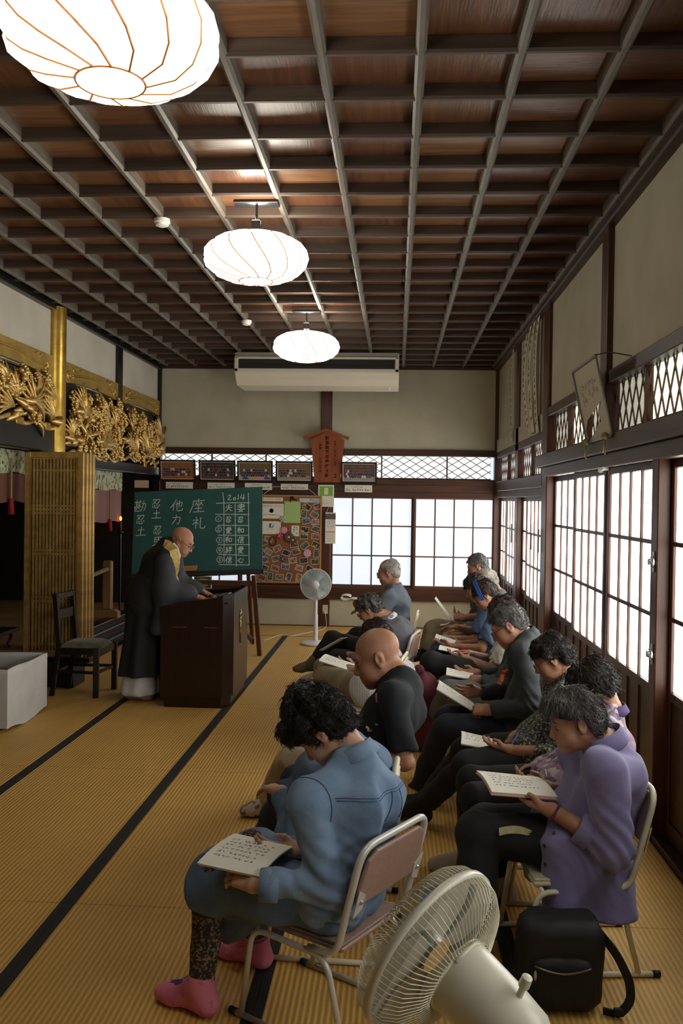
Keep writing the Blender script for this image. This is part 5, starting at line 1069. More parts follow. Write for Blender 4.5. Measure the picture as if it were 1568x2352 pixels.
for s in (-0.4, 0.35): obj('cord_knot', MB().ball(o + ux * wq * s + un * 0.02 + uy * 0.015, 0.024, 8, 6).tube([tuple(o + ux * wq * s + un * 0.025), tuple(o + ux * wq * (s - 0.03) + un * 0.03 - np.array((0, 0, 0.09)))], 0.005, 5).tube([tuple(o + ux * wq * s + un * 0.025), tuple(o + ux * wq * (s + 0.05) + un * 0.03 - np.array((0, 0, 0.1)))], 0.005, 5), mat('gold_cord', (130, 112, 60), 0.7), t, smooth=True)
# door hanging charm and small details on the far doors
t = thing('door_charm', 'small red paper charm hanging on a far sliding door', 'charm', (XR - 0.02, 9.15, 1.35))
obj('tag_paper', MB().box(XR - 0.022, 9.1, 1.30, XR - 0.018, 9.17, 1.47), mat('charm_red', (150, 66, 56), 0.7), t); obj('string', MB().tube([(XR - 0.02, 9.135, 1.47), (XR - 0.02, 9.135, 1.56)], 0.003, 5), M_red, t)
for y, z, lab in ((8.5, 1.42, 'white pull plate on the door edge by the big post'), (10.44, 1.42, 'white pull plate on the door edge by the farther post')):
    tag(obj('pull_plate', MB().box(XR - 0.062, y - 0.02 - 0.02, z - 0.11, XR - 0.058 + 0.012, y + 0.0, z + 0.11, 0.002), M_white, origin=(XR - 0.05, y, z)), lab, 'plate')
tag(obj('sensor', MB().box(XR - 0.05, 5.93, 2.0, XR + 0.0, 6.0, 2.035, 0.004).box(XR - 0.05, 6.03, 1.99, XR - 0.02, 6.07, 2.03, 0.004), M_white, origin=(XR - 0.03, 6.0, 2.0)), 'tiny white sensor pair under the beam over two sliding doors', 'sensor')
# ---- far standing fan
p = F(724, 1480); fx, fy = p[0], p[1]; fz = 0.745
M_fw = mat('fan_white', (222, 220, 226), 0.4); M_fg = mat('fan_cage', (214, 214, 212), 0.4); M_blade = mat('fan_blade', (150, 190, 190), 0.2, trans=0.6)
def fan_head(t, c, ax, R, mw, mc, wires_f, wires_r, hub_f, blade_m, wr=0.0011, side=None):
    """cage, ring, blades, motor of a standing fan; ax: blowing direction"""
    c = np.array(c, float); ax = np.array(ax, float); ax /= np.linalg.norm(ax); U = np.cross(ax, (0, 0, 1.0)); U /= np.linalg.norm(U); Wv = np.cross(U, ax)
    pt = lambda r, a, h: c + ax * h + r * (math.cos(a) * U + math.sin(a) * Wv)
    obj('rim_ring', MB().lathe([(R - 0.004, -0.009), (R + 0.004, -0.009), (R + 0.005, 0.0), (R + 0.004, 0.009), (R - 0.004, 0.009), (R - 0.004, -0.009)], 56, c, ax, U), mw, t, smooth=True)
    fwi = MB()
    for k in range(wires_f):
        a = 2 * PI * k / wires_f; da = 0.35
        fwi.tube([pt(R * q, a + da * (1 - q), h) for q, h in ((0.24, 0.066), (0.45, 0.07), (0.7, 0.068), (0.88, 0.055), (0.97, 0.035), (1.0, 0.004))], wr, 4, cap=False)
    obj('front_wires', fwi, mc, t, kind='stuff')
    rwi = MB()
    for k in range(wires_r):
        a = 2 * PI * k / wires_r
        rwi.tube([pt(R * q, a, h) for q, h in ((0.42, -0.075), (0.5, -0.085), (0.62, -0.08), (0.85, -0.06), (0.96, -0.035), (1.0, -0.004))], wr, 4, cap=False)
    obj('rear_wires', rwi, mc, t, kind='stuff')
    obj('front_badge', MB().lathe([(0.001, 0.078), (R * 0.25, 0.074), (R * 0.27, 0.066), (R * 0.25, 0.06), (0.001, 0.06)], 32, c, ax, U), mw, t, smooth=True)
    obj('rear_plate', MB().lathe([(R * 0.30, -0.06), (R * 0.44, -0.072), (R * 0.44, -0.08), (R * 0.30, -0.1)], 36, c, ax, U), mw, t, angle=40)
    obj('blade_hub', MB().lathe([(0.001, 0.035), (R * 0.2, 0.03), (R * 0.22, -0.02), (0.001, -0.02)], 24, c, ax, U), blade_m, t, angle=40)
    for k in range(5):
        v = []; f = []; n, m = 7, 4
        for i in range(n):
            q = 0.2 + 0.72 * i / (n - 1)
            for j in range(m):
                s = j / (m - 1) - 0.5; a = 2 * PI * k / 5 + s * (0.75 + 0.35 * math.sin(PI * i / (n - 1))) + 0.35 * q; v.append(pt(R * q, a, 0.008 + 0.035 * s * 1.4))
        for i in range(n - 1):
            for j in range(m - 1): f.append((i * m + j, (i + 1) * m + j, (i + 1) * m + j + 1, i * m + j + 1))
        obj('blade', MB().add(v, f), blade_m, t, smooth=True)
    return c, ax, U, Wv
t = thing('standing_fan', 'white standing fan facing the viewer beside the cork board', 'fan', (fx, fy, 0), 0, 'white electric fans')
obj('base', MB().lathe([(0.175, 0), (0.178, 0.012), (0.165, 0.028), (0.06, 0.045), (0.03, 0.05)], 36, (fx, fy, 0)), M_fw, t, angle=40); obj('base_edge', MB().lathe([(0.176, 0.0), (0.180, 0.006), (0.178, 0.014)], 36, (fx, fy, 0)), mat('fan_base_edge', (190, 160, 124), 0.5), t, smooth=True)
obj('pole', MB().lathe([(0.028, 0.04), (0.026, 0.36), (0.02, 0.37), (0.018, 0.66)], 20, (fx, fy, 0)), M_fw, t, angle=40)
fan_head(t, (fx, fy - 0.07, fz), (0.0, -1, 0.03), 0.188, M_fw, M_fg, 72, 60, None, M_blade)
obj('motor_housing', MB().lathe([(0.07, 0.0), (0.072, 0.06), (0.05, 0.13), (0.001, 0.14)], 24, (fx, fy - 0.02, fz), (0, 1, 0)), M_fw, t, smooth=True); obj('neck', MB().tube([(fx, fy, 0.6), (fx, fy + 0.02, fz - 0.02)], 0.026, 12), M_fw, t, smooth=True)
# outlet and cord
pO = AY(746, 1400, YB - 0.06)
t = thing('wall_outlet', 'cream wall outlet on the dark post above the floor', 'outlet', (pO[0], YB - 0.045, pO[2]))
obj('face_plate', MB().box(pO[0] - 0.038, YB - 0.045, pO[2] - 0.062, pO[0] + 0.038, YB - 0.033, pO[2] + 0.062, 0.004), mat('ivory_plastic', (206, 196, 170), 0.45), t); obj('plug', MB().box(pO[0] - 0.012, YB - 0.07, pO[2] - 0.05, pO[0] + 0.012, YB - 0.045, pO[2] - 0.02, 0.004), M_white, t)
cp = [(pO[0], YB - 0.06, pO[2] - 0.03), (pO[0] + 0.02, YB - 0.08, 0.12), (pO[0] + 0.03, YB - 0.1, 0.02)] + [tuple(F(x, y, 0.006)) for x, y in ((740, 1447), (712, 1452), (690, 1456), (668, 1462), (650, 1457), (630, 1462), (608, 1471), (590, 1468), (566, 1467))]
tag(obj('power_cord', MB().tube(fillet(cp, 0.1, 4), 0.004, 6), M_white, smooth=True), 'white power cord running along the floor from the wall outlet', 'cord')
tag(obj('paper_scroll', MB().tube([(0, 0, 0), (0, 0, 0.01)], 0.01, 4), M_paper), 'x', 'x') if False else None
# ---- low folding chairs
M_tube = mat('chair_tube', (206, 204, 198), 0.3, 0.15); M_tubec = mat('chair_tube_cream', (222, 214, 186), 0.32)
M_vinyl = mat('pink_tan_vinyl', (160, 132, 120), 0.5, 0, (150, 122, 110), scale=60, bump=0.1); M_vinyl2 = mat('cream_vinyl', (206, 196, 166), 0.5); M_rub = mat('black_rubber', (18, 18, 18), 0.7)
def folding_chair(name, lab, loc, rz, tube, pad):
    t = thing(name, lab, 'chair', loc, rz, 'low folding chairs of the audience'); r = 0.0105; w = 0.2
    def ob(n, mb, m, **k): return obj(n, mb, m, t, world=False, **k)
    ob('seat', MB().box(-0.17, -0.18, 0.335, 0.2, 0.18, 0.352, 0.006).box(-0.165, -0.175, 0.352, 0.195, 0.175, 0.362, 0.004), pad, bevel=0.008)
    pts = fillet([(-0.05, -w, 0.33), (-0.16, -w, 0.34), (-0.255, -w, 0.70), (-0.255, w, 0.70), (-0.16, w, 0.34), (-0.05, w, 0.33)], 0.07, 6)
    ob('back_tube', MB().tube(pts, r * 1.15, 10), tube, smooth=True)
    v = MB(); q = [(-0.17, 0.04), (0.17, 0.04), (0.185, 0.1), (0.17, 0.20), (0.13, 0.225), (-0.13, 0.225), (-0.17, 0.20), (-0.185, 0.1)]
    dz = np.array((-0.255 + 0.16, 0, 0.36)); dz /= np.linalg.norm(dz); nn = np.array((dz[2], 0, -dz[0]))
    ob('backrest', v.prism(q, 0.016, (np.array((-0.205, 0, 0.46)) - nn * 0.008, (0, 1, 0), dz, nn)), pad, bevel=0.006)
    for s in (-1, 1):
        ob('bracket', MB().prism([(0, 0), (-0.045, 0.02), (-0.045, 0.07), (0, 0.1)] if s > 0 else [(0, 0), (0, 0.1), (0.045, 0.07), (0.045, 0.02)], 0.003, (np.array((-0.207, s * 0.195, 0.47)) - nn * 0.012, (0, 1, 0), dz, nn)), tube); ob('bolt', MB().ball(np.array((-0.222, s * 0.172, 0.52)) - nn * 0.012, 0.007, 8, 6), M_steel)
        ob('leg_frame', MB().tube(fillet([(0.235, s * w, 0.012), (0.19, s * w, 0.325), (-0.12, s * w, 0.318), (-0.2, s * w, 0.012)], 0.06, 6), r, 10), tube, smooth=True)
        ob('floor_rail', MB().tube([(0.27, s * w, 0.0115), (-0.265, s * w, 0.0115)], r, 10), tube, smooth=True)
        for x in (0.272, -0.268): ob('rubber_cap', MB().tube([(x - 0.014, s * w, 0.0125), (x + 0.014, s * w, 0.0125)], r * 1.2, 10), M_rub, smooth=True)
    for x, z in ((0.17, 0.325), (-0.11, 0.318)): ob('cross_tube', MB().tube([(x, -w, z), (x, w, z)], r * 0.9, 8), tube, smooth=True)
    return t
# ---- near fan, seen from behind at the lower right
cF = AY(988, 2180, 1.95); axF = np.array((-0.71, 0.586, 0.37)); axF /= np.linalg.norm(axF)
M_nf = mat('near_fan_shell', (206, 202, 186), 0.3); M_nc = mat('near_fan_cage', (212, 206, 180), 0.35); M_nb = mat('near_fan_blade', (150, 160, 165), 0.12, trans=0.85)
t = thing('standing_fan', 'large cream fan seen from behind, nearest the viewer at the lower edge', 'fan', (float(cF[0] - axF[0] * 0.17), float(cF[1] - axF[1] * 0.17), 0), 0, 'white electric fans')
_, _, U, Wv = fan_head(t, cF, axF, 0.192, M_nf, M_nc, 96, 84, None, M_nb, 0.0012)
hb = MB().lathe([(0.078, -0.078), (0.082, -0.09), (0.080, -0.12), (0.074, -0.2), (0.064, -0.268), (0.054, -0.284)], 40, cF, axF, U)
obj('motor_housing', hb, M_nf, t, angle=35)
obj('end_cover', MB().lathe([(0.056, -0.282), (0.052, -0.292), (0.02, -0.297), (0.001, -0.298)], 40, cF, axF, U), M_nf, t, angle=35)
vent = MB()
for k in range(14):
    a = 2 * PI * k / 14
    for (r0, r1) in ((0.022, 0.042),): vent.bar(cF - axF * 0.2975 + r0 * (math.cos(a) * U + math.sin(a) * Wv), cF - axF * 0.2945 + r1 * (math.cos(a) * U + math.sin(a) * Wv), 0.006, 0.004, up=axF)
obj('vent_slots', vent, M_rub, t, kind='stuff')
kn = cF - axF * 0.215 + Wv * 0.074; obj('knob_stem', MB().tube([kn - Wv * 0.01, kn + Wv * 0.02], 0.007, 10), M_nf, t); obj('knob', MB().lathe([(0.010, 0.02), (0.012, 0.024), (0.011, 0.045), (0.006, 0.048)], 16, kn, Wv), M_nf, t, angle=40)
obj('handle', MB().tube([cF - axF * 0.085 + U * s * 0.05 + Wv * (0.085 - abs(s) * 0.02) for s in (-1, -0.5, 0, 0.5, 1)], 0.006, 8), M_nf, t, smooth=True)
pv = cF - axF * 0.17 - Wv * 0.08; obj('tilt_bracket', MB().tube([cF - axF * 0.17 - Wv * 0.05, pv, (pv[0], pv[1], pv[2] - 0.05)], [0.035, 0.032, 0.028], 14), M_nf, t, smooth=True)
obj('pole', MB().lathe([(0.026, 0.03), (0.024, 0.42), (0.017, 0.43), (0.017, pv[2] - 0.04)], 20, (pv[0], pv[1], 0)), M_nf, t, angle=40); obj('base', MB().lathe([(0.18, 0), (0.184, 0.012), (0.16, 0.03), (0.05, 0.045), (0.03, 0.06)], 36, (pv[0], pv[1], 0)), M_nf, t, angle=40)
# ---- black backpack by the near right chair
M_bag = mat('black_nylon', (20, 21, 22), 0.65, 0, (14, 14, 15), scale=6, bump=0.3, bscale=14)
def soft_box(x0, x1, y0, y1, z0, z1, seed, n=9, amp=0.012, p=3.2):
    r = random.Random(seed); mb = MB(); c = np.array(((x0 + x1) / 2, (y0 + y1) / 2, (z0 + z1) / 2)); h = np.array(((x1 - x0) / 2, (y1 - y0) / 2, (z1 - z0) / 2)); v = []; f = []; N, Mm = 28, 16
    for i in range(Mm + 1):
        th = PI * i / Mm
        for k in range(N):
            a = 2 * PI * k / N; d = np.array((math.sin(th) * math.cos(a), math.sin(th) * math.sin(a), math.cos(th))); s = (np.sum(np.abs(d) ** p)) ** (-1 / p); q = c + h * d * s; q = q + d * amp * math.sin(5 * a + seed + 3 * th) * math.sin(th); q[2] = max(q[2], z0); v.append(q)
    for i in range(Mm):
        for k in range(N): f.append((i * N + k, (i + 1) * N + k, (i + 1) * N + (k + 1) % N, i * N + (k + 1) % N))
    return mb.add(v, f)
bL, bR = F(1205, 2285), F(1368, 2290)
t = thing('backpack', 'black nylon backpack on the floor behind the near fan', 'bag', (0.62, 3.17, 0))
obj('bag_body', soft_box(bL[0] - 0.035, bR[0] + 0.005, 3.10, 3.27, 0.003, 0.315, 2, p=6.5, amp=0.006), M_bag, t, smooth=True)
obj('front_pocket', soft_box(bL[0] - 0.0, bR[0] - 0.03, 3.08, 3.16, 0.02, 0.2, 4, p=6, amp=0.005), M_bag, t, smooth=True)
zp = [(bL[0] + 0.01 + (bR[0] - bL[0] - 0.06) * k / 10, 3.073 + 0.006 * abs(k - 5) / 5, 0.178 - 0.02 * math.sin(PI * k / 10)) for k in range(11)]
obj('zipper', MB().tube(zp, 0.004, 6), mat('zip_metal', (110, 104, 90), 0.4, 0.7), t, smooth=True); obj('zip_pull', MB().ball((zp[0][0], 3.062, 0.155), (0.006, 0.003, 0.018), 8, 6), M_steel, t, smooth=True)
sp = [(bR[0] - 0.02, 3.16, 0.28), (bR[0] + 0.04, 3.12, 0.22), (bR[0] + 0.085, 3.10, 0.13), (bR[0] + 0.09, 3.10, 0.06), (bR[0] + 0.05, 3.1, 0.012), (bR[0] - 0.0, 3.12, 0.012)]
st = MB(); P = fillet(sp, 0.05, 4)
for a, e in zip(P[:-1], P[1:]): st.bar(a, e, 0.03, 0.006, up=(0.3, 1, 0.2))
obj('shoulder_strap', st, M_bag, t); obj('buckle', MB().box(bR[0] + 0.03, 3.085, 0.012, bR[0] + 0.065, 3.1, 0.04, 0.003), M_rub, t)
# wine red bag on the floor between the rows
p = F(975, 1620); t = thing('drawstring_bag', 'wine red cloth bag on the floor by the black trousers in the right row', 'bag', (0.22, 6.35, 0))
bp_ = AY(968, 1530, 6.35)
obj('bag_body', soft_box(bp_[0] - 0.14, bp_[0] + 0.14, 6.2, 6.5, 0.003, 0.56, 7, amp=0.02, p=2.6), mat('wine_cloth', (92, 18, 30), 0.8, 0, (66, 12, 22), scale=8, bump=0.3), t, smooth=True); obj('tie', MB().ball((bp_[0] - 0.02, 6.33, 0.575), (0.04, 0.04, 0.04), 10, 8), mat('wine_cloth', (92, 18, 30)), t, smooth=True)
# ================================================================ people
f32 = np.float32
def nrm(v): v = np.asarray(v, float); return v / (np.linalg.norm(v) + 1e-12)
def lerp(a, b, t): return np.asarray(a, float) * (1 - t) + np.asarray(b, float) * t
class Waves:
    """smooth pseudo-noise: a sum of sine waves with random directions"""
    def __init__(s, seed, freq, n=7, stretch=(1, 1, 1)):
        r = np.random.RandomState(seed); d = r.normal(size=(n, 3)); d /= np.linalg.norm(d, axis=1)[:, None]
        s.k = (d * freq * r.uniform(0.6, 1.5, (n, 1)) * np.array(stretch)).astype(f32); s.p = r.uniform(0, 6.28, n).astype(f32); s.n = n
    def __call__(s, X, Y, Z):
        o = 0
        for k, p in zip(s.k, s.p): o = o + np.sin(k[0] * X + k[1] * Y + k[2] * Z + p)
        return o * f32(1.0 / math.sqrt(s.n))
class Field:
    """signed distance field of smoothly joined rounded cones and ellipsoids"""
    def __init__(s): s.ops = []
    def cap(s, a, b, ra, rb, k=0.03, flat=False, sub=False):
        a, b = np.asarray(a, float), np.asarray(b, float); r = max(ra, rb); s.ops.append(('c', a, b, ra, rb, k, flat, sub, np.minimum(a, b) - r, np.maximum(a, b) + r)); return s
    def ell(s, c, r, R=None, k=0.02, sub=False):
        c = np.asarray(c, float); r = np.asarray(r, float); m = r.max(); s.ops.append(('e', c, r, R, 0, k, False, sub, c - m, c + m)); return s
    def bounds(s, pad): 
        lo = np.min([o[8] for o in s.ops if not o[7]], axis=0) - pad; hi = np.max([o[9] for o in s.ops if not o[7]], axis=0) + pad; return lo, hi
    def grid(s, lo, hi, h, grow=0.0):
        n = np.maximum(np.ceil((np.asarray(hi) - lo) / h).astype(int) + 1, 4)
        ax = [(lo[i] + h * np.arange(n[i])).astype(f32) for i in range(3)]; Fv = np.full(n, 0.5, f32)
        for (ty, a, b, ra, rb, k, flat, sub, blo, bhi) in s.ops:
            m = k + 3 * h + grow; i0 = [max(0, int((blo[i] - m - lo[i]) / h)) for i in range(3)]; i1 = [min(n[i], int((bhi[i] + m - lo[i]) / h) + 2) for i in range(3)]
            if any(q >= w for q, w in zip(i0, i1)): continue
            X = ax[0][i0[0]:i1[0]][:, None, None]; Y = ax[1][i0[1]:i1[1]][None, :, None]; Z = ax[2][i0[2]:i1[2]][None, None, :]
            if ty == 'c':
                ba = (b - a).astype(f32); L2 = float(ba.dot(ba)) + 1e-12; px, py, pz = X - f32(a[0]), Y - f32(a[1]), Z - f32(a[2])
                tt = (px * ba[0] + py * ba[1] + pz * ba[2]) / f32(L2); t = np.clip(tt, 0, 1)
                d = np.sqrt((px - ba[0] * t) ** 2 + (py - ba[1] * t) ** 2 + (pz - ba[2] * t) ** 2) - (f32(ra) + f32(rb - ra) * t)
                if flat: d = np.maximum(d, (tt - 1) * f32(math.sqrt(L2)))
            else:
                px, py, pz = X - f32(a[0]), Y - f32(a[1]), Z - f32(a[2])
                if ra is not None:
                    R = np.asarray(ra, float).astype(f32); px, py, pz = R[0, 0] * px + R[1, 0] * py + R[2, 0] * pz, R[0, 1] * px + R[1, 1] * py + R[2, 1] * pz, R[0, 2] * px + R[1, 2] * py + R[2, 2] * pz
                k0 = np.sqrt((px / f32(b[0])) ** 2 + (py / f32(b[1])) ** 2 + (pz / f32(b[2])) ** 2); k1 = np.sqrt((px / f32(b[0] ** 2)) ** 2 + (py / f32(b[1] ** 2)) ** 2 + (pz / f32(b[2] ** 2)) ** 2) + f32(1e-6)
                d = k0 * (k0 - 1) / k1
            S = Fv[i0[0]:i1[0], i0[1]:i1[1], i0[2]:i1[2]]; kk = f32(max(k, 1e-4))
            if sub: e = -d; hh = np.maximum(kk - np.abs(S - e), 0) / kk; S[...] = np.maximum(S, e) + hh * hh * kk * f32(0.25)
            else: hh = np.maximum(kk - np.abs(S - d), 0) / kk; S[...] = np.minimum(S, d) - hh * hh * kk * f32(0.25)
        return Fv, ax
def surface(Fv, lo, h):
    """naive surface nets: vertices (n,3) and quads (m,4)"""
    ins = Fv < 0; nx, ny, nz = Fv.shape
    c = [(i, j, k) for i in (0, 1) for j in (0, 1) for k in (0, 1)]
    sl = lambda A, o: A[o[0]:nx - 1 + o[0], o[1]:ny - 1 + o[1], o[2]:nz - 1 + o[2]]
    cnt = sum(sl(ins, o).astype(np.uint8) for o in c); mixed = (cnt > 0) & (cnt < 8); idx = np.argwhere(mixed)
    if len(idx) == 0: return np.zeros((0, 3)), np.zeros((0, 4), int)
    I, J, K = idx.T; V = np.zeros((len(idx), 3)); W = np.zeros(len(idx)); val = {o: Fv[I + o[0], J + o[1], K + o[2]] for o in c}
    for a in range(3):
        for o in c:
            if o[a]: continue
            e = list(o); e[a] = 1; e = tuple(e); v0, v1 = val[o], val[e]; m = (v0 < 0) != (v1 < 0); t = np.where(m, v0 / np.where(m, v0 - v1, 1), 0)
            p = np.tile(np.array(o, float), (len(idx), 1)); p[:, a] += t; V += p * m[:, None]; W += m
    V = (V / W[:, None] + idx) * h + np.asarray(lo); num = -np.ones(mixed.shape, int); num[I, J, K] = np.arange(len(idx)); Q = []
    for a in range(3):
        b, d = (a + 1) % 3, (a + 2) % 3; s0 = [slice(None)] * 3; s1 = [slice(None)] * 3; s0[a] = slice(0, -1); s1[a] = slice(1, None); A, B = ins[tuple(s0)], ins[tuple(s1)]; E = np.argwhere(A != B); ok = (E[:, b] > 0) & (E[:, d] > 0) & (E[:, b] < Fv.shape[b] - 1) & (E[:, d] < Fv.shape[d] - 1); E = E[ok]
        if len(E) == 0: continue
        fl = A[tuple(E.T)]; q = []
        for (ub, ud) in ((1, 1), (0, 1), (0, 0), (1, 0)):
            t = E.copy(); t[:, b] -= ub; t[:, d] -= ud; q.append(num[tuple(t.T)])
        q = np.stack(q, 1); q[~fl] = q[~fl][:, ::-1]; Q.append(q)
    Q = np.concatenate(Q) if Q else np.zeros((0, 4), int); return V, Q[(Q >= 0).all(1)]
def obj_np(name, V, Q, m, parent=None, origin=None, smooth=True, label=None, mats=None, mi=None):
    V = np.asarray(V, float)
    if parent is not None: R, T = chain_inv(parent); V = V @ R.T + T
    elif origin is not None: V = V - np.asarray(origin)
    me = bpy.data.meshes.new(name); Q = np.asarray(Q); k = Q.shape[1]; me.vertices.add(len(V)); me.vertices.foreach_set('co', V.astype(f32).ravel()); me.loops.add(Q.size); me.loops.foreach_set('vertex_index', Q.astype(np.int32).ravel()); me.polygons.add(len(Q)); me.polygons.foreach_set('loop_start', (np.arange(len(Q)) * k).astype(np.int32)); me.polygons.foreach_set('loop_total', np.full(len(Q), k, np.int32))
    for q in (mats or [m]): me.materials.append(q)
    if mi is not None: me.polygons.foreach_set('material_index', np.asarray(mi, np.int32))
    me.polygons.foreach_set('use_smooth', np.full(len(Q), smooth)); me.update(calc_edges=True); me.validate()
    o = bpy.data.objects.new(name, me); COL.objects.link(o)
    if parent is not None: o.parent = parent
    elif origin is not None: o.location = origin
    return tag(o, label)
def stack(parts):
    V = []; Q = []; n = 0
    for v, q in parts: V.append(v); Q.append(q + n); n += len(v)
    return np.concatenate(V), np.concatenate(Q)
# ---- materials of people
def mat_skin(name, rgb, rgb2): return mat(name, rgb, 0.5, 0, rgb2, scale=18, bump=0.06, bscale=220, spec=0.35, sub=0.06)
SKIN = {'fair': mat_skin('skin_fair', (202, 160, 136), (184, 138, 114)), 'tan': mat_skin('skin_tan', (178, 132, 106), (156, 108, 84)), 'monk': mat_skin('skin_monk', (186, 136, 108), (164, 112, 86))}
M_eye = mat('eye_dark', (30, 22, 20), 0.2); M_brow = mat('eyebrow', (38, 32, 30), 0.8); M_lip = mat('lips', (150, 84, 74), 0.5)
def mat_hair(name, rgb, rgb2, scale=14): return mat(name, rgb, 0.42, 0, rgb2, scale=scale, stretch=(1, 1, 1), detail=4, bump=0.35, bscale=120, spec=0.4)
HAIR = {'black': mat_hair('hair_black', (20, 17, 17), (34, 28, 26)), 'brown': mat_hair('hair_brown', (50, 30, 24), (30, 20, 18)), 'darkgrey': mat_hair('hair_dark_grey', (44, 42, 42), (92, 88, 86), 20), 'grey': mat_hair('hair_grey', (104, 101, 98), (44, 43, 44), 9), 'white': mat_hair('hair_white', (196, 190, 178), (140, 134, 124), 12), 'silver': mat_hair('hair_silver', (176, 172, 164), (110, 106, 100), 12), 'stubble': mat_hair('hair_salt', (96, 94, 92), (60, 58, 58), 16), 'darkbrown': mat_hair('hair_dark_brown', (38, 25, 21), (24, 17, 16))}
def cloth(name, rgb, rgb2=None, rough=0.85, scale=12, bump=0.22, bscale=26, sheen=0.15): return mat('cloth_' + name, rgb, rough, 0, rgb2 or tuple(int(c * 0.86) for c in rgb), scale=scale, bump=bump, bscale=bscale, spec=0.2, sheen=sheen)
# ---- hands
def hand(Fd, w, d, back, side, pose, s=1.0):
    """adds palm and five fingers to field Fd; w wrist, d direction to the knuckles, back: normal of the back of the hand; SIDE unit vector to the thumb side"""
    d = nrm(d); back = nrm(np.asarray(back) - d * np.dot(back, d)); t = nrm(side - d * np.dot(side, d) - back * np.dot(side, back)); w = np.asarray(w, float)
    curls = {'hold': (0.25, 0.35, 0.3), 'write': (0.75, 0.9, 0.5), 'rest': (0.28, 0.35, 0.25), 'grip': (0.95, 1.15, 0.8), 'flat': (0.12, 0.15, 0.1)}[pose]
    offs = (0.029, 0.010, -0.010, -0.028); lens = ((0.040, 0.026, 0.020), (0.044, 0.029, 0.021), (0.041, 0.027, 0.021), (0.032, 0.020, 0.018)); kn = []
    for i, o in enumerate(offs):
        p = w + (d * (0.088 - 0.004 * abs(i - 1)) + t * o) * s; kn.append(p); Fd.cap(w + t * o * 0.55 * s + d * 0.012 * s, p, 0.0165 * s, 0.0115 * s, 0.018)
    for i, p in enumerate(kn):
        a = 0.0; q = p; r = (0.0092, 0.0092, 0.0088, 0.0078)[i] * s; dd = nrm(d + t * (1.5 - i) * 0.06)
        for j in range(3):
            a += curls[j] * (1.0 + 0.12 * (i - 1)) * (0.55 if (pose == 'write' and i == 0) else 1.0); v = dd * math.cos(a) - back * math.sin(a); e = q + v * lens[i][j] * s; Fd.cap(q, e, r * (1 - 0.07 * j), r * (0.93 - 0.09 * j), 0.0035); q = e
    b0 = w + (d * 0.028 + t * 0.026 - back * 0.004) * s
    if pose in ('hold', 'write', 'grip'): v1 = nrm(d * 0.75 + t * 0.35 - back * (0.75 if pose != 'hold' else 0.62)); v2 = nrm(d * 0.95 - t * 0.1 - back * (0.35 if pose != 'hold' else 0.2))
    else: v1 = nrm(d * 0.7 + t * 0.7 - back * 0.15); v2 = nrm(d * 0.9 + t * 0.35)
    Fd.cap(w + (d * 0.012 + t * 0.012) * s, b0, 0.017 * s, 0.0155 * s, 0.016); m = b0 + v1 * 0.040 * s; Fd.cap(b0, m, 0.0135 * s, 0.0108 * s, 0.008); Fd.cap(m, m + v2 * 0.031 * s, 0.0105 * s, 0.0085 * s, 0.004); return m + v2 * 0.03 * s
# ---- heads
def head_ops(Fd, c, R, s, age=0.3, fem=False, jowl=0.0):
    P = lambda x, y, z: c + R @ (np.array((x, y, z)) * s)
    E = lambda x, y, z, r, k=0.02, sub=False, Rr=None: Fd.ell(P(x, y, z), np.array(r) * s, R if Rr is None else R @ Rr, k * s, sub)
    Cc = lambda a, b, ra, rb, k=0.015: Fd.cap(P(*a), P(*b), ra * s, rb * s, k * s)
    E(-0.014, 0, 0.036, (0.097, 0.076, 0.084)); E(0.028, 0, -0.03, (0.064, 0.061, 0.082), 0.03)
    for y in (1, -1):
        Cc((0.0, 0.052 * y, -0.052), (0.058, 0.020 * y, -0.101), 0.021, 0.019, 0.03); E(0.058, 0.036 * y, -0.028, (0.03, 0.027, 0.03), 0.025); E(0.05, 0.046 * y, -0.06, (0.026, 0.018 + jowl, 0.026), 0.03)
    E(0.070, 0, -0.103, (0.023, 0.026, 0.019), 0.025); E(0.074, 0, -0.066, (0.022, 0.032, 0.03), 0.03)
    Cc((0.082, -0.028, 0.026), (0.082, 0.028, 0.026), 0.012, 0.012, 0.022)
    for y in (1, -1): E(0.101, 0.031 * y, 0.003, (0.017, 0.019, 0.014), 0.014, True); E(0.0765, 0.031 * y, 0.001, (0.0145, 0.015, 0.0125), 0.004)
    Cc((0.088, 0, 0.014), (0.109, 0, -0.034), 0.0085, 0.0125, 0.014); E(0.107, 0, -0.038, (0.012, 0.0115, 0.010), 0.008)
    for y in (1, -1): E(0.097, 0.0125 * y, -0.042, (0.011, 0.008, 0.008), 0.008)
    Cc((0.088, -0.020, -0.068), (0.0965, 0, -0.064), 0.0055, 0.0068, 0.008); Cc((0.0965, 0, -0.064), (0.088, 0.020, -0.068), 0.0068, 0.0055, 0.008)
    Cc((0.086, -0.018, -0.078), (0.0935, 0, -0.080), 0.0055, 0.0075, 0.008); Cc((0.0935, 0, -0.080), (0.086, 0.018, -0.078), 0.0075, 0.0055, 0.008)
    for y in (1, -1):
        t = 0.35 * y; Rr = np.array([[math.cos(t), -math.sin(t), 0], [math.sin(t), math.cos(t), 0], [0, 0, 1]])
        E(-0.012, 0.079 * y, -0.004, (0.0215, 0.0085, 0.034), 0.006, False, Rr); E(-0.006, 0.0885 * y, 0.0, (0.011, 0.006, 0.019), 0.006, True, Rr); E(-0.004, 0.080 * y, -0.03, (0.011, 0.008, 0.012), 0.006)
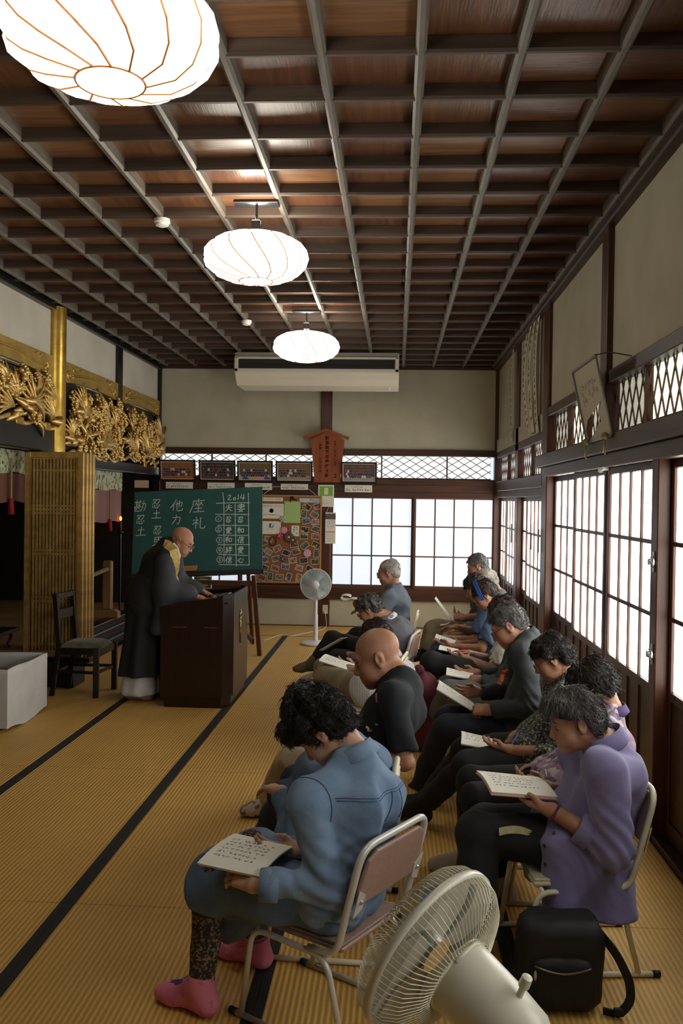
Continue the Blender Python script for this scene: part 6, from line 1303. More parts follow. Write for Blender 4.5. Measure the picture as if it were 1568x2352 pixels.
def head_mesh(c, R, s, N, h, **k):
    Fd = Field(); head_ops(Fd, c, R, s, **k); Fd.cap(lerp(N, c, 0.12), c + R @ np.array((-0.03, 0, -0.05)) * s, 0.053, 0.055 * s / 0.95, 0.03)
    Fd.cap(c + R @ np.array((0.01, 0, -0.08)) * s, lerp(N, c, 0.25) + R @ np.array((0.03, 0, 0)) * s, 0.035, 0.05, 0.03); return Fd
def face_bits(root, c, R, s, skin, near, glasses=None, hairm=None, brow=True):
    P = lambda x, y, z: c + R @ (np.array((x, y, z)) * s)
    for y in (1, -1):
        # lowered lid line and lashes
        pts = [P(0.0905 - 0.006 * abs(q) ** 2, (0.031 + 0.0145 * q) * y, -0.004 - 0.0035 * (1 - q * q)) for q in np.linspace(-1, 1, 7)]
        obj('eyelashes', MB().tube(pts, [0.0008, 0.0015, 0.0018, 0.0019, 0.0018, 0.0015, 0.0008], 5), M_eye, root)
        if brow:
            pts = [P(0.0945 - 0.014 * max(0, q) ** 2, (0.032 + 0.02 * q) * y, 0.024 + 0.004 * (1 - q * q)) for q in np.linspace(-1, 1, 7)]; obj('eyebrow', MB().tube(pts, [0.0015, 0.0032, 0.0034, 0.0032, 0.003, 0.0025, 0.001], 6), hairm if hairm else M_brow, root)
    pts = [P(0.094 - 0.0055 * abs(q) ** 2, 0.021 * q, -0.0722) for q in np.linspace(-1, 1, 7)]; obj('mouth_line', MB().tube(pts, [0.0006, 0.0014, 0.0016, 0.0016, 0.0016, 0.0014, 0.0006], 5), M_lip, root)
    if glasses:
        g = MB(); 
        for y in (1, -1):
            g.tube(fillet([P(0.109, (0.031 + a * 0.022) * y, -0.004 + b * 0.015) for a, b in ((-1, -1), (1, -1), (1, 1), (-1, 1))], 0.008, 4, True), 0.0014, 5, True); g.tube([P(0.109, 0.052 * y, 0.006), P(0.092, 0.072 * y, 0.006), P(-0.005, 0.0835 * y, 0.012), P(-0.03, 0.082 * y, -0.004)], 0.0016, 5)
        g.tube([P(0.111, -0.009, 0.004), P(0.1135, 0, 0.007), P(0.111, 0.009, 0.004)], 0.0014, 5); o = obj('glasses', g, glasses, root, smooth=True)
        ln = MB()
        for y in (1, -1): ln.add([P(0.1092, (0.031 + a * 0.021) * y, -0.004 + b * 0.014) for a, b in ((-1, -1), (1, -1), (1, 1), (-1, 1))], [(0, 1, 2, 3)])
        obj('lens', ln, mat('spectacle_lens', (240, 244, 246), 0.02, trans=1.0), o)
def strands(V, Q, c, R, n, length, rad, seed, curl, part=(0, 0, 1), steps=6, down=0.8, line=None):
    """thin tapering hair strands lying over the hair surface"""
    r = np.random.RandomState(seed); P0 = V[Q]; ctr = P0.mean(1); nv = np.cross(P0[:, 2] - P0[:, 0], P0[:, 3] - P0[:, 1]); nv /= np.linalg.norm(nv, axis=1)[:, None] + 1e-9
    idx = r.randint(0, len(Q), n); p = ctr[idx] + nv[idx] * 0.001; nn = nv[idx]; loc = (p - c) @ R
    dirn = np.stack([loc[:, 0] * 0.6, loc[:, 1] * 0.6, loc[:, 2] * 0.3 - down * 0.09], 1) + r.normal(0, 0.018, (n, 3)); dirn = dirn @ R.T; dirn -= nn * (dirn * nn).sum(1)[:, None]; dirn /= np.linalg.norm(dirn, axis=1)[:, None] + 1e-9; sd = np.cross(nn, dirn); ph = r.uniform(0, 6.28, n); pts = []; L = length * r.uniform(0.5, 1.2, n)
    if line is not None: L = np.minimum(L, np.maximum(0.010, (loc[:, 2] - line(loc)) * 1.1 + 0.014))
    for i in range(steps):
        t = i / (steps - 1); q = p + dirn * (L * t)[:, None] + sd * (curl * np.sin(ph + t * 5.5) * t * 1.2)[:, None] + nn * (0.001 + curl * 0.3 * np.sin(PI * t) * (0.5 + 0.5 * np.sin(ph * 2)) - 5.0 * L * L * t * t - 0.1 * L * t * t)[:, None]; pts.append(q)
    pts = np.stack(pts, 1); Vs = []; ra = rad * np.array([1 - 0.75 * i / (steps - 1) for i in range(steps)])
    for a in range(3):
        an = 2 * PI * a / 3; Vs.append(pts + (sd * math.cos(an) + nn * math.sin(an))[:, None, :] * ra[None, :, None])
    Vs = np.stack(Vs, 2); base = (np.arange(n) * steps * 3)[:, None]; F_ = []
    for i in range(steps - 1):
        for a in range(3): b = (a + 1) % 3; F_.append(np.stack([base[:, 0] + i * 3 + a, base[:, 0] + i * 3 + b, base[:, 0] + (i + 1) * 3 + b, base[:, 0] + (i + 1) * 3 + a], 1))
    return Vs.reshape(-1, 3), np.concatenate(F_)
def make_hair(root, c, R, s, style, m, seed, h, near):
    P = lambda x, y, z: c + R @ (np.array((x, y, z)) * s)
    st = dict(t=0.018, amp=0.004, freq=90, front=0.055, ear=-0.005, nape=-0.075, n=900, L=0.05, curl=0.006, down=0.8, top=0.0, fringe=0.0, bald=0.0, side=0.0, bob=0.0); st.update(style); st['t'] *= 0.62; st['curl'] *= 0.8
    Fd = Field(); t = st['t']; Fd.ell(P(-0.014, 0, 0.036 + st['top'] * 0.5), np.array((0.099 + t, 0.077 + t, 0.086 + t + st['top'])) * s, R, 0.01); Fd.ell(P(-0.055, 0, -0.02), np.array((0.05 + t, 0.062 + t * 0.8, 0.066 + t * 0.5)) * s, R, 0.03)
    if st['fringe']: Fd.ell(P(0.062, 0, 0.085), np.array((0.045 + st['fringe'], 0.066, 0.036 + st['fringe'])) * s, R, 0.03)
    if st['bob']:
        for y in (1, -1): Fd.cap(P(-0.03, 0.075 * y, 0.03), P(-0.03, 0.078 * y, -0.03 - st['bob']), 0.03 * s, 0.026 * s, 0.03)
        Fd.cap(P(-0.085, 0, 0.0), P(-0.07, 0, -0.04 - st['bob']), 0.05 * s, 0.04 * s, 0.03)
    lo, hi = Fd.bounds(0.02); G, ax = Fd.grid(lo, hi, h)
    X, Y, Z = ax[0][:, None, None], ax[1][None, :, None], ax[2][None, None, :]
    Rt = (R.T / s).astype(f32); dx, dy, dz = X - f32(c[0]), Y - f32(c[1]), Z - f32(c[2]); lx = Rt[0, 0] * dx + Rt[0, 1] * dy + Rt[0, 2] * dz; ly = Rt[1, 0] * dx + Rt[1, 1] * dy + Rt[1, 2] * dz; lz = Rt[2, 0] * dx + Rt[2, 1] * dy + Rt[2, 2] * dz
    w1 = Waves(seed, st['freq']); w2 = Waves(seed + 7, st['freq'] * 2.3); nz = w1(lx, ly, lz); G = G - f32(st['amp']) * nz - f32(st['amp'] * 0.45) * w2(lx, ly, lz)
    # hairline: face opening in front, ears free, nape below
    def line_z(x): return np.where(x > 0.0, st['ear'] + (st['front'] - st['ear']) * np.clip((x - 0.014) / 0.06, 0, 1) ** 0.8, st['ear'] + (st['nape'] - st['ear'] - st['bob']) * np.clip((-x - 0.028) / 0.03, 0, 1))
    zc = line_z(lx).astype(f32)
    zc = zc - f32(st['side']) * np.clip(np.abs(ly) / f32(0.08), 0, 1) * (lx < 0.05) + f32(st['amp'] * 1.6) * nz
    G = np.maximum(G, (zc - lz) * f32(0.8 * s))
    # hollow where the face is
    if st['bald']: G = np.maximum(G, f32(st['bald']) - np.sqrt((lx - 0.03) ** 2 + ly ** 2 * 0.9 + (lz - 0.13) ** 2))
    V, Q = surface(G, lo, h); parts = [(V, Q)]
    if st['n'] and len(Q): parts.append(strands(V, Q, c, R, int(st['n'] * near), st['L'] * s, 0.0016 if near > 0.6 else 0.0022, seed, st['curl'], down=st['down'], line=lambda q: line_z(q[:, 0] / s) * s))
    V, Q = stack(parts); return obj_np('hair', V, Q, m, root)
# ---- whole figures
def ik(a, b, l1, l2, pole):
    a, b = np.asarray(a, float), np.asarray(b, float); d = b - a; L = np.linalg.norm(d); u = d / L; L = min(L, (l1 + l2) * 0.995); x = (l1 * l1 - l2 * l2 + L * L) / (2 * L); hgt = math.sqrt(max(l1 * l1 - x * x, 0)); p = np.asarray(pole, float); p = nrm(p - u * np.dot(p, u)); return a + u * x + p * hgt
def foot_ops(Fd, ank, toe, r=1.0, inf=0.0):
    ank, toe = np.asarray(ank, float), np.asarray(toe, float); d = nrm(np.array((toe[0] - ank[0], toe[1] - ank[1], toe[2] - ank[2] if abs(toe[2] - ank[2]) > 0.09 else 0.0))); up = np.array((0, 0, 1.0)); up = nrm(up - d * up.dot(d)); z0 = -0.045
    heel = ank - d * 0.03 + up * z0; ball = ank + d * 0.115 + up * (z0 - 0.006); tip = ank + d * 0.165 + up * (z0 - 0.010); sd = np.cross(d, up)
    Fd.cap(ank + up * 0.02, heel, 0.037 + inf, 0.033 + inf, 0.03); Fd.cap(ank + d * 0.01, ball + up * 0.008, 0.036 + inf, 0.027 + inf, 0.04); Fd.cap(heel, ball, 0.03 + inf, 0.028 + inf, 0.03)
    for q in (-1, 1): Fd.cap(ball + sd * q * 0.018, tip + sd * q * 0.016, 0.023 + inf, 0.019 + inf, 0.03)
PEOPLE = []
def figure(S):
    """builds one person from a dictionary of joints and clothes; every length in metres"""
    hd = math.radians(S['h']); fw = np.array((math.cos(hd), math.sin(hd), 0)); lf = np.array((-math.sin(hd), math.cos(hd), 0)); up = np.array((0, 0, 1.0)); s = S.get('s', 0.95); near = S.get('near', 1.0)
    hb, hh, hx = (0.013, 0.0045, 0.0042) if near < 0.5 else ((0.011, 0.0036, 0.0036) if near < 0.9 else (0.009, 0.003, 0.003))
    seat = S.get('seat', 0.362); stand = S.get('stand', False)
    P = np.array((S['hip'][0], S['hip'][1], S.get('hipz', seat + 0.10))); N = np.asarray(S['neck'], float); Hc = np.asarray(S['head'], float); b = S.get('hunch', 0.03)
    ax = nrm(N - P); bk = nrm(-fw + ax * fw.dot(ax)); Wst = lerp(P, N, 0.32) + bk * b * 0.7; C = lerp(P, N, 0.68) + bk * b
    wd = S.get('wide', 1.0); shc = N - ax * S.get('shdrop', 0.085) + fw * 0.03; sh = {q: shc + lf * q * 0.168 * s * wd - up * 0.012 for q in (1, -1)}
    for q in S.get('shoulders', {}): sh[q] = np.asarray(S['shoulders'][q], float)
    hipj = {q: P + lf * q * 0.085 - up * 0.012 for q in (1, -1)}
    py = math.radians(S['h'] + S.get('hyaw', 0)); pp = math.radians(S.get('pitch', 35)); rl = math.radians(S.get('hroll', 0)); hf = np.array((math.cos(py) * math.cos(pp), math.sin(py) * math.cos(pp), -math.sin(pp))); hl = np.array((-math.sin(py), math.cos(py), 0)); hu = np.cross(hf, hl); hl, hu = hl * math.cos(rl) + hu * math.sin(rl), hu * math.cos(rl) - hl * math.sin(rl); R = np.stack([hf, hl, hu], 1); hs = S.get('hs', 0.93)
    kn = {}; an = {}; to = {}
    for q in (1, -1):
        L = S['legs'].get(q, {}) if 'legs' in S else {}
        k_ = L.get('knee'); kn[q] = np.asarray(k_, float) if k_ is not None else hipj[q] + fw * 0.40 + lf * q * 0.03 + up * (0.44 - hipj[q][2])
        a_ = L.get('ankle'); an[q] = np.asarray(a_, float) if a_ is not None else np.array((*(kn[q] + fw * L.get('step', 0.02))[:2], 0.082))
        t_ = L.get('toe'); to[q] = np.asarray(t_, float) if t_ is not None else an[q] + (fw * 0.97 + lf * q * 0.2) * 0.17
    wr = {}; el = {}; hnd = {}
    for q in (1, -1):
        A = S['arms'][q]; wr[q] = np.asarray(A['wrist'], float); ua, fa = 0.275 * s, 0.245 * s; pole = A.get('pole', -fw * 0.55 - up * 0.8 + lf * q * 0.5); el[q] = ik(sh[q], wr[q], ua, fa, pole); dmax = np.linalg.norm(wr[q] - el[q])
        if dmax > fa * 1.05: wr[q] = el[q] + (wr[q] - el[q]) / dmax * fa
        hnd[q] = A
    Fb = Field(); sc = S.get('fat', 1.0)
    def torso(Fd, inf, k=0.05, pelvis=True, low=0.0):
        for q in (1, -1):
            if pelvis: Fd.cap(P + lf * q * 0.072, Wst + lf * q * 0.058, 0.106 * sc + inf + low, 0.086 * sc + inf + low * 0.3, k)
            else: Fd.cap(lerp(P, Wst, 0.5) + lf * q * 0.066, Wst + lf * q * 0.058, 0.09 * sc + inf, 0.086 * sc + inf, k)
            Fd.cap(Wst + lf * q * 0.058, C + lf * q * 0.072 * wd, 0.086 * sc + inf + low * 0.3, 0.088 * sc + inf, k); Fd.cap(C + lf * q * 0.066 * wd, sh[q] - lf * q * 0.03, 0.084 * sc + inf, 0.050 + inf, k); Fd.cap(N - ax * 0.035, sh[q] - lf * q * 0.02 + ax * 0.01, 0.05 + inf * 0.8, 0.048 + inf, k)
        Fd.cap(C + bk * 0.012, N - ax * 0.03 + bk * 0.002, 0.084 + inf, 0.060 + inf, k)
        if S.get('bust'): 
            for q in (1, -1): Fd.ell(C + fw * 0.07 + lf * q * 0.07 - ax * 0.04, np.array((0.055, 0.06, 0.055)) + inf * 0.5, None, 0.05)
        if S.get('belly'): Fd.ell(lerp(P, Wst, 0.75) + fw * 0.055, np.array((0.09, 0.12, 0.10)) + inf * 0.5, None, 0.06)
    torso(Fb, -0.016)
    for q in (1, -1):
        Fb.cap(sh[q], el[q], 0.050 * s, 0.040 * s, 0.035); Fb.cap(el[q], wr[q], 0.040 * s, 0.027 * s, 0.02); Fb.cap(hipj[q], kn[q], 0.084 * sc, 0.056, 0.04); Fb.cap(kn[q], an[q], 0.053, 0.035, 0.03); foot_ops(Fb, an[q], to[q])
    Fb.cap(N, Hc + R @ np.array((-0.03, 0, -0.05)) * hs, 0.058, 0.054, 0.03); Fb.cap(Hc + R @ np.array((-0.03, 0, -0.05)) * hs, Hc, 0.054, 0.06, 0.03)
    lo, hi = Fb.bounds(0.02); G, axs = Fb.grid(lo, hi, 0.016); bV, bQ = surface(G, lo, 0.016)
    Fh = head_mesh(Hc, R, hs, N, hh, jowl=S.get('jowl', 0.0)); lo = Hc - 0.165; hi = Hc + 0.165; G, axs = Fh.grid(lo, hi, hh)
    parts = [(bV, bQ), surface(G, lo, hh)]; tips = {}
    for q in (1, -1):
        if S['arms'][q].get('hidden'): continue
        Fq = Field(); A = hnd[q]; d = nrm(A.get('dir', wr[q] - el[q])); back = np.asarray(A.get('back', up), float); side = np.asarray(A.get('thumb', -lf * q), float); tips[q] = hand(Fq, wr[q], d, back, side, A.get('pose', 'rest'), s); Fq.cap(lerp(el[q], wr[q], S.get('fore', 0.1)), wr[q], 0.036 * s, 0.026 * s, 0.018); lo, hi = Fq.bounds(0.012); G, axs = Fq.grid(lo, hi, hx); parts.append(surface(G, lo, hx))
    V, Q = stack(parts); org = (P[0], P[1], 0.0); skin = SKIN[S.get('skin', 'tan')]; root = obj_np('person', V, Q, skin, None, org); tag(root, S['label'], 'person')
    face_bits(root, Hc, R, hs, skin, near, S.get('glasses'), HAIR.get(S.get('brow')), True)
    if S.get('hair'): make_hair(root, Hc, R, hs, S['hstyle'], HAIR[S['hair']], S.get('seed', 1), 0.005 if near < 0.5 else 0.0038, near)
    def fin(Fd, name, m, h, amp, freq, seed, clip=True, hem=None, cuts=(), elbow=True, label=None, Fa=None):
        lo, hi = Fd.bounds(0.03)
        if Fa is not None: l2, h2 = Fa.bounds(0.03); lo, hi = np.minimum(lo, l2), np.maximum(hi, h2)
        G, axs = Fd.grid(lo, hi, h, 0.01); X, Y, Z = axs[0][:, None, None], axs[1][None, :, None], axs[2][None, None, :]
        if Fa is not None:
            G2, _ = Fa.grid(lo, hi, h, 0.01); kk = f32(0.006)
            for q in (1, -1): pz = sh[q]; kk = kk + f32(0.06) * np.exp(-(((X - f32(pz[0])) ** 2 + (Y - f32(pz[1])) ** 2 + (Z - f32(pz[2] + 0.02)) ** 2) / f32(0.0081)))
            hh_ = np.maximum(kk - np.abs(G - G2), 0) / kk; G = np.minimum(G, G2) - hh_ * hh_ * kk * f32(0.25)
        w = Waves(seed, freq, 8, (1, 1, 0.6)); w2 = Waves(seed + 3, freq * 2.4, 6); g = w(X, Y, Z); G = G - f32(amp * 1.5) * (1 - np.abs(g)) * f32(1.2) + f32(amp * 0.9) - f32(amp * 0.3) * w2(X, Y, Z)
        if elbow:
            for q in (1, -1):
                dd = np.sqrt((X - f32(el[q][0])) ** 2 + (Y - f32(el[q][1])) ** 2 + (Z - f32(el[q][2])) ** 2); u = nrm(wr[q] - sh[q]); pr = (X * f32(u[0]) + Y * f32(u[1]) + Z * f32(u[2])); G = G - f32(amp * 0.9) * np.exp(-(dd / 0.13) ** 2) * np.sin(pr * 120 + 4 * g)
        if clip and not stand:
            along = (X - f32(P[0])) * f32(fw[0]) + (Y - f32(P[1])) * f32(fw[1]); G = np.where(along < 0.21, np.maximum(G, f32(seat + 0.003) - Z), G)
        if hem is not None: G = np.maximum(G, f32(hem) - Z)
        for (p0, nn) in cuts: G = np.maximum(G, (X - f32(p0[0])) * f32(nn[0]) + (Y - f32(p0[1])) * f32(nn[1]) + (Z - f32(p0[2])) * f32(nn[2]))
        v, qd = surface(G, lo, h); return obj_np(name, v, qd, m, root, label=label)
    T = S['top']; ti = T.get('inf', 0.014); Ft = Field(); torso(Ft, ti, low=T.get('low', 0.012), pelvis=not T.get('tucked'))
    Ft.cap(N - ax * 0.05, N + nrm(nrm(Hc - N) + ax) * T.get('neckh', 0.016), 0.075 + ti * 0.5, 0.066 + T.get('neckr', 0.0), 0.03, flat=True)
    slv = T.get('sleeve', 1.0); Fa = Field(); ai = T.get('arm_inf', min(ti, 0.015))
    for q in (1, -1):
        if slv >= 0.5:
            ce = lerp(el[q], wr[q], (slv - 0.5) * 2 * 0.93); Fa.cap(sh[q], el[q], 0.052 * s + ai, 0.044 * s + ai, 0.03); Fa.cap(el[q], ce, 0.044 * s + ai, 0.033 * s + ai * 0.9, 0.02, flat=True)
        else: Fa.cap(sh[q], lerp(sh[q], el[q], slv * 2), 0.054 * s + ai, 0.054 * s + ai * 1.4, 0.04, flat=True)
    if T.get('drape'):
        dz = T['drape']; 
        for q in (1, -1): Ft.cap(P + lf * q * 0.10 - fw * 0.03, np.array((*(P + lf * q * 0.135 - fw * 0.07)[:2], dz)), 0.112, 0.118, 0.06); Ft.cap(P + lf * q * 0.125 + fw * 0.11, np.array((*(P + lf * q * 0.165 + fw * 0.10)[:2], dz + 0.02)), 0.085, 0.085, 0.06)
    so = fin(Ft, T.get('name', 'shirt'), T['mat'], hb, T.get('amp', 0.006), T.get('freq', 26), S.get('seed', 1) + 40, clip=not T.get('drape'), hem=T.get('drape') or T.get('hem'), label=T.get('label'), Fa=Fa)
    # collar
    if T.get('collar'):
        cb = MB(); ring = []; nd = nrm(nrm(Hc - N) + ax * 0.8); e1 = nrm(np.cross(lf, nd)); n = 26; R0 = T.get('collar_r', 0.068)
        for i in range(n + 1):
            a = math.radians(28) + (2 * PI - math.radians(56)) * i / n; dirn = -e1 * 0 + math.cos(a) * nrm(fw - nd * fw.dot(nd)) + math.sin(a) * nrm(lf - nd * lf.dot(nd)); ring.append((N - ax * 0.004 + dirn * R0, dirn))
        v = []
        for (p, dd) in ring: v += [p + nd * T.get('collar_h', 0.035), p + nd * T.get('collar_h', 0.035) + dd * 0.004, p + dd * 0.018 - nd * 0.006, p - nd * 0.02 + dd * 0.004]
        f = []
        for i in range(n):
            for k in range(4): f.append((i * 4 + k, i * 4 + (k + 1) % 4, (i + 1) * 4 + (k + 1) % 4, (i + 1) * 4 + k))
        obj('collar', cb.add(v, f), T.get('collar_mat', T['mat']), so, smooth=True)
    if 'cuff' in T:
        for q in (1, -1):
            if S['arms'][q].get('hidden'): continue
            p0 = lerp(el[q], wr[q], (slv - 0.5) * 2 * 0.93); d = nrm(wr[q] - el[q]); r = 0.033 * s + ai * 0.9 + 0.005; obj('cuff', MB().lathe([(r - 0.006, 0.006), (r, 0.004), (r + 0.001, -T['cuff']), (r - 0.008, -T['cuff'] - 0.002)], 24, p0, d), T['mat'], so, smooth=True)
    B = S['bottom']; bi = B.get('inf', 0.012); Fp = Field()
    for q in (1, -1):
        Fp.cap(P + lf * q * 0.07 + up * 0.01, P + lf * q * 0.07, 0.098 * sc + bi, 0.104 * sc + bi, 0.05); Fp.cap(hipj[q], kn[q], 0.088 * sc + bi, 0.060 + bi, 0.05); L = B.get('len', 0.9); ce = lerp(kn[q], an[q], L); Fp.cap(kn[q], ce, 0.058 + bi, 0.058 + (0.043 - 0.058) * L + bi * B.get('flare', 1.0), 0.03, flat=True)
    if B.get('skirt'): Fp.cap(kn[1], kn[-1], 0.09, 0.09, 0.06); Fp.cap(lerp(hipj[1], kn[1], 0.5), lerp(hipj[-1], kn[-1], 0.5), 0.10, 0.10, 0.08); Fp.cap((kn[1] + kn[-1]) / 2, (kn[1] + kn[-1]) / 2 - up * 0.16, 0.09, 0.09, 0.08)
    if not S.get('nolegs'): fin(Fp, B.get('name', 'trousers'), B['mat'], hb, B.get('amp', 0.006), B.get('freq', 24), S.get('seed', 1) + 80, elbow=False, cuts=B.get('cuts', ()))
    if B.get('leggings'):
        Fl = Field()
        for q in (1, -1): Fl.cap(lerp(kn[q], an[q], -0.12), lerp(kn[q], an[q], 0.88), 0.07, 0.043, 0.03, flat=True)
        fin(Fl, 'leggings', B['leggings'], hb, 0.003, 40, 5, elbow=False)
    if S.get('sock'):
        for q in (1, -1):
            Fs = Field(); foot_ops(Fs, an[q], to[q], inf=0.004); Fs.cap(lerp(an[q], kn[q], 0.0), lerp(an[q], kn[q], S.get('sockh', 0.16)), 0.042, 0.043, 0.02, flat=True); lo, hi = Fs.bounds(0.01); G, axs = Fs.grid(lo, hi, 0.0055); Z = axs[2][None, None, :]
            if an[q][2] < 0.1: G = np.maximum(G, f32(0.0035) - Z)
            v, qd = surface(G, lo, 0.0055); obj_np('shoe' if S.get('shoe') else 'sock', v, qd, S['sock'], root)
    S.update(P=P, N=N, Hc=Hc, R=R, hs=hs, sh=sh, el=el, wr=wr, kn=kn, an=an, to=to, fw=fw, lf=lf, root=root, shirt=so, tips=tips, C=C, Wst=Wst); PEOPLE.append(S); return S
# ---- booklets and pens
M_page = mat('page_paper', (228, 226, 214), 0.8, spec=0.15); M_page2 = mat('page_edges', (206, 200, 180), 0.85); M_pinkc = mat('pink_cover', (200, 126, 120), 0.6)
M_handink = mat('hand_ink', (44, 42, 46), 0.8, spec=0.05)
def booklet(name, lab, c, u, v, w, h, bend=0.02, th=0.006, seed=1, cover=None, rows=6, ink=True, cat='booklet'):
    """open sheaf: c centre, u across, v away from the reader"""
    u, v = nrm(u), np.asarray(v, float); v = nrm(v - u * np.dot(u, v)); n = np.cross(u, v); c = np.asarray(c, float); t = thing(name, lab, cat, tuple(c), 0, 'booklets and sheets in the audience'); m = 10
    def sheet(z0, th, mm, nm, k=1.0):
        vs = []; f = []
        for i in range(m + 1):
            x = (i / m - 0.5) * w * k; b = bend * (1 - (2 * i / m - 1) ** 2) - bend * 0.3
            for j, y in enumerate((-h / 2 * k, h / 2 * k)): dz = 0.25 * bend * (1 if j else -1) * (i / m); vs += [c + u * x + v * y + n * (b + z0 + dz), c + u * x + v * y + n * (b + z0 + th + dz)]
        for i in range(m): a = 4 * i; f += [(a + 1, a + 5, a + 7, a + 3), (a, a + 2, a + 6, a + 4), (a, a + 4, a + 5, a + 1), (a + 2, a + 3, a + 7, a + 6)]
        f += [(0, 1, 3, 2), (4 * m, 4 * m + 2, 4 * m + 3, 4 * m + 1)]; return obj(nm, MB().add(vs, f), mm, t, smooth=False)
    sheet(0, th, M_page2, 'page_block', 0.985); sheet(th, 0.0012, M_page, 'top_page')
    if cover is not None: sheet(-0.002, 0.002, cover, 'cover', 1.02)
    if ink:
        q = scribble(w * 0.62, h * 0.78, rows, seed, True, gap=0.5, fill=0.9, th=0.11); out = []
        for p in q.v: x = p[0]; b = bend * (1 - (2 * x / w) ** 2) - bend * 0.3; dz = 0.25 * bend * (p[1] / h * 2) * (x / w + 0.5); out.append(tuple(c + u * p[0] + v * p[1] + n * (b + dz + th + 0.0022)))
        q.v = out; obj('handwriting', q, M_handink, t)
    return t
def pen(lab, a, b, m, tipm=None):
    a, b = np.asarray(a, float), np.asarray(b, float); d = nrm(b - a); t = thing('pen', lab, 'pen', tuple(a), 0, 'pens in use'); L = np.linalg.norm(b - a)
    obj('barrel', MB().tube([a + d * 0.012, a + d * 0.02, a + d * (L - 0.03), b], [0.0028, 0.005, 0.005, 0.0046], 10), m, t, smooth=True); obj('tip', MB().tube([a, a + d * 0.013], [0.0006, 0.0027], 8), tipm or M_white, t); obj('grip', MB().tube([a + d * 0.02, a + d * 0.055], 0.0056, 10), tipm or M_rub, t, smooth=True); obj('clip', MB().bar(b - d * 0.04 + np.array((0, 0, 0.006)), b + np.array((0, 0, 0.006)), 0.003, 0.0015), m, t); return t
def reading(S_h, c, tilt=28, w=0.24, h=0.2, both=True, left_only=False, write=None, yaw=0.0):
    """arms and page axes for somebody holding a booklet centred at c"""
    hd = math.radians(S_h + yaw); fw = np.array((math.cos(hd), math.sin(hd), 0)); lf = np.array((-math.sin(hd), math.cos(hd), 0)); up = np.array((0, 0, 1.0)); ti = math.radians(tilt); v = fw * math.cos(ti) + up * math.sin(ti); n = np.cross(-lf, v); c = np.asarray(c, float); A = {}
    for q in (1, -1):
        e = c + lf * q * (w / 2 - 0.012) - v * 0.04; A[q] = dict(wrist=e + lf * q * 0.045 - v * 0.085 - n * 0.022, dir=v * 0.8 - lf * q * 0.42 + n * 0.02, back=-n + lf * q * 0.35, thumb=lf * q * 0.4 + v * 0.2 + n * 0.9, pose='hold')
    if write:
        q = -1; A[q] = dict(wrist=c - lf * 0.075 - v * 0.115 + n * 0.035, dir=v * 0.72 + lf * 0.55 - n * 0.12, back=n * 0.8 - lf * 0.5, thumb=lf * 0.9 + v * 0.2, pose='write')
    return A, (-lf, v, n)
# ---- clothes
C_denim = mat('denim_shirt', (126, 148, 176), 0.85, 0, (98, 122, 152), scale=7, bump=0.3, bscale=30, spec=0.2, sheen=0.1)
C_denimd = mat('denim_dark', (102, 122, 148), 0.85, 0, (76, 96, 122), scale=9, bump=0.25, bscale=28)
C_jeans = mat('jeans_navy', (44, 58, 80), 0.85, 0, (34, 44, 64), scale=10, bump=0.2, bscale=30)
C_navy = mat('jeans_dark', (30, 34, 48), 0.85, 0, (24, 26, 38), scale=10, bump=0.2, bscale=30)
C_blackp = mat('trousers_black', (20, 20, 22), 0.85, 0, (14, 14, 16), scale=10, bump=0.2, bscale=30)
C_blackt = mat('tshirt_black', (24, 28, 34), 0.9, 0, (18, 21, 27), scale=10, bump=0.2, bscale=24)
C_cream = mat('trousers_cream', (186, 172, 146), 0.85, 0, (166, 152, 126), scale=8, bump=0.25, bscale=22)
C_khaki = mat('trousers_khaki', (140, 128, 104), 0.85, 0, (122, 110, 88), scale=8, bump=0.25, bscale=22)
C_greyt = mat('trousers_grey', (92, 92, 90), 0.85, 0, (78, 78, 77), scale=8, bump=0.25, bscale=22)
C_lav = mat('lavender_cotton', (132, 126, 168), 0.85, 0, (116, 109, 152), scale=6, bump=0.35, bscale=18, sheen=0.2)
C_floral = mat_pattern('purple_floral', [(0, (120, 104, 128)), (0.3, (146, 124, 142)), (0.52, (96, 80, 106)), (0.7, (168, 156, 150)), (0.84, (150, 98, 126)), (0.92, (176, 168, 132))], 34, 0.85)
C_speck = mat_pattern('speckled_blouse', [(0, (46, 48, 46)), (0.4, (120, 122, 106)), (0.58, (70, 74, 70)), (0.78, (150, 148, 128)), (0.9, (38, 40, 40))], 120, 0.85)
C_leg = mat_pattern('patterned_leggings', [(0, (48, 42, 40)), (0.45, (110, 96, 82)), (0.6, (62, 52, 48)), (0.82, (136, 120, 100))], 140, 0.85)
C_jacket = mat('jacket_dark', (50, 56, 58), 0.8, 0, (40, 45, 48), scale=8, bump=0.25, bscale=22)
C_greyj = mat('jacket_grey', (104, 102, 110), 0.8, 0, (88, 86, 96), scale=7, bump=0.3, bscale=20)
C_bluegr = mat('shirt_blue_grey', (106, 114, 126), 0.8, 0, (86, 94, 106), scale=7, bump=0.3, bscale=20)
C_white = mat('blouse_white', (206, 204, 192), 0.85, 0, (188, 186, 176), scale=8, bump=0.3, bscale=20)
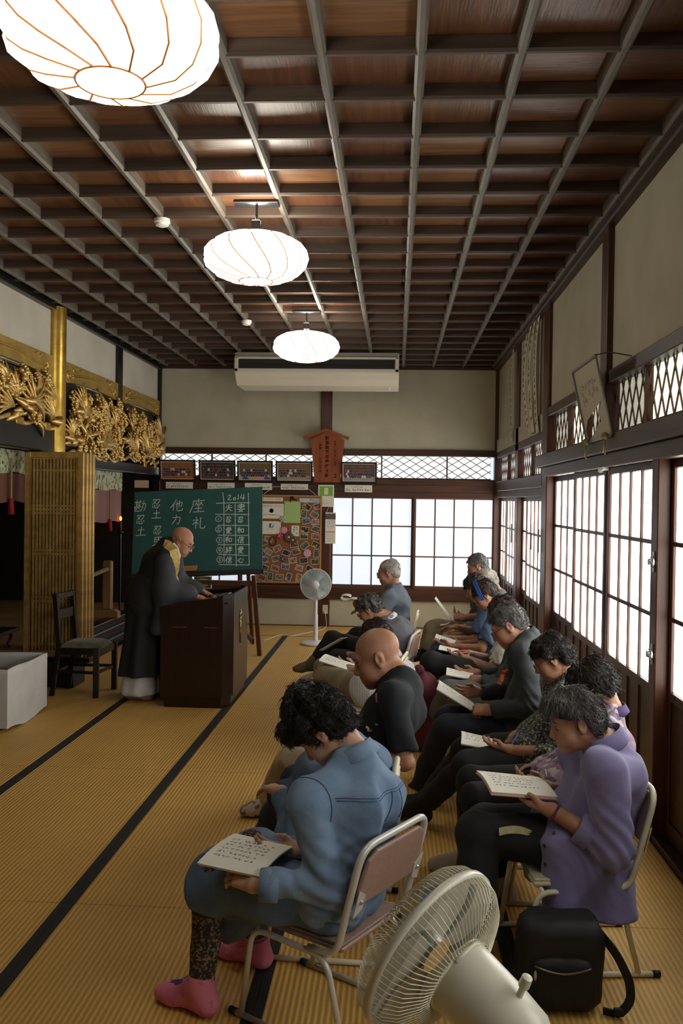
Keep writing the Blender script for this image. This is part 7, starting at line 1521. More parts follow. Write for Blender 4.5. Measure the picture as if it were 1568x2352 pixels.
def mat_stripe():
    m = mat('striped_shirt', (200, 202, 204), 0.85); N = m.node_tree.nodes; L = m.node_tree.links; tc = N.new('ShaderNodeTexCoord'); w = N.new('ShaderNodeTexWave'); w.bands_direction = 'X'; w.inputs['Scale'].default_value = 26; w.inputs['Distortion'].default_value = 0.6; L.new(tc.outputs['Object'], w.inputs['Vector']); r = N.new('ShaderNodeValToRGB'); r.color_ramp.elements[0].color = lin((150, 154, 162)); r.color_ramp.elements[1].color = lin((206, 206, 206)); L.new(w.outputs['Fac'], r.inputs[0]); L.new(r.outputs[0], N['Principled BSDF'].inputs['Base Color']); return m
C_stripe = mat_stripe()
C_blue = mat('top_blue', (72, 92, 122), 0.85, 0, (58, 76, 104), scale=8, bump=0.25, bscale=22)
C_sockw = mat('sock_white', (200, 190, 180), 0.9, 0, (184, 172, 162), scale=30, bump=0.2, bscale=90); C_sockb = mat('sock_brown', (92, 78, 58), 0.9); C_sockk = mat('sock_dark', (36, 34, 36), 0.9)
C_sockp = mat_pattern('sock_pink', [(0, (222, 130, 150)), (0.62, (214, 118, 146)), (0.8, (206, 110, 142))], 26, 0.9)
M_gl_dark = mat('spectacle_frame_dark', (40, 34, 32), 0.3); M_gl_metal = mat('spectacle_frame_metal', (150, 150, 150), 0.25, 0.8)
def hid(P, q, h, drop=0.0):
    hd = math.radians(h); fw = np.array((math.cos(hd), math.sin(hd), 0)); lf = np.array((-math.sin(hd), math.cos(hd), 0)); return dict(wrist=np.array((P[0], P[1], 0.56)) + fw * 0.24 + lf * q * 0.12, pose='rest', dir=fw, back=(0, 0, 1), hidden=False)
# ==== left row, nearest first
# woman in the denim shirt
c = AY(566, 1964, 2.95); A, (u, v, n) = reading(163, c, 2, 0.27, 0.22)
A[1].update(wrist=AY(588, 2032, 2.80), dir=AY(535, 2008, 2.86) - AY(588, 2032, 2.80), back=(0.1, -0.55, 0.6), thumb=(-0.2, 0.7, 0.6), pole=np.array((0.6, -0.15, -0.8)))
S1 = figure(dict(label='woman in a blue denim shirt with short curly black hair, nearest in the left row', h=158, hip=(-0.165, 3.02), neck=AY(820, 1738, 3.02), head=AY(741, 1676, 3.06), shoulders={1: AY(706, 1850, 2.87), -1: np.array((-0.115, 3.18, 0.80))}, pitch=50, hyaw=12, hunch=0.04, skin='fair', hair='black', hstyle=dict(t=0.034, amp=0.009, freq=70, n=4200, L=0.036, curl=0.009, front=0.03, ear=-0.05, nape=-0.085, down=0.5, top=0.01, fringe=0.015), arms=A, seed=3, wide=1.0, fat=1.0,
    legs={1: dict(knee=(-0.62, 3.04, 0.435), ankle=(-0.645, 3.01, 0.085), toe=(-0.80, 3.085, 0.05)), -1: dict(knee=(-0.50, 3.26, 0.44), ankle=(-0.505, 3.335, 0.085), toe=(-0.665, 3.41, 0.05))},
    top=dict(mat=C_denim, collar=True, collar_h=0.042, cuff=0.055, amp=0.010, freq=21, inf=0.016, low=0.012, arm_inf=0.017), bottom=dict(name='denim_skirt', mat=C_denimd, len=0.12, inf=0.018, skirt=True, leggings=C_leg, amp=0.009), sock=C_sockp, sockh=0.12))
booklet('booklet', 'open booklet with brushed writing on the lap of the denim shirt woman', c, u, v, 0.27, 0.225, 0.012, 0.006, 3, rows=6)
# seams of the denim shirt
def seam(name, pts, m, root, r=0.0022, lift=0.0):
    sh = root.children[0] if False else next(o for o in root.children if o.name.split('.')[0] in ('shirt', 'blouse', 'tunic', 'jacket', 'tshirt')); dg = bpy.context.evaluated_depsgraph_get(); out = []
    inv, T = chain_inv(sh)
    for p in pts:
        l = inv @ np.asarray(p, float) + T; ok, loc, nn, _ = sh.closest_point_on_mesh(Vector(l)); out.append(np.array(loc) + np.array(nn) * (0.001 + lift))
    obj(name, MB().tube(out, r, 5), m, sh, world=False, smooth=True)
M_seam = mat('denim_seam', (60, 76, 104), 0.8)
def onback(S, pts): return [S['C'] + S['lf'] * a - S['fw'] * b + np.array((0, 0, c)) for a, b, c in pts]
def seam_ray(name, S, pts, m, r=0.0022):
    """stitched line where rays from behind meet the shirt; pts: (left, up) offsets from the chest"""
    sh = S['shirt']; inv, T = chain_inv(sh); out = []
    for (a, e) in pts:
        o_ = S['C'] + S['lf'] * a - S['fw'] * 0.4 + np.array((0, 0, e)); ok, loc, nn, _ = sh.ray_cast(Vector(inv @ o_ + T), Vector(inv @ S['fw']))
        if ok: out.append(np.array(loc) + np.array(nn) * 0.0012)
    if len(out) > 1: obj(name, MB().tube(out, r, 5), m, sh, world=False, smooth=True)
for dz in (0, -0.008): seam_ray('yoke_seam', S1, [(0.17 - 0.017 * k, 0.055 + dz) for k in range(21)], M_seam, 0.0014)
for da in (0, 0.035): seam_ray('back_pleat', S1, [(-0.035 + da * (1 + 0.12 * k), 0.05 - 0.016 * k) for k in range(7)], M_seam, 0.002)
for q in (1, -1): seam('shoulder_seam', [S1['sh'][q] + S1['lf'] * q * 0.0 + S1['fw'] * 0.075 * math.sin(a) + np.array((0, 0, 0.09 * math.cos(a))) - S1['lf'] * q * 0.015 for a in np.linspace(-2.0, 1.3, 16)], M_seam, S1['root'], 0.0016)
# bow print on the two pink socks
M_bow = mat('sock_bow', (74, 62, 128), 0.8); M_purp = mat('sock_purple', (128, 78, 140), 0.85)
socks = [o for o in S1['root'].children if o.name.startswith('sock')]
for q, so in zip((1, -1), socks):
    d = nrm(S1['to'][q] - S1['an'][q]); sd = np.array((-d[1], d[0], 0)); b0 = S1['an'][q] + d * 0.09; inv, T = chain_inv(so); mb = MB()
    for poly in ([(0.0, 0.0), (0.045, 0.03), (0.05, 0.0), (0.02, -0.012)], [(0.0, 0.0), (-0.008, 0.04), (0.018, 0.045), (0.03, 0.02)], [(0, 0), (-0.03, 0.008), (-0.035, -0.018), (-0.01, -0.02)], [(0, 0), (0.012, -0.045), (-0.012, -0.04)]):
        vs = []
        for (a, e) in poly:
            l = inv @ (b0 + d * a + sd * e + np.array((0, 0, 0.05))) + T; ok, loc, nn, _ = so.closest_point_on_mesh(Vector(l)); vs.append(np.array(loc) + np.array(nn) * 0.0015)
        mb.add(vs, [tuple(range(len(vs)))])
    obj('bow_print', mb, M_bow, so, world=False)
    up = np.array((0, 0, 1.0)); obj('ankle_band', MB().lathe([(0.0455, -0.012), (0.047, 0.0), (0.047, 0.03), (0.045, 0.036)], 24, S1['an'][q] + up * 0.0 + (S1['kn'][q] - S1['an'][q]) * 0.02, S1['kn'][q] - S1['an'][q]), M_purp, so, smooth=True)
# person in jeans behind her
S2 = figure(dict(label='person in blue jeans mostly hidden behind the denim shirt woman', h=140, hip=(-0.2, 3.57), neck=AY(792, 1700, 3.62), head=AY(706, 1640, 3.70), pitch=45, hyaw=15, hunch=0.05, skin='fair', hair='black', hstyle=dict(t=0.03, amp=0.008, n=1200, L=0.05, curl=0.008, front=0.04), arms={q: hid((-0.2, 3.57), q, 135) for q in (1, -1)}, near=0.8, seed=5,
    legs={1: dict(knee=(-0.475, 3.89, 0.47), ankle=(-0.63, 4.17, 0.085), toe=(-0.75, 4.28, 0.05)), -1: dict(knee=(-0.43, 4.05, 0.48), ankle=(-0.55, 4.36, 0.085), toe=(-0.66, 4.47, 0.05))}, top=dict(mat=C_denimd, inf=0.014), bottom=dict(mat=C_jeans, inf=0.012), sock=C_sockk))
# bald man in the black T-shirt
S3 = figure(dict(label='bald man in a black T-shirt and cream trousers in the left row', h=150, hip=(-0.20, 4.22), neck=AY(926, 1556, 4.22), head=AY(866, 1508, 4.25), pitch=22, hyaw=30, hunch=0.05, skin='tan', hs=1.1, s=1.02, fat=1.06, belly=True, shoulders={1: AY(902, 1606, 4.02)}, arms={1: dict(wrist=AY(805, 1722, 4.02), pole=np.array((0.6, -0.15, -0.8)), dir=(-0.9, 0.3, -0.1), back=(0.1, -0.2, 1), pose='rest'), -1: dict(wrist=AY(780, 1712, 4.62), dir=(-0.8, 0.2, -0.1), back=(0, 0.2, 1), pose='rest')}, seed=7, fore=-0.05,
    legs={1: dict(knee=AY(672, 1742, 4.53), ankle=(-0.655, 4.93, 0.09), toe=(-0.80, 4.90, 0.05)), -1: dict(knee=AY(700, 1716, 4.72), ankle=(-0.60, 5.12, 0.09), toe=(-0.75, 5.15, 0.05))}, top=dict(name='tshirt', mat=C_blackt, sleeve=0.42, inf=0.02, amp=0.006, neckr=0.004, neckh=0.0), bottom=dict(mat=C_cream, inf=0.022, flare=2.2, amp=0.008), sock=mat_pattern('floral_slipper', [(0, (190, 176, 166)), (0.4, (150, 90, 84)), (0.6, (120, 130, 130)), (0.8, (200, 190, 176))], 45, 0.9), sockh=0.02, shoe=True))
M_print = mat('shirt_print_pink', (196, 116, 124), 0.9); M_print2 = mat('shirt_print_teal', (64, 128, 128), 0.9); M_print3 = mat('shirt_print_white', (200, 196, 190), 0.9); M_print4 = mat('shirt_print_orange', (210, 120, 50), 0.9)
for m, pts in ((M_print, [(862, 1592), (866, 1602), (872, 1612)]), (M_print2, [(858, 1666), (866, 1668)]), (M_print3, [(832, 1672), (838, 1676), (842, 1684)]), (M_print4, [(846, 1680), (848, 1684)])): seam('chest_print', [AY(x, y, 4.02) for x, y in pts], m, S3['root'], 0.007, 0.0)
# woman with brown hair in the striped shirt
c = AY(775, 1522, 6.62); A, (u, v, n) = reading(172, c, 15, 0.24, 0.22); A[1].update(wrist=AY(818, 1542, 6.35), dir=AY(775, 1543, 6.5) - AY(818, 1542, 6.35), back=(0.1, -0.5, 0.9), pose='rest', thumb=(-0.2, 0.6, 0.5))
S4 = figure(dict(label='woman with brown hair and khaki trousers bending behind the bald man', h=168, hip=(-0.14, 6.2), neck=AY(908, 1512, 6.25), head=AY(864, 1463, 6.30), pitch=55, hunch=0.08, skin='tan', hair='brown', hstyle=dict(t=0.026, amp=0.004, n=900, L=0.07, curl=0.004, front=0.045), arms=A, near=0.6, seed=9,
    legs={1: dict(knee=AY(745, 1552, 6.55), ankle=AY(760, 1640, 6.5)), -1: dict(knee=AY(745, 1535, 6.85), ankle=AY(740, 1630, 6.9))}, top=dict(mat=C_stripe, inf=0.016, low=0.03), bottom=dict(mat=C_khaki, inf=0.02, flare=1.8), sock=C_sockw))
booklet('booklet', 'open booklet lying on the khaki knees beside the bald man', c, u, v, 0.26, 0.24, 0.015, 0.006, 9, rows=4)
# person in the grey jacket with curly hair
A = {1: dict(wrist=AY(800, 1505, 7.25), dir=(-0.9, 0.3, 0), back=(0, -0.3, 1), pose='hold'), -1: dict(wrist=AY(805, 1490, 7.6), dir=(-0.9, 0.1, 0), back=(0, 0.3, 1), pose='rest')}
S5 = figure(dict(label='person in a grey jacket with curly dark grey hair, glasses and crossed black legs', h=165, hip=(-0.03, 7.3), neck=AY(893, 1421, 7.3), head=AY(847, 1398, 7.3), pitch=33, hunch=0.07, skin='tan', hair='darkgrey', hstyle=dict(t=0.03, amp=0.008, freq=80, n=1000, L=0.035, curl=0.007, front=0.05), glasses=M_gl_metal, arms=A, near=0.6, seed=11, legs={1: dict(knee=AY(775, 1512, 7.3), ankle=AY(738, 1548, 7.55), toe=AY(690, 1560, 7.55)), -1: dict(knee=AY(765, 1468, 7.65), ankle=AY(722, 1520, 7.6), toe=AY(685, 1514, 7.55))}, top=dict(name='jacket', mat=C_greyj, inf=0.02, low=0.03, collar=True, collar_mat=mat_pattern('scarf_print', [(0, (200, 200, 206)), (0.5, (120, 126, 140)), (0.7, (214, 212, 214))], 60), collar_h=0.03), bottom=dict(mat=C_blackp, inf=0.014), sock=C_sockw))
ss = [o for o in S5['root'].children if o.name.startswith('sock')]
if len(ss) > 1: ss[1].data = ss[1].data.copy(); ss[1].data.materials[0] = C_sockb; tag(ss[1], 'brown sock')
sh_ = AY(757, 1470, 7.45); booklet('folded_sheet', 'buff folded sheet on the crossed black legs of the grey jacket person', AY(765, 1478, 7.45), (-0.25, -0.95, 0.1), (-0.8, 0.2, -0.5), 0.16, 0.22, 0.004, 0.003, 12, ink=False, cat='paper')
# old man against the window
A = {1: dict(wrist=AY(838, 1392, 8.5), dir=(-0.8, 0, 0.3), back=(0.2, -0.6, 0.6), pose='grip'), -1: dict(wrist=AY(845, 1400, 8.8), dir=(-0.9, 0, 0), back=(0, 0, 1), pose='rest')}
S6 = figure(dict(label='old man with thin white hair and glasses in a blue grey shirt before the window', h=172, hip=(0.01, 8.62), neck=AY(906, 1348, 8.62), head=AY(892, 1313, 8.62), pitch=12, hunch=0.03, skin='tan', hair='silver', hstyle=dict(t=0.010, amp=0.002, n=700, L=0.03, curl=0.003, front=0.085, bald=0.075, side=0.01, ear=0.0), glasses=M_gl_dark, arms=A, near=0.6, seed=13, hs=1.0, s=1.0, top=dict(mat=C_bluegr, inf=0.018, collar=True, sleeve=0.45, low=0.02, amp=0.008), bottom=dict(mat=C_blackp), sock=C_sockk))
p0 = AY(795, 1371, 8.5); t = thing('rolled_paper', 'white sheet of paper curled into a loop, held by the old man by the window', 'paper', tuple(p0)); q = MB(); pts = [(0.05 * math.cos(a) * (1 + 0.25 * (a > 4)), 0.022 * math.sin(a)) for a in np.linspace(0.3, 5.8, 16)] + [(0.10, -0.012), (0.17, -0.03)]; vs = []
for (a, e) in pts: vs += [p0 + np.array((a, -0.10, e)), p0 + np.array((a, 0.10, e))]
q.add(vs, [(2 * i, 2 * i + 1, 2 * i + 3, 2 * i + 2) for i in range(len(pts) - 1)]); obj('sheet', q, M_page, t, smooth=True)
# ==== right row, nearest first
c = AY(1183, 1804, 3.58); A, (u, v, n) = reading(188, c, 5, 0.26, 0.25)
A[1].update(wrist=AY(1268, 1862, 3.39), pole=np.array((0.5, -0.2, -0.85)), dir=AY(1206, 1840, 3.50) - AY(1268, 1862, 3.39)); A[-1].update(wrist=AY(1262, 1812, 3.78), dir=AY(1200, 1797, 3.74) - AY(1262, 1812, 3.78))
B1 = figure(dict(label='woman with wavy grey hair in a long lavender tunic, nearest in the right row', h=186, hip=(0.755, 3.56), neck=AY(1392, 1706, 3.56), head=AY(1320, 1655, 3.56), pitch=17, hyaw=-4, shoulders={1: AY(1390, 1770, 3.36)}, hunch=0.05, skin='tan', s=1.04, fat=1.06, wide=1.08, bust=True, hair='grey', hstyle=dict(t=0.026, amp=0.007, freq=60, n=2600, L=0.06, curl=0.009, front=0.066, ear=0.022, nape=-0.085, fringe=0.010, down=0.6), arms=A, seed=15, jowl=0.006, brow='darkgrey',
    legs={1: dict(knee=AY(1098, 1912, 3.52), ankle=(0.33, 3.36, 0.085), toe=(0.17, 3.36, 0.05)), -1: dict(knee=AY(1110, 1895, 3.78), ankle=(0.33, 3.76, 0.085), toe=(0.17, 3.80, 0.05))}, top=dict(name='tunic', mat=C_lav, inf=0.02, low=0.03, arm_inf=0.022, drape=0.215, sleeve=0.80, cuff=0.05, collar=True, collar_h=0.05, collar_r=0.078, amp=0.011, freq=19), bottom=dict(mat=C_blackp, inf=0.02, flare=1.5), sock=C_sockk))
booklet('booklet', 'thick white booklet with a pinkish cover held by the lavender tunic woman', c, u, v, 0.26, 0.26, 0.012, 0.010, 15, M_pinkc, rows=6)
# buttons down the front and a towel on the thigh
sh = B1['shirt']; inv, T = chain_inv(sh); M_btn = mat('dark_button', (52, 46, 66), 0.4)
for (x, y) in ((1228, 1948), (1212, 2000), (1203, 2054), (1248, 1890)):
    l = inv @ AY(x, y, 3.34) + T; ok, loc, nn, _ = sh.closest_point_on_mesh(Vector(l)); obj('button', MB().lathe([(0.007, -0.001), (0.007, 0.003), (0.003, 0.004)], 12, np.array(loc), np.array(nn)), M_btn, sh, world=False)
wq = B1['wr'][1]; d = nrm(B1['wr'][1] - B1['el'][1]); br = MB(); U_ = nrm(np.cross(d, (0, 0, 1))); W_ = np.cross(d, U_)
for k in range(18): a = 2 * PI * k / 18; br.ball(wq - d * 0.012 + (U_ * math.cos(a) + W_ * math.sin(a)) * 0.032, 0.0052, 7, 5)
tag(obj('bead_bracelet', br, mat('purple_beads', (96, 40, 72), 0.25), smooth=True, origin=tuple(wq)), 'dark red bead bracelet on the wrist of the lavender tunic woman', 'bracelet')
ct = AY(1180, 1906, 3.47); t = thing('folded_towel', 'cream folded towel on the black trousers of the lavender tunic woman', 'towel', tuple(ct)); M_tow = mat('towel_cream', (206, 198, 158), 0.95, 0, (188, 180, 140), scale=60, bump=0.4, bscale=200)
for k in range(3):
    vs = []; m_ = 8
    for i in range(m_ + 1):
        x = (i / m_ - 0.5) * 0.125; zz = ct[2] + 0.012 - 0.35 * x * x * 8 + k * 0.007 - 0.006
        for y in (-0.055 + 0.004 * k, 0.045): vs += [(ct[0] + x, ct[1] + y, zz), (ct[0] + x, ct[1] + y, zz + 0.0065)]
    f = []
    for i in range(m_): a = 4 * i; f += [(a + 1, a + 5, a + 7, a + 3), (a, a + 2, a + 6, a + 4), (a, a + 4, a + 5, a + 1), (a + 2, a + 3, a + 7, a + 6)]
    f += [(0, 1, 3, 2), (4 * m_, 4 * m_ + 2, 4 * m_ + 3, 4 * m_ + 1)]; obj('fold', MB().add(vs, f), M_tow, t)
# woman in the purple floral blouse
c = AY(1172, 1788, 4.18); A, (u, v, n) = reading(180, c, 16, 0.22, 0.2, write=True); A[-1].update(wrist=AY(1262, 1768, 4.22), dir=(-0.9, 0.1, 0.1), thumb=(-0.4, -0.7, 0.3)); A[1].update(wrist=AY(1268, 1790, 4.05), dir=(-0.9, 0.1, 0.0), back=(0, -0.3, 0.9), pose='rest')
B2 = figure(dict(label='woman with dark brown hair in a purple floral blouse behind the lavender tunic woman', h=180, hip=(0.79, 4.14), neck=AY(1402, 1632, 4.14), head=AY(1358, 1578, 4.14), pitch=30, hunch=0.05, skin='tan', hair='darkbrown', hstyle=dict(t=0.03, amp=0.006, freq=60, n=2200, L=0.07, curl=0.008, front=0.045, ear=-0.03, nape=-0.085), arms=A, near=0.9, seed=17, legs={1: dict(ankle=(0.50, 3.98, 0.085), toe=(0.40, 4.02, 0.05)), -1: dict()}, top=dict(name='blouse', mat=C_floral, inf=0.018, low=0.03, collar=True, collar_mat=mat('purple_collar', (74, 54, 106), 0.85), collar_h=0.03, sleeve=0.95), bottom=dict(mat=C_blackp), sock=C_sockw))
pen('bright green pen held by the woman in the floral blouse', AY(1206, 1792, 4.1), AY(1183, 1760, 4.16), mat('pen_green', (40, 170, 60), 0.35))
tag(obj('bracelet', MB().tube([AY(1252, 1786, 4.03) + np.array((0.002 * math.cos(a), 0.034 * math.cos(a), 0.034 * math.sin(a))) for a in np.linspace(0, 2 * PI, 20, endpoint=False)], 0.004, 6, True), mat('pale_beads', (190, 184, 176), 0.3, 0.3), smooth=True, origin=tuple(AY(1252, 1786, 4.03))), 'pale bracelet on the wrist of the woman in the floral blouse', 'bracelet')
# woman in the speckled blouse
c = AY(1098, 1702, 4.86); A, (u, v, n) = reading(176, c, 8, 0.24, 0.2, write=True); A[1].update(wrist=AY(1172, 1722, 4.62), dir=AY(1120, 1712, 4.7) - AY(1172, 1722, 4.62)); A[-1].update(wrist=AY(1188, 1688, 4.82), dir=AY(1170, 1725, 4.74) - AY(1188, 1688, 4.82), back=(0.3, -0.2, 0.9), thumb=(-0.9, -0.2, 0))
B3 = figure(dict(label='woman with short black hair, glasses and a speckled grey blouse', h=176, hip=(0.80, 4.76), neck=AY(1318, 1558, 4.76), head=AY(1266, 1510, 4.76), pitch=30, hyaw=-6, hunch=0.05, skin='tan', hair='black', hstyle=dict(t=0.026, amp=0.007, freq=70, n=2000, L=0.04, curl=0.008, front=0.045, ear=0.0), glasses=M_gl_dark, arms=A, near=0.9, seed=19, legs={1: dict(knee=AY(1075, 1760, 4.66), ankle=AY(965, 1850, 4.9), toe=AY(930, 1872, 4.95)), -1: dict(knee=AY(1070, 1725, 5.0), ankle=AY(985, 1830, 5.2), toe=AY(940, 1845, 5.25))}, top=dict(name='blouse', mat=C_speck, inf=0.026, low=0.03, sleeve=0.72, amp=0.009), bottom=dict(mat=C_blackp, inf=0.018), sock=C_sockk))
booklet('booklet', 'white booklet with a dark underside on the black trousers of the speckled blouse woman', c, u, v, 0.24, 0.19, 0.022, 0.006, 19, rows=5)
pen('blue and white ballpoint held by the speckled blouse woman', AY(1162, 1731, 4.62), AY(1190, 1685, 4.66), mat('pen_blue', (70, 110, 190), 0.3))
# man in the dark jacket with the orange ribbon
c = AY(1043, 1598, 5.42); A, (u, v, n) = reading(178, c, 30, 0.2, 0.24); A[1].update(wrist=AY(1125, 1632, 5.2), dir=AY(1080, 1628, 5.25) - AY(1125, 1632, 5.2), pose='grip', back=(0.1, -0.7, 0.6), thumb=(-0.3, 0.3, 0.9)); A[-1].update(wrist=AY(1098, 1590, 5.55), dir=AY(1055, 1590, 5.5) - AY(1098, 1590, 5.55), back=(0, 0.6, -0.3), thumb=(-0.2, 0.2, 0.9))
B4 = figure(dict(label='man with short grey hair and glasses in a dark jacket with an orange ribbon', h=176, hip=(0.80, 5.38), neck=AY(1208, 1462, 5.38), head=AY(1166, 1436, 5.38), pitch=32, hyaw=-4, hunch=0.06, skin='tan', hs=1.0, s=1.04, fat=1.1, wide=1.05, hair='stubble', hstyle=dict(t=0.013, amp=0.003, n=1600, L=0.028, curl=0.003, front=0.06, ear=0.004, nape=-0.06), glasses=M_gl_dark, arms=A, near=0.8, seed=21, brow='darkgrey', legs={1: dict(knee=AY(1020, 1672, 5.28), ankle=AY(960, 1812, 5.5), toe=AY(930, 1825, 5.55)), -1: dict(knee=AY(1025, 1650, 5.5), ankle=AY(980, 1790, 5.7), toe=AY(950, 1800, 5.7))}, top=dict(name='jacket', mat=C_jacket, inf=0.024, low=0.03, collar=True, collar_h=0.04, amp=0.007), bottom=dict(mat=C_navy, inf=0.018), sock=C_sockk))
booklet('booklet', 'white booklet curving upward on the navy trousers of the ribbon wearing man', c, u, v, 0.2, 0.25, 0.03, 0.005, 21, rows=4)
M_or = mat('orange_ribbon', (196, 84, 24), 0.7); rp = AY(1150, 1556, 5.20); t = thing('ribbon_badge', 'orange ribbon pinned to the dark jacket', 'ribbon', tuple(rp))
obj('ribbon_tail', MB().bar(AY(1154, 1546, 5.19), AY(1147, 1572, 5.16), 0.02, 0.003, up=(0.2, 1, 0)).bar(AY(1156, 1546, 5.19), AY(1152, 1566, 5.155), 0.016, 0.003, up=(0.3, 1, 0)), M_or, t); obj('bow', MB().ball(AY(1157, 1543, 5.18), (0.016, 0.008, 0.01), 8, 6).ball(AY(1163, 1541, 5.19), (0.014, 0.007, 0.012), 8, 6), mat('ribbon_knot', (150, 58, 20), 0.7), t, smooth=True)
# hidden person with grey trousers
c = AY(1055, 1548, 6.3); A, (u, v, n) = reading(176, c, 8, 0.22, 0.2); A[1].update(wrist=AY(1105, 1562, 6.1), dir=AY(1075, 1560, 6.15) - AY(1105, 1562, 6.1), pose='grip', back=(0.1, -0.7, 0.6), thumb=(-0.3, 0.3, 0.9)); A[-1].update(wrist=AY(1095, 1545, 6.35), dir=(-1, 0, 0))
B5 = figure(dict(label='person in grey trousers and a dark sleeve, mostly hidden behind the ribbon wearing man', h=176, hip=(0.80, 6.2), neck=AY(1205, 1455, 6.2), head=AY(1178, 1432, 6.2), pitch=30, hunch=0.05, skin='tan', hair='black', hstyle=dict(t=0.016, amp=0.003, n=500), arms=A, near=0.6, seed=23, legs={1: dict(knee=AY(1030, 1590, 6.1), ankle=AY(990, 1672, 6.4), toe=AY(965, 1690, 6.45)), -1: dict(knee=AY(1030, 1578, 6.35), ankle=AY(1000, 1660, 6.6))}, top=dict(name='jacket', mat=C_jacket, inf=0.018), bottom=dict(mat=C_greyt, inf=0.02, flare=2.0), sock=C_sockw))
booklet('booklet', 'white booklet held over grey trousers by the mostly hidden person', c, u, v, 0.24, 0.19, 0.018, 0.006, 23, rows=4)
wq = B5['wr'][1]; d = nrm(wq - B5['el'][1]); tag(obj('wristwatch', MB().lathe([(0.030, -0.008), (0.033, -0.006), (0.033, 0.006), (0.030, 0.008)], 20, wq - d * 0.03, d), M_rub, smooth=True, origin=tuple(wq)), 'dark wristwatch on the arm of the mostly hidden person in grey trousers', 'watch')
# woman in the white blouse
c = AY(1030, 1492, 6.9); A, (u, v, n) = reading(174, c, 10, 0.2, 0.16, write=True); A[1].update(wrist=AY(1072, 1512, 6.72), dir=AY(1040, 1506, 6.76) - AY(1072, 1512, 6.72)); A[-1].update(wrist=AY(1078, 1500, 6.92))
B6 = figure(dict(label='woman with reddish brown hair in a white short sleeved blouse', h=174, hip=(0.84, 6.76), neck=AY(1190, 1432, 6.76), head=AY(1156, 1406, 6.76), pitch=38, hunch=0.05, skin='tan', hair='brown', hstyle=dict(t=0.026, amp=0.004, n=900, L=0.07, curl=0.004), arms=A, near=0.6, seed=25, legs={1: dict(knee=AY(990, 1522, 6.7), ankle=AY(965, 1620, 6.95), toe=AY(945, 1640, 6.95)), -1: dict(knee=AY(1000, 1510, 6.95), ankle=AY(985, 1610, 7.2))}, top=dict(name='blouse', mat=C_white, sleeve=0.4, inf=0.022, low=0.03), bottom=dict(mat=C_blackp, inf=0.02), sock=C_sockw))
booklet('booklet', 'thin dark edged sheet with a pink pen over it on black trousers', c, u, v, 0.2, 0.15, 0.006, 0.004, 25, rows=3)
pen('bright pink pen held by the woman in the white blouse', AY(1038, 1496, 6.8), AY(1070, 1494, 6.86), mat('pen_pink', (226, 60, 130), 0.35))
# woman with the blue headband
c = AY(1022, 1470, 7.45); A, (u, v, n) = reading(174, c, 14, 0.24, 0.17); A[1].update(wrist=AY(1040, 1485, 7.25), dir=AY(1012, 1480, 7.3) - AY(1040, 1485, 7.25))
B7 = figure(dict(label='woman with a blue headband in brown hair and a blue short sleeved top', h=174, hip=(0.86, 7.4), neck=AY(1148, 1392, 7.4), head=AY(1113, 1366, 7.4), pitch=38, hunch=0.05, skin='tan', hair='brown', hstyle=dict(t=0.024, amp=0.003, n=700, L=0.07, curl=0.003, front=0.04), arms=A, near=0.6, seed=27, legs={1: dict(knee=AY(1012, 1492, 7.35)), -1: dict()}, top=dict(name='blouse', mat=C_blue, sleeve=0.4, inf=0.018, low=0.02), bottom=dict(mat=C_jeans, inf=0.016), sock=C_sockw))
booklet('booklet', 'white booklet with a red edge held below the blue headband woman', c, u, v, 0.25, 0.17, 0.02, 0.006, 27, mat('red_cover', (190, 60, 60), 0.6), rows=4)
hb_ = MB(); 
hp = [B7['Hc'] + B7['R'] @ (np.array((0.03 - 0.03 * math.sin(a), 0.112 * math.cos(a), 0.015 + 0.140 * math.sin(a))) * B7['hs']) for a in np.linspace(-0.25, PI + 0.25, 24)]
for a, e in zip(hp[:-1], hp[1:]): hb_.bar(a, e, 0.032, 0.006, up=nrm((a + e) / 2 - B7['Hc']))
tag(obj('headband', hb_, mat('headband_blue', (26, 74, 148), 0.7), origin=tuple(hp[12])), 'bright blue headband worn by the brown haired woman in the right row', 'headband')
# three figures at the end of the right row
c = AY(1030, 1440, 8.05)
B8 = figure(dict(label='dark haired woman in a blue top behind the blue headband woman', h=174, hip=(0.86, 7.98), neck=AY(1122, 1376, 7.98), head=AY(1091, 1350, 7.98), pitch=34, hunch=0.04, skin='tan', hair='darkbrown', hstyle=dict(t=0.026, amp=0.004, n=600, L=0.08, curl=0.003, bob=0.03, front=0.04), arms={1: dict(wrist=AY(1035, 1466, 7.8), dir=(-1, 0, 0), back=(0, -0.2, 1), pose='rest'), -1: dict(wrist=AY(1050, 1440, 8.1), dir=(-1, 0, 0), back=(0, 0.2, 1), pose='rest')}, near=0.5, seed=29, top=dict(name='blouse', mat=C_blue, sleeve=0.42, inf=0.018, low=0.02), bottom=dict(mat=C_khaki, inf=0.018), sock=C_sockw))
B9 = figure(dict(label='white haired person near the far end of the right row', h=174, hip=(0.92, 8.55), neck=AY(1142, 1362, 8.55), head=AY(1117, 1336, 8.55), pitch=30, hunch=0.04, skin='tan', hair='white', hstyle=dict(t=0.02, amp=0.004, n=600, L=0.05, curl=0.004), arms={q: hid((0.92, 8.55), q, 174) for q in (1, -1)}, near=0.5, seed=31, top=dict(mat=C_greyj, inf=0.018), bottom=dict(mat=C_khaki), sock=C_sockw))
c = AY(1018, 1398, 9.05); A, (u, v, n) = reading(174, c, 52, 0.2, 0.26); A[1].update(wrist=AY(1064, 1418, 8.9), dir=AY(1040, 1414, 8.95) - AY(1064, 1418, 8.9), pose='grip', back=(0.1, -0.8, 0.4), thumb=(-0.3, 0.2, 0.9)); A[-1].update(wrist=AY(1056, 1426, 9.1))
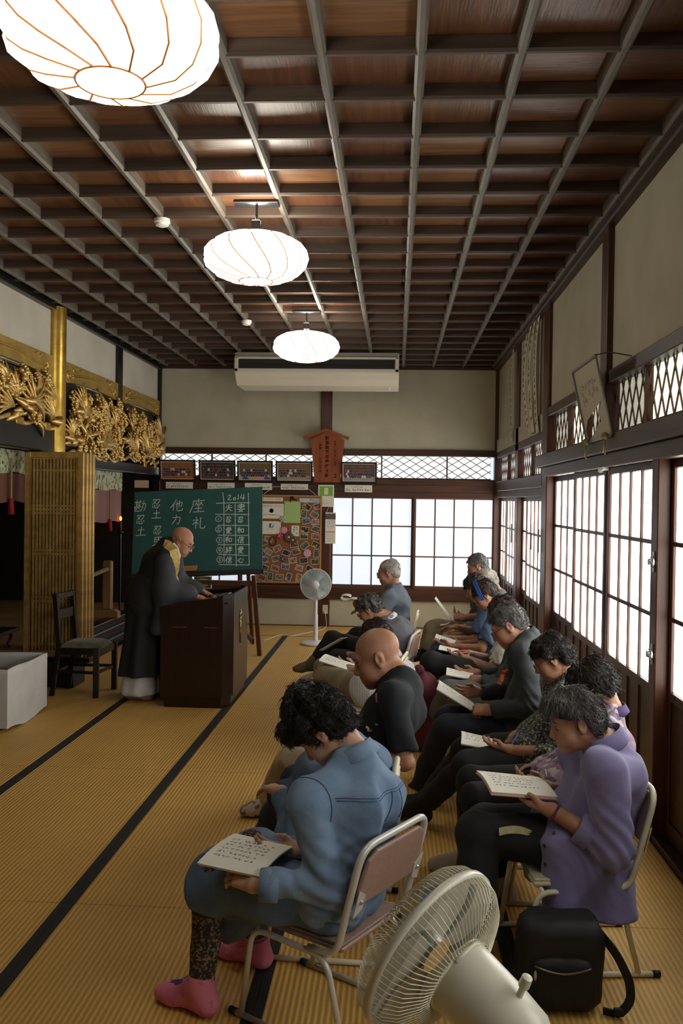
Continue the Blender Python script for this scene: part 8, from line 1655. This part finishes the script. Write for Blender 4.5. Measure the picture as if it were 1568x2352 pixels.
B10 = figure(dict(label='man with short dark hair and khaki trousers at the far end of the right row', h=174, hip=(0.86, 9.15), neck=AY(1112, 1330, 9.15), head=AY(1096, 1300, 9.15), pitch=22, hunch=0.03, skin='tan', hs=1.0, s=1.02, hair='stubble', hstyle=dict(t=0.016, amp=0.003, n=600, L=0.025, curl=0.003, front=0.06), arms=A, near=0.5, seed=33, legs={1: dict(knee=AY(992, 1444, 9.05), ankle=AY(978, 1500, 9.0)), -1: dict(knee=AY(1000, 1440, 9.3), ankle=AY(985, 1492, 9.3))}, top=dict(mat=C_jacket, inf=0.018, sleeve=0.42), bottom=dict(mat=C_khaki, inf=0.022, flare=1.8), sock=C_sockk))
booklet('paper_sheet', 'single grey sheet held upright by the man at the far end of the right row', c, u, v, 0.2, 0.28, 0.004, 0.002, 33, ink=False, cat='paper')
booklet('folded_sheet', 'small white folded sheet lying on the farthest khaki trousers', AY(1022, 1432, 8.95), (-0.9, 0.2, -0.3), (0.1, 0.9, 0.1), 0.1, 0.07, 0.01, 0.003, 35, ink=False, cat='paper')
# ==== the monk at the lectern
C_robe = mat('monk_robe_black', (17, 17, 20), 0.8, 0, (12, 12, 15), scale=8, bump=0.2, bscale=24); C_gauze = mat('monk_robe_gauze', (50, 51, 58), 0.75, 0, (38, 39, 45), scale=7, stretch=(3, 3, 0.5), bump=0.2, bscale=60); C_under = mat('monk_under_robe', (200, 200, 204), 0.85, 0, (182, 182, 188), scale=6, bump=0.2)
mh = np.array((-2.17, 7.72)); SM = figure(dict(label='monk with shaved head and glasses in black robes with a gold stole, at the lectern', h=4, hip=(mh[0], mh[1]), hipz=0.84, stand=True, neck=AY(388, 1252, 7.70), head=AY(418, 1243, 7.72), pitch=30, hyaw=-6, hunch=0.03, skin='monk', hs=1.0, s=1.02, fat=1.05, glasses=M_gl_dark, brow='darkgrey', near=0.9, seed=41,
    arms={-1: dict(wrist=(-1.74, 7.60, 0.93), dir=(0.9, 0.1, -0.25), back=(0.2, -0.2, 1), pose='rest', pole=np.array((-0.5, -0.3, -0.8))), 1: dict(wrist=(-1.74, 7.95, 0.93), dir=(0.9, -0.1, -0.25), back=(0.2, 0.2, 1), pose='rest', pole=np.array((-0.5, 0.3, -0.8)))},
    legs={1: dict(knee=(-2.15, 7.83, 0.46), ankle=(-2.22, 7.86, 0.085), toe=(-2.05, 7.86, 0.05)), -1: dict(knee=(-2.17, 7.64, 0.46), ankle=(-2.28, 7.66, 0.085), toe=(-2.11, 7.64, 0.05))}, top=dict(name='robe_bodice', mat=C_robe, inf=0.03, low=0.05, neckh=0.03, neckr=0.008, sleeve=0.3, amp=0.006), bottom=dict(name='under_robe', mat=C_under, len=0.88, inf=0.03), sock=C_sockw))
root = SM['root']; fw, lf, up = SM['fw'], SM['lf'], np.array((0, 0, 1.0))
def robe_piece(name, Fd, m, hem, amp, seed, folds=0.0, cen=None, h=0.012):
    lo, hi = Fd.bounds(0.03); G, axs = Fd.grid(lo, hi, h, 0.02); X, Y, Z = axs[0][:, None, None], axs[1][None, :, None], axs[2][None, None, :]; w = Waves(seed, 16, 8, (1, 1, 0.4)); G = G - f32(amp) * w(X, Y, Z)
    if folds: an = np.arctan2(Y - f32(cen[1]), X - f32(cen[0])); G = G - f32(folds) * np.sin(an * 11 + 0.6 * np.sin(Z * 5)) * np.clip((f32(1.0) - Z) * f32(1.4), 0, 1)
    if hem is not None: G = np.maximum(G, f32(hem) - Z)
    v, q = surface(G, lo, h); return obj_np(name, v, q, m, root)
Fr = Field(); P_ = SM['P']
for q in (1, -1): Fr.cap(P_ + lf * q * 0.08 + up * 0.05, np.array((P_[0] - 0.02, P_[1] + q * 0.13, 0.20)), 0.155, 0.185, 0.12); Fr.cap(P_ + lf * q * 0.08 + up * 0.05, SM['Wst'] + lf * q * 0.07, 0.16, 0.145, 0.1)
robe_piece('robe_skirt', Fr, C_robe, 0.235, 0.005, 5, 0.02, (P_[0], P_[1]))
Fu = Field()
for q in (1, -1): Fu.cap(np.array((P_[0] - 0.02, P_[1] + q * 0.09, 0.4)), np.array((P_[0] - 0.04, P_[1] + q * 0.11, 0.10)), 0.13, 0.16, 0.12)
robe_piece('white_hem', Fu, C_under, 0.065, 0.004, 6, 0.008, (P_[0], P_[1]))
for q in (1, -1):
    Fs = Field(); s0, e0, w0 = SM['sh'][q], SM['el'][q], SM['wr'][q]; wm = lerp(e0, w0, 0.82); Fs.cap(s0 + lf * q * 0.0, e0, 0.085, 0.095, 0.06); Fs.cap(e0, wm, 0.09, 0.075, 0.05); 
    low = np.array((wm[0] - 0.11, wm[1] + q * 0.0, 0.62)); Fs.cap(wm - fw * 0.05, low, 0.055, 0.075, 0.09); Fs.cap(e0, np.array((e0[0] - 0.03, e0[1] + q * 0.02, 0.66)), 0.075, 0.075, 0.09); Fs.cap(low, np.array((e0[0] - 0.03, e0[1] + q * 0.02, 0.64)), 0.06, 0.07, 0.09)
    robe_piece('robe_sleeve', Fs, C_gauze, 0.60, 0.007, 8 + q)
def ribbon(name, pts, w, m, th=0.006, out=None):
    mb = MB(); v = []; P = [np.asarray(p, float) for p in pts]
    for i, p in enumerate(P):
        t = nrm(P[min(i + 1, len(P) - 1)] - P[max(0, i - 1)]); o_ = nrm(out if out is not None else (0.5, -1, 0)); sdv = nrm(np.cross(t, o_)); o_ = nrm(np.cross(sdv, t)); ww = w[i] if hasattr(w, '__len__') else w; v += [p + sdv * ww / 2, p + sdv * ww / 2 + o_ * th, p - sdv * ww / 2 + o_ * th, p - sdv * ww / 2]
    f = []
    for i in range(len(P) - 1):
        for k in range(4): f.append((i * 4 + k, i * 4 + (k + 1) % 4, (i + 1) * 4 + (k + 1) % 4, (i + 1) * 4 + k))
    f += [(3, 2, 1, 0), tuple(4 * (len(P) - 1) + k for k in range(4))]; return obj(name, mb.add(v, f), m, root)
M_stole = mat('gold_brocade', (196, 166, 96), 0.55, 0.25, (160, 130, 70), scale=40, bump=0.2, bscale=120)
dgm = SM['shirt']
def snap(pts, lift=0.01):
    inv, T = chain_inv(dgm); out = []
    for p in pts:
        ok, loc, nn, _ = dgm.closest_point_on_mesh(Vector(inv @ np.asarray(p, float) + T)); out.append(inv.T @ (np.array(loc) + np.array(nn) * lift - T))
    return out
near_side = snap([AY(x, y, 7.52) for x, y in ((376, 1240), (384, 1252), (392, 1268), (396, 1288), (396, 1308), (394, 1330), (397, 1352))], 0.016) + [np.array(AY(402, 1385, 7.52))]
ribbon('gold_stole', near_side, [0.075, 0.08, 0.08, 0.072, 0.066, 0.07, 0.075, 0.08], M_stole, 0.008, (0.55, -0.8, 0.1)); far_side = snap([q_ + np.array((0.07, 0.16, 0)) for q_ in near_side[1:-1]], 0.014) + [near_side[-1] + np.array((0.06, 0.12, -0.02))]; ribbon('gold_stole', far_side, 0.045, M_stole, 0.008, (0.8, -0.5, 0.1))
ribbon('white_collar', snap([AY(x, y, 7.58) for x, y in ((396, 1250), (400, 1262), (404, 1276), (406, 1290))], 0.02), 0.018, C_under, 0.006, (0.6, -0.7, 0.2))
nb = SM['N']; nd_ = nrm(SM['Hc'] - nb); cb_ = [nb - nd_ * 0.01 + (np.array((math.cos(a), math.sin(a), 0)) - nd_ * np.dot((math.cos(a), math.sin(a), 0), nd_)) * 0.078 for a in np.linspace(0.9, 2 * PI - 0.9, 20)]; obj('stole_collar', MB().tube(cb_, 0.02, 8), M_stole, root, smooth=True)
# ==== chairs of the audience
for i, (S, dx, rz, kind, lab) in enumerate(((S1, 0.0, 148, 0, 'low folding chair under the denim shirt woman, pinkish back toward the viewer'), (S2, 0.0, 178, 1, 'cream folding chair directly behind the denim shirt woman'), (S3, 0.0, 178, 0, 'folding chair under the bald man'), (S4, 0.0, 172, 1, 'folding chair under the woman in khaki trousers'), (S5, 0, 168, 0, 'folding chair under the grey jacket person'), (S6, 0, 176, 1, 'folding chair under the old man by the window'),
    (B1, 0, 186, 1, 'low folding chair under the lavender tunic woman'), (B2, 0, 182, 1, 'folding chair under the woman in the floral blouse'), (B3, 0, 178, 0, 'folding chair under the speckled blouse woman'), (B4, 0, 178, 0, 'folding chair under the ribbon wearing man'), (B5, 0, 178, 0, 'folding chair under the mostly hidden person in grey trousers'), (B6, 0, 176, 0, 'folding chair under the woman in the white blouse'), (B7, 0, 176, 0, 'folding chair under the blue headband woman'), (B8, 0, 176, 0, 'folding chair under the dark haired woman in blue'), (B9, 0, 176, 0, 'folding chair under the white haired person'), (B10, 0, 176, 0, 'folding chair under the man at the far end'))):
    a = math.radians(rz); loc = (S['P'][0] + math.cos(a) * 0.035, S['P'][1] + math.sin(a) * 0.035, 0)
    if kind == 0 and i > 0: 
        c_ = dup(ch0, loc, a, None, lab)
    elif kind == 1 and i > 1: c_ = dup(ch1, loc, a, None, lab)
    else:
        c_ = folding_chair('folding_chair', lab, loc, a, M_tube if kind == 0 else M_tubec, M_vinyl if kind == 0 else M_vinyl2)
        if kind == 0: ch0 = c_
        else: ch1 = c_
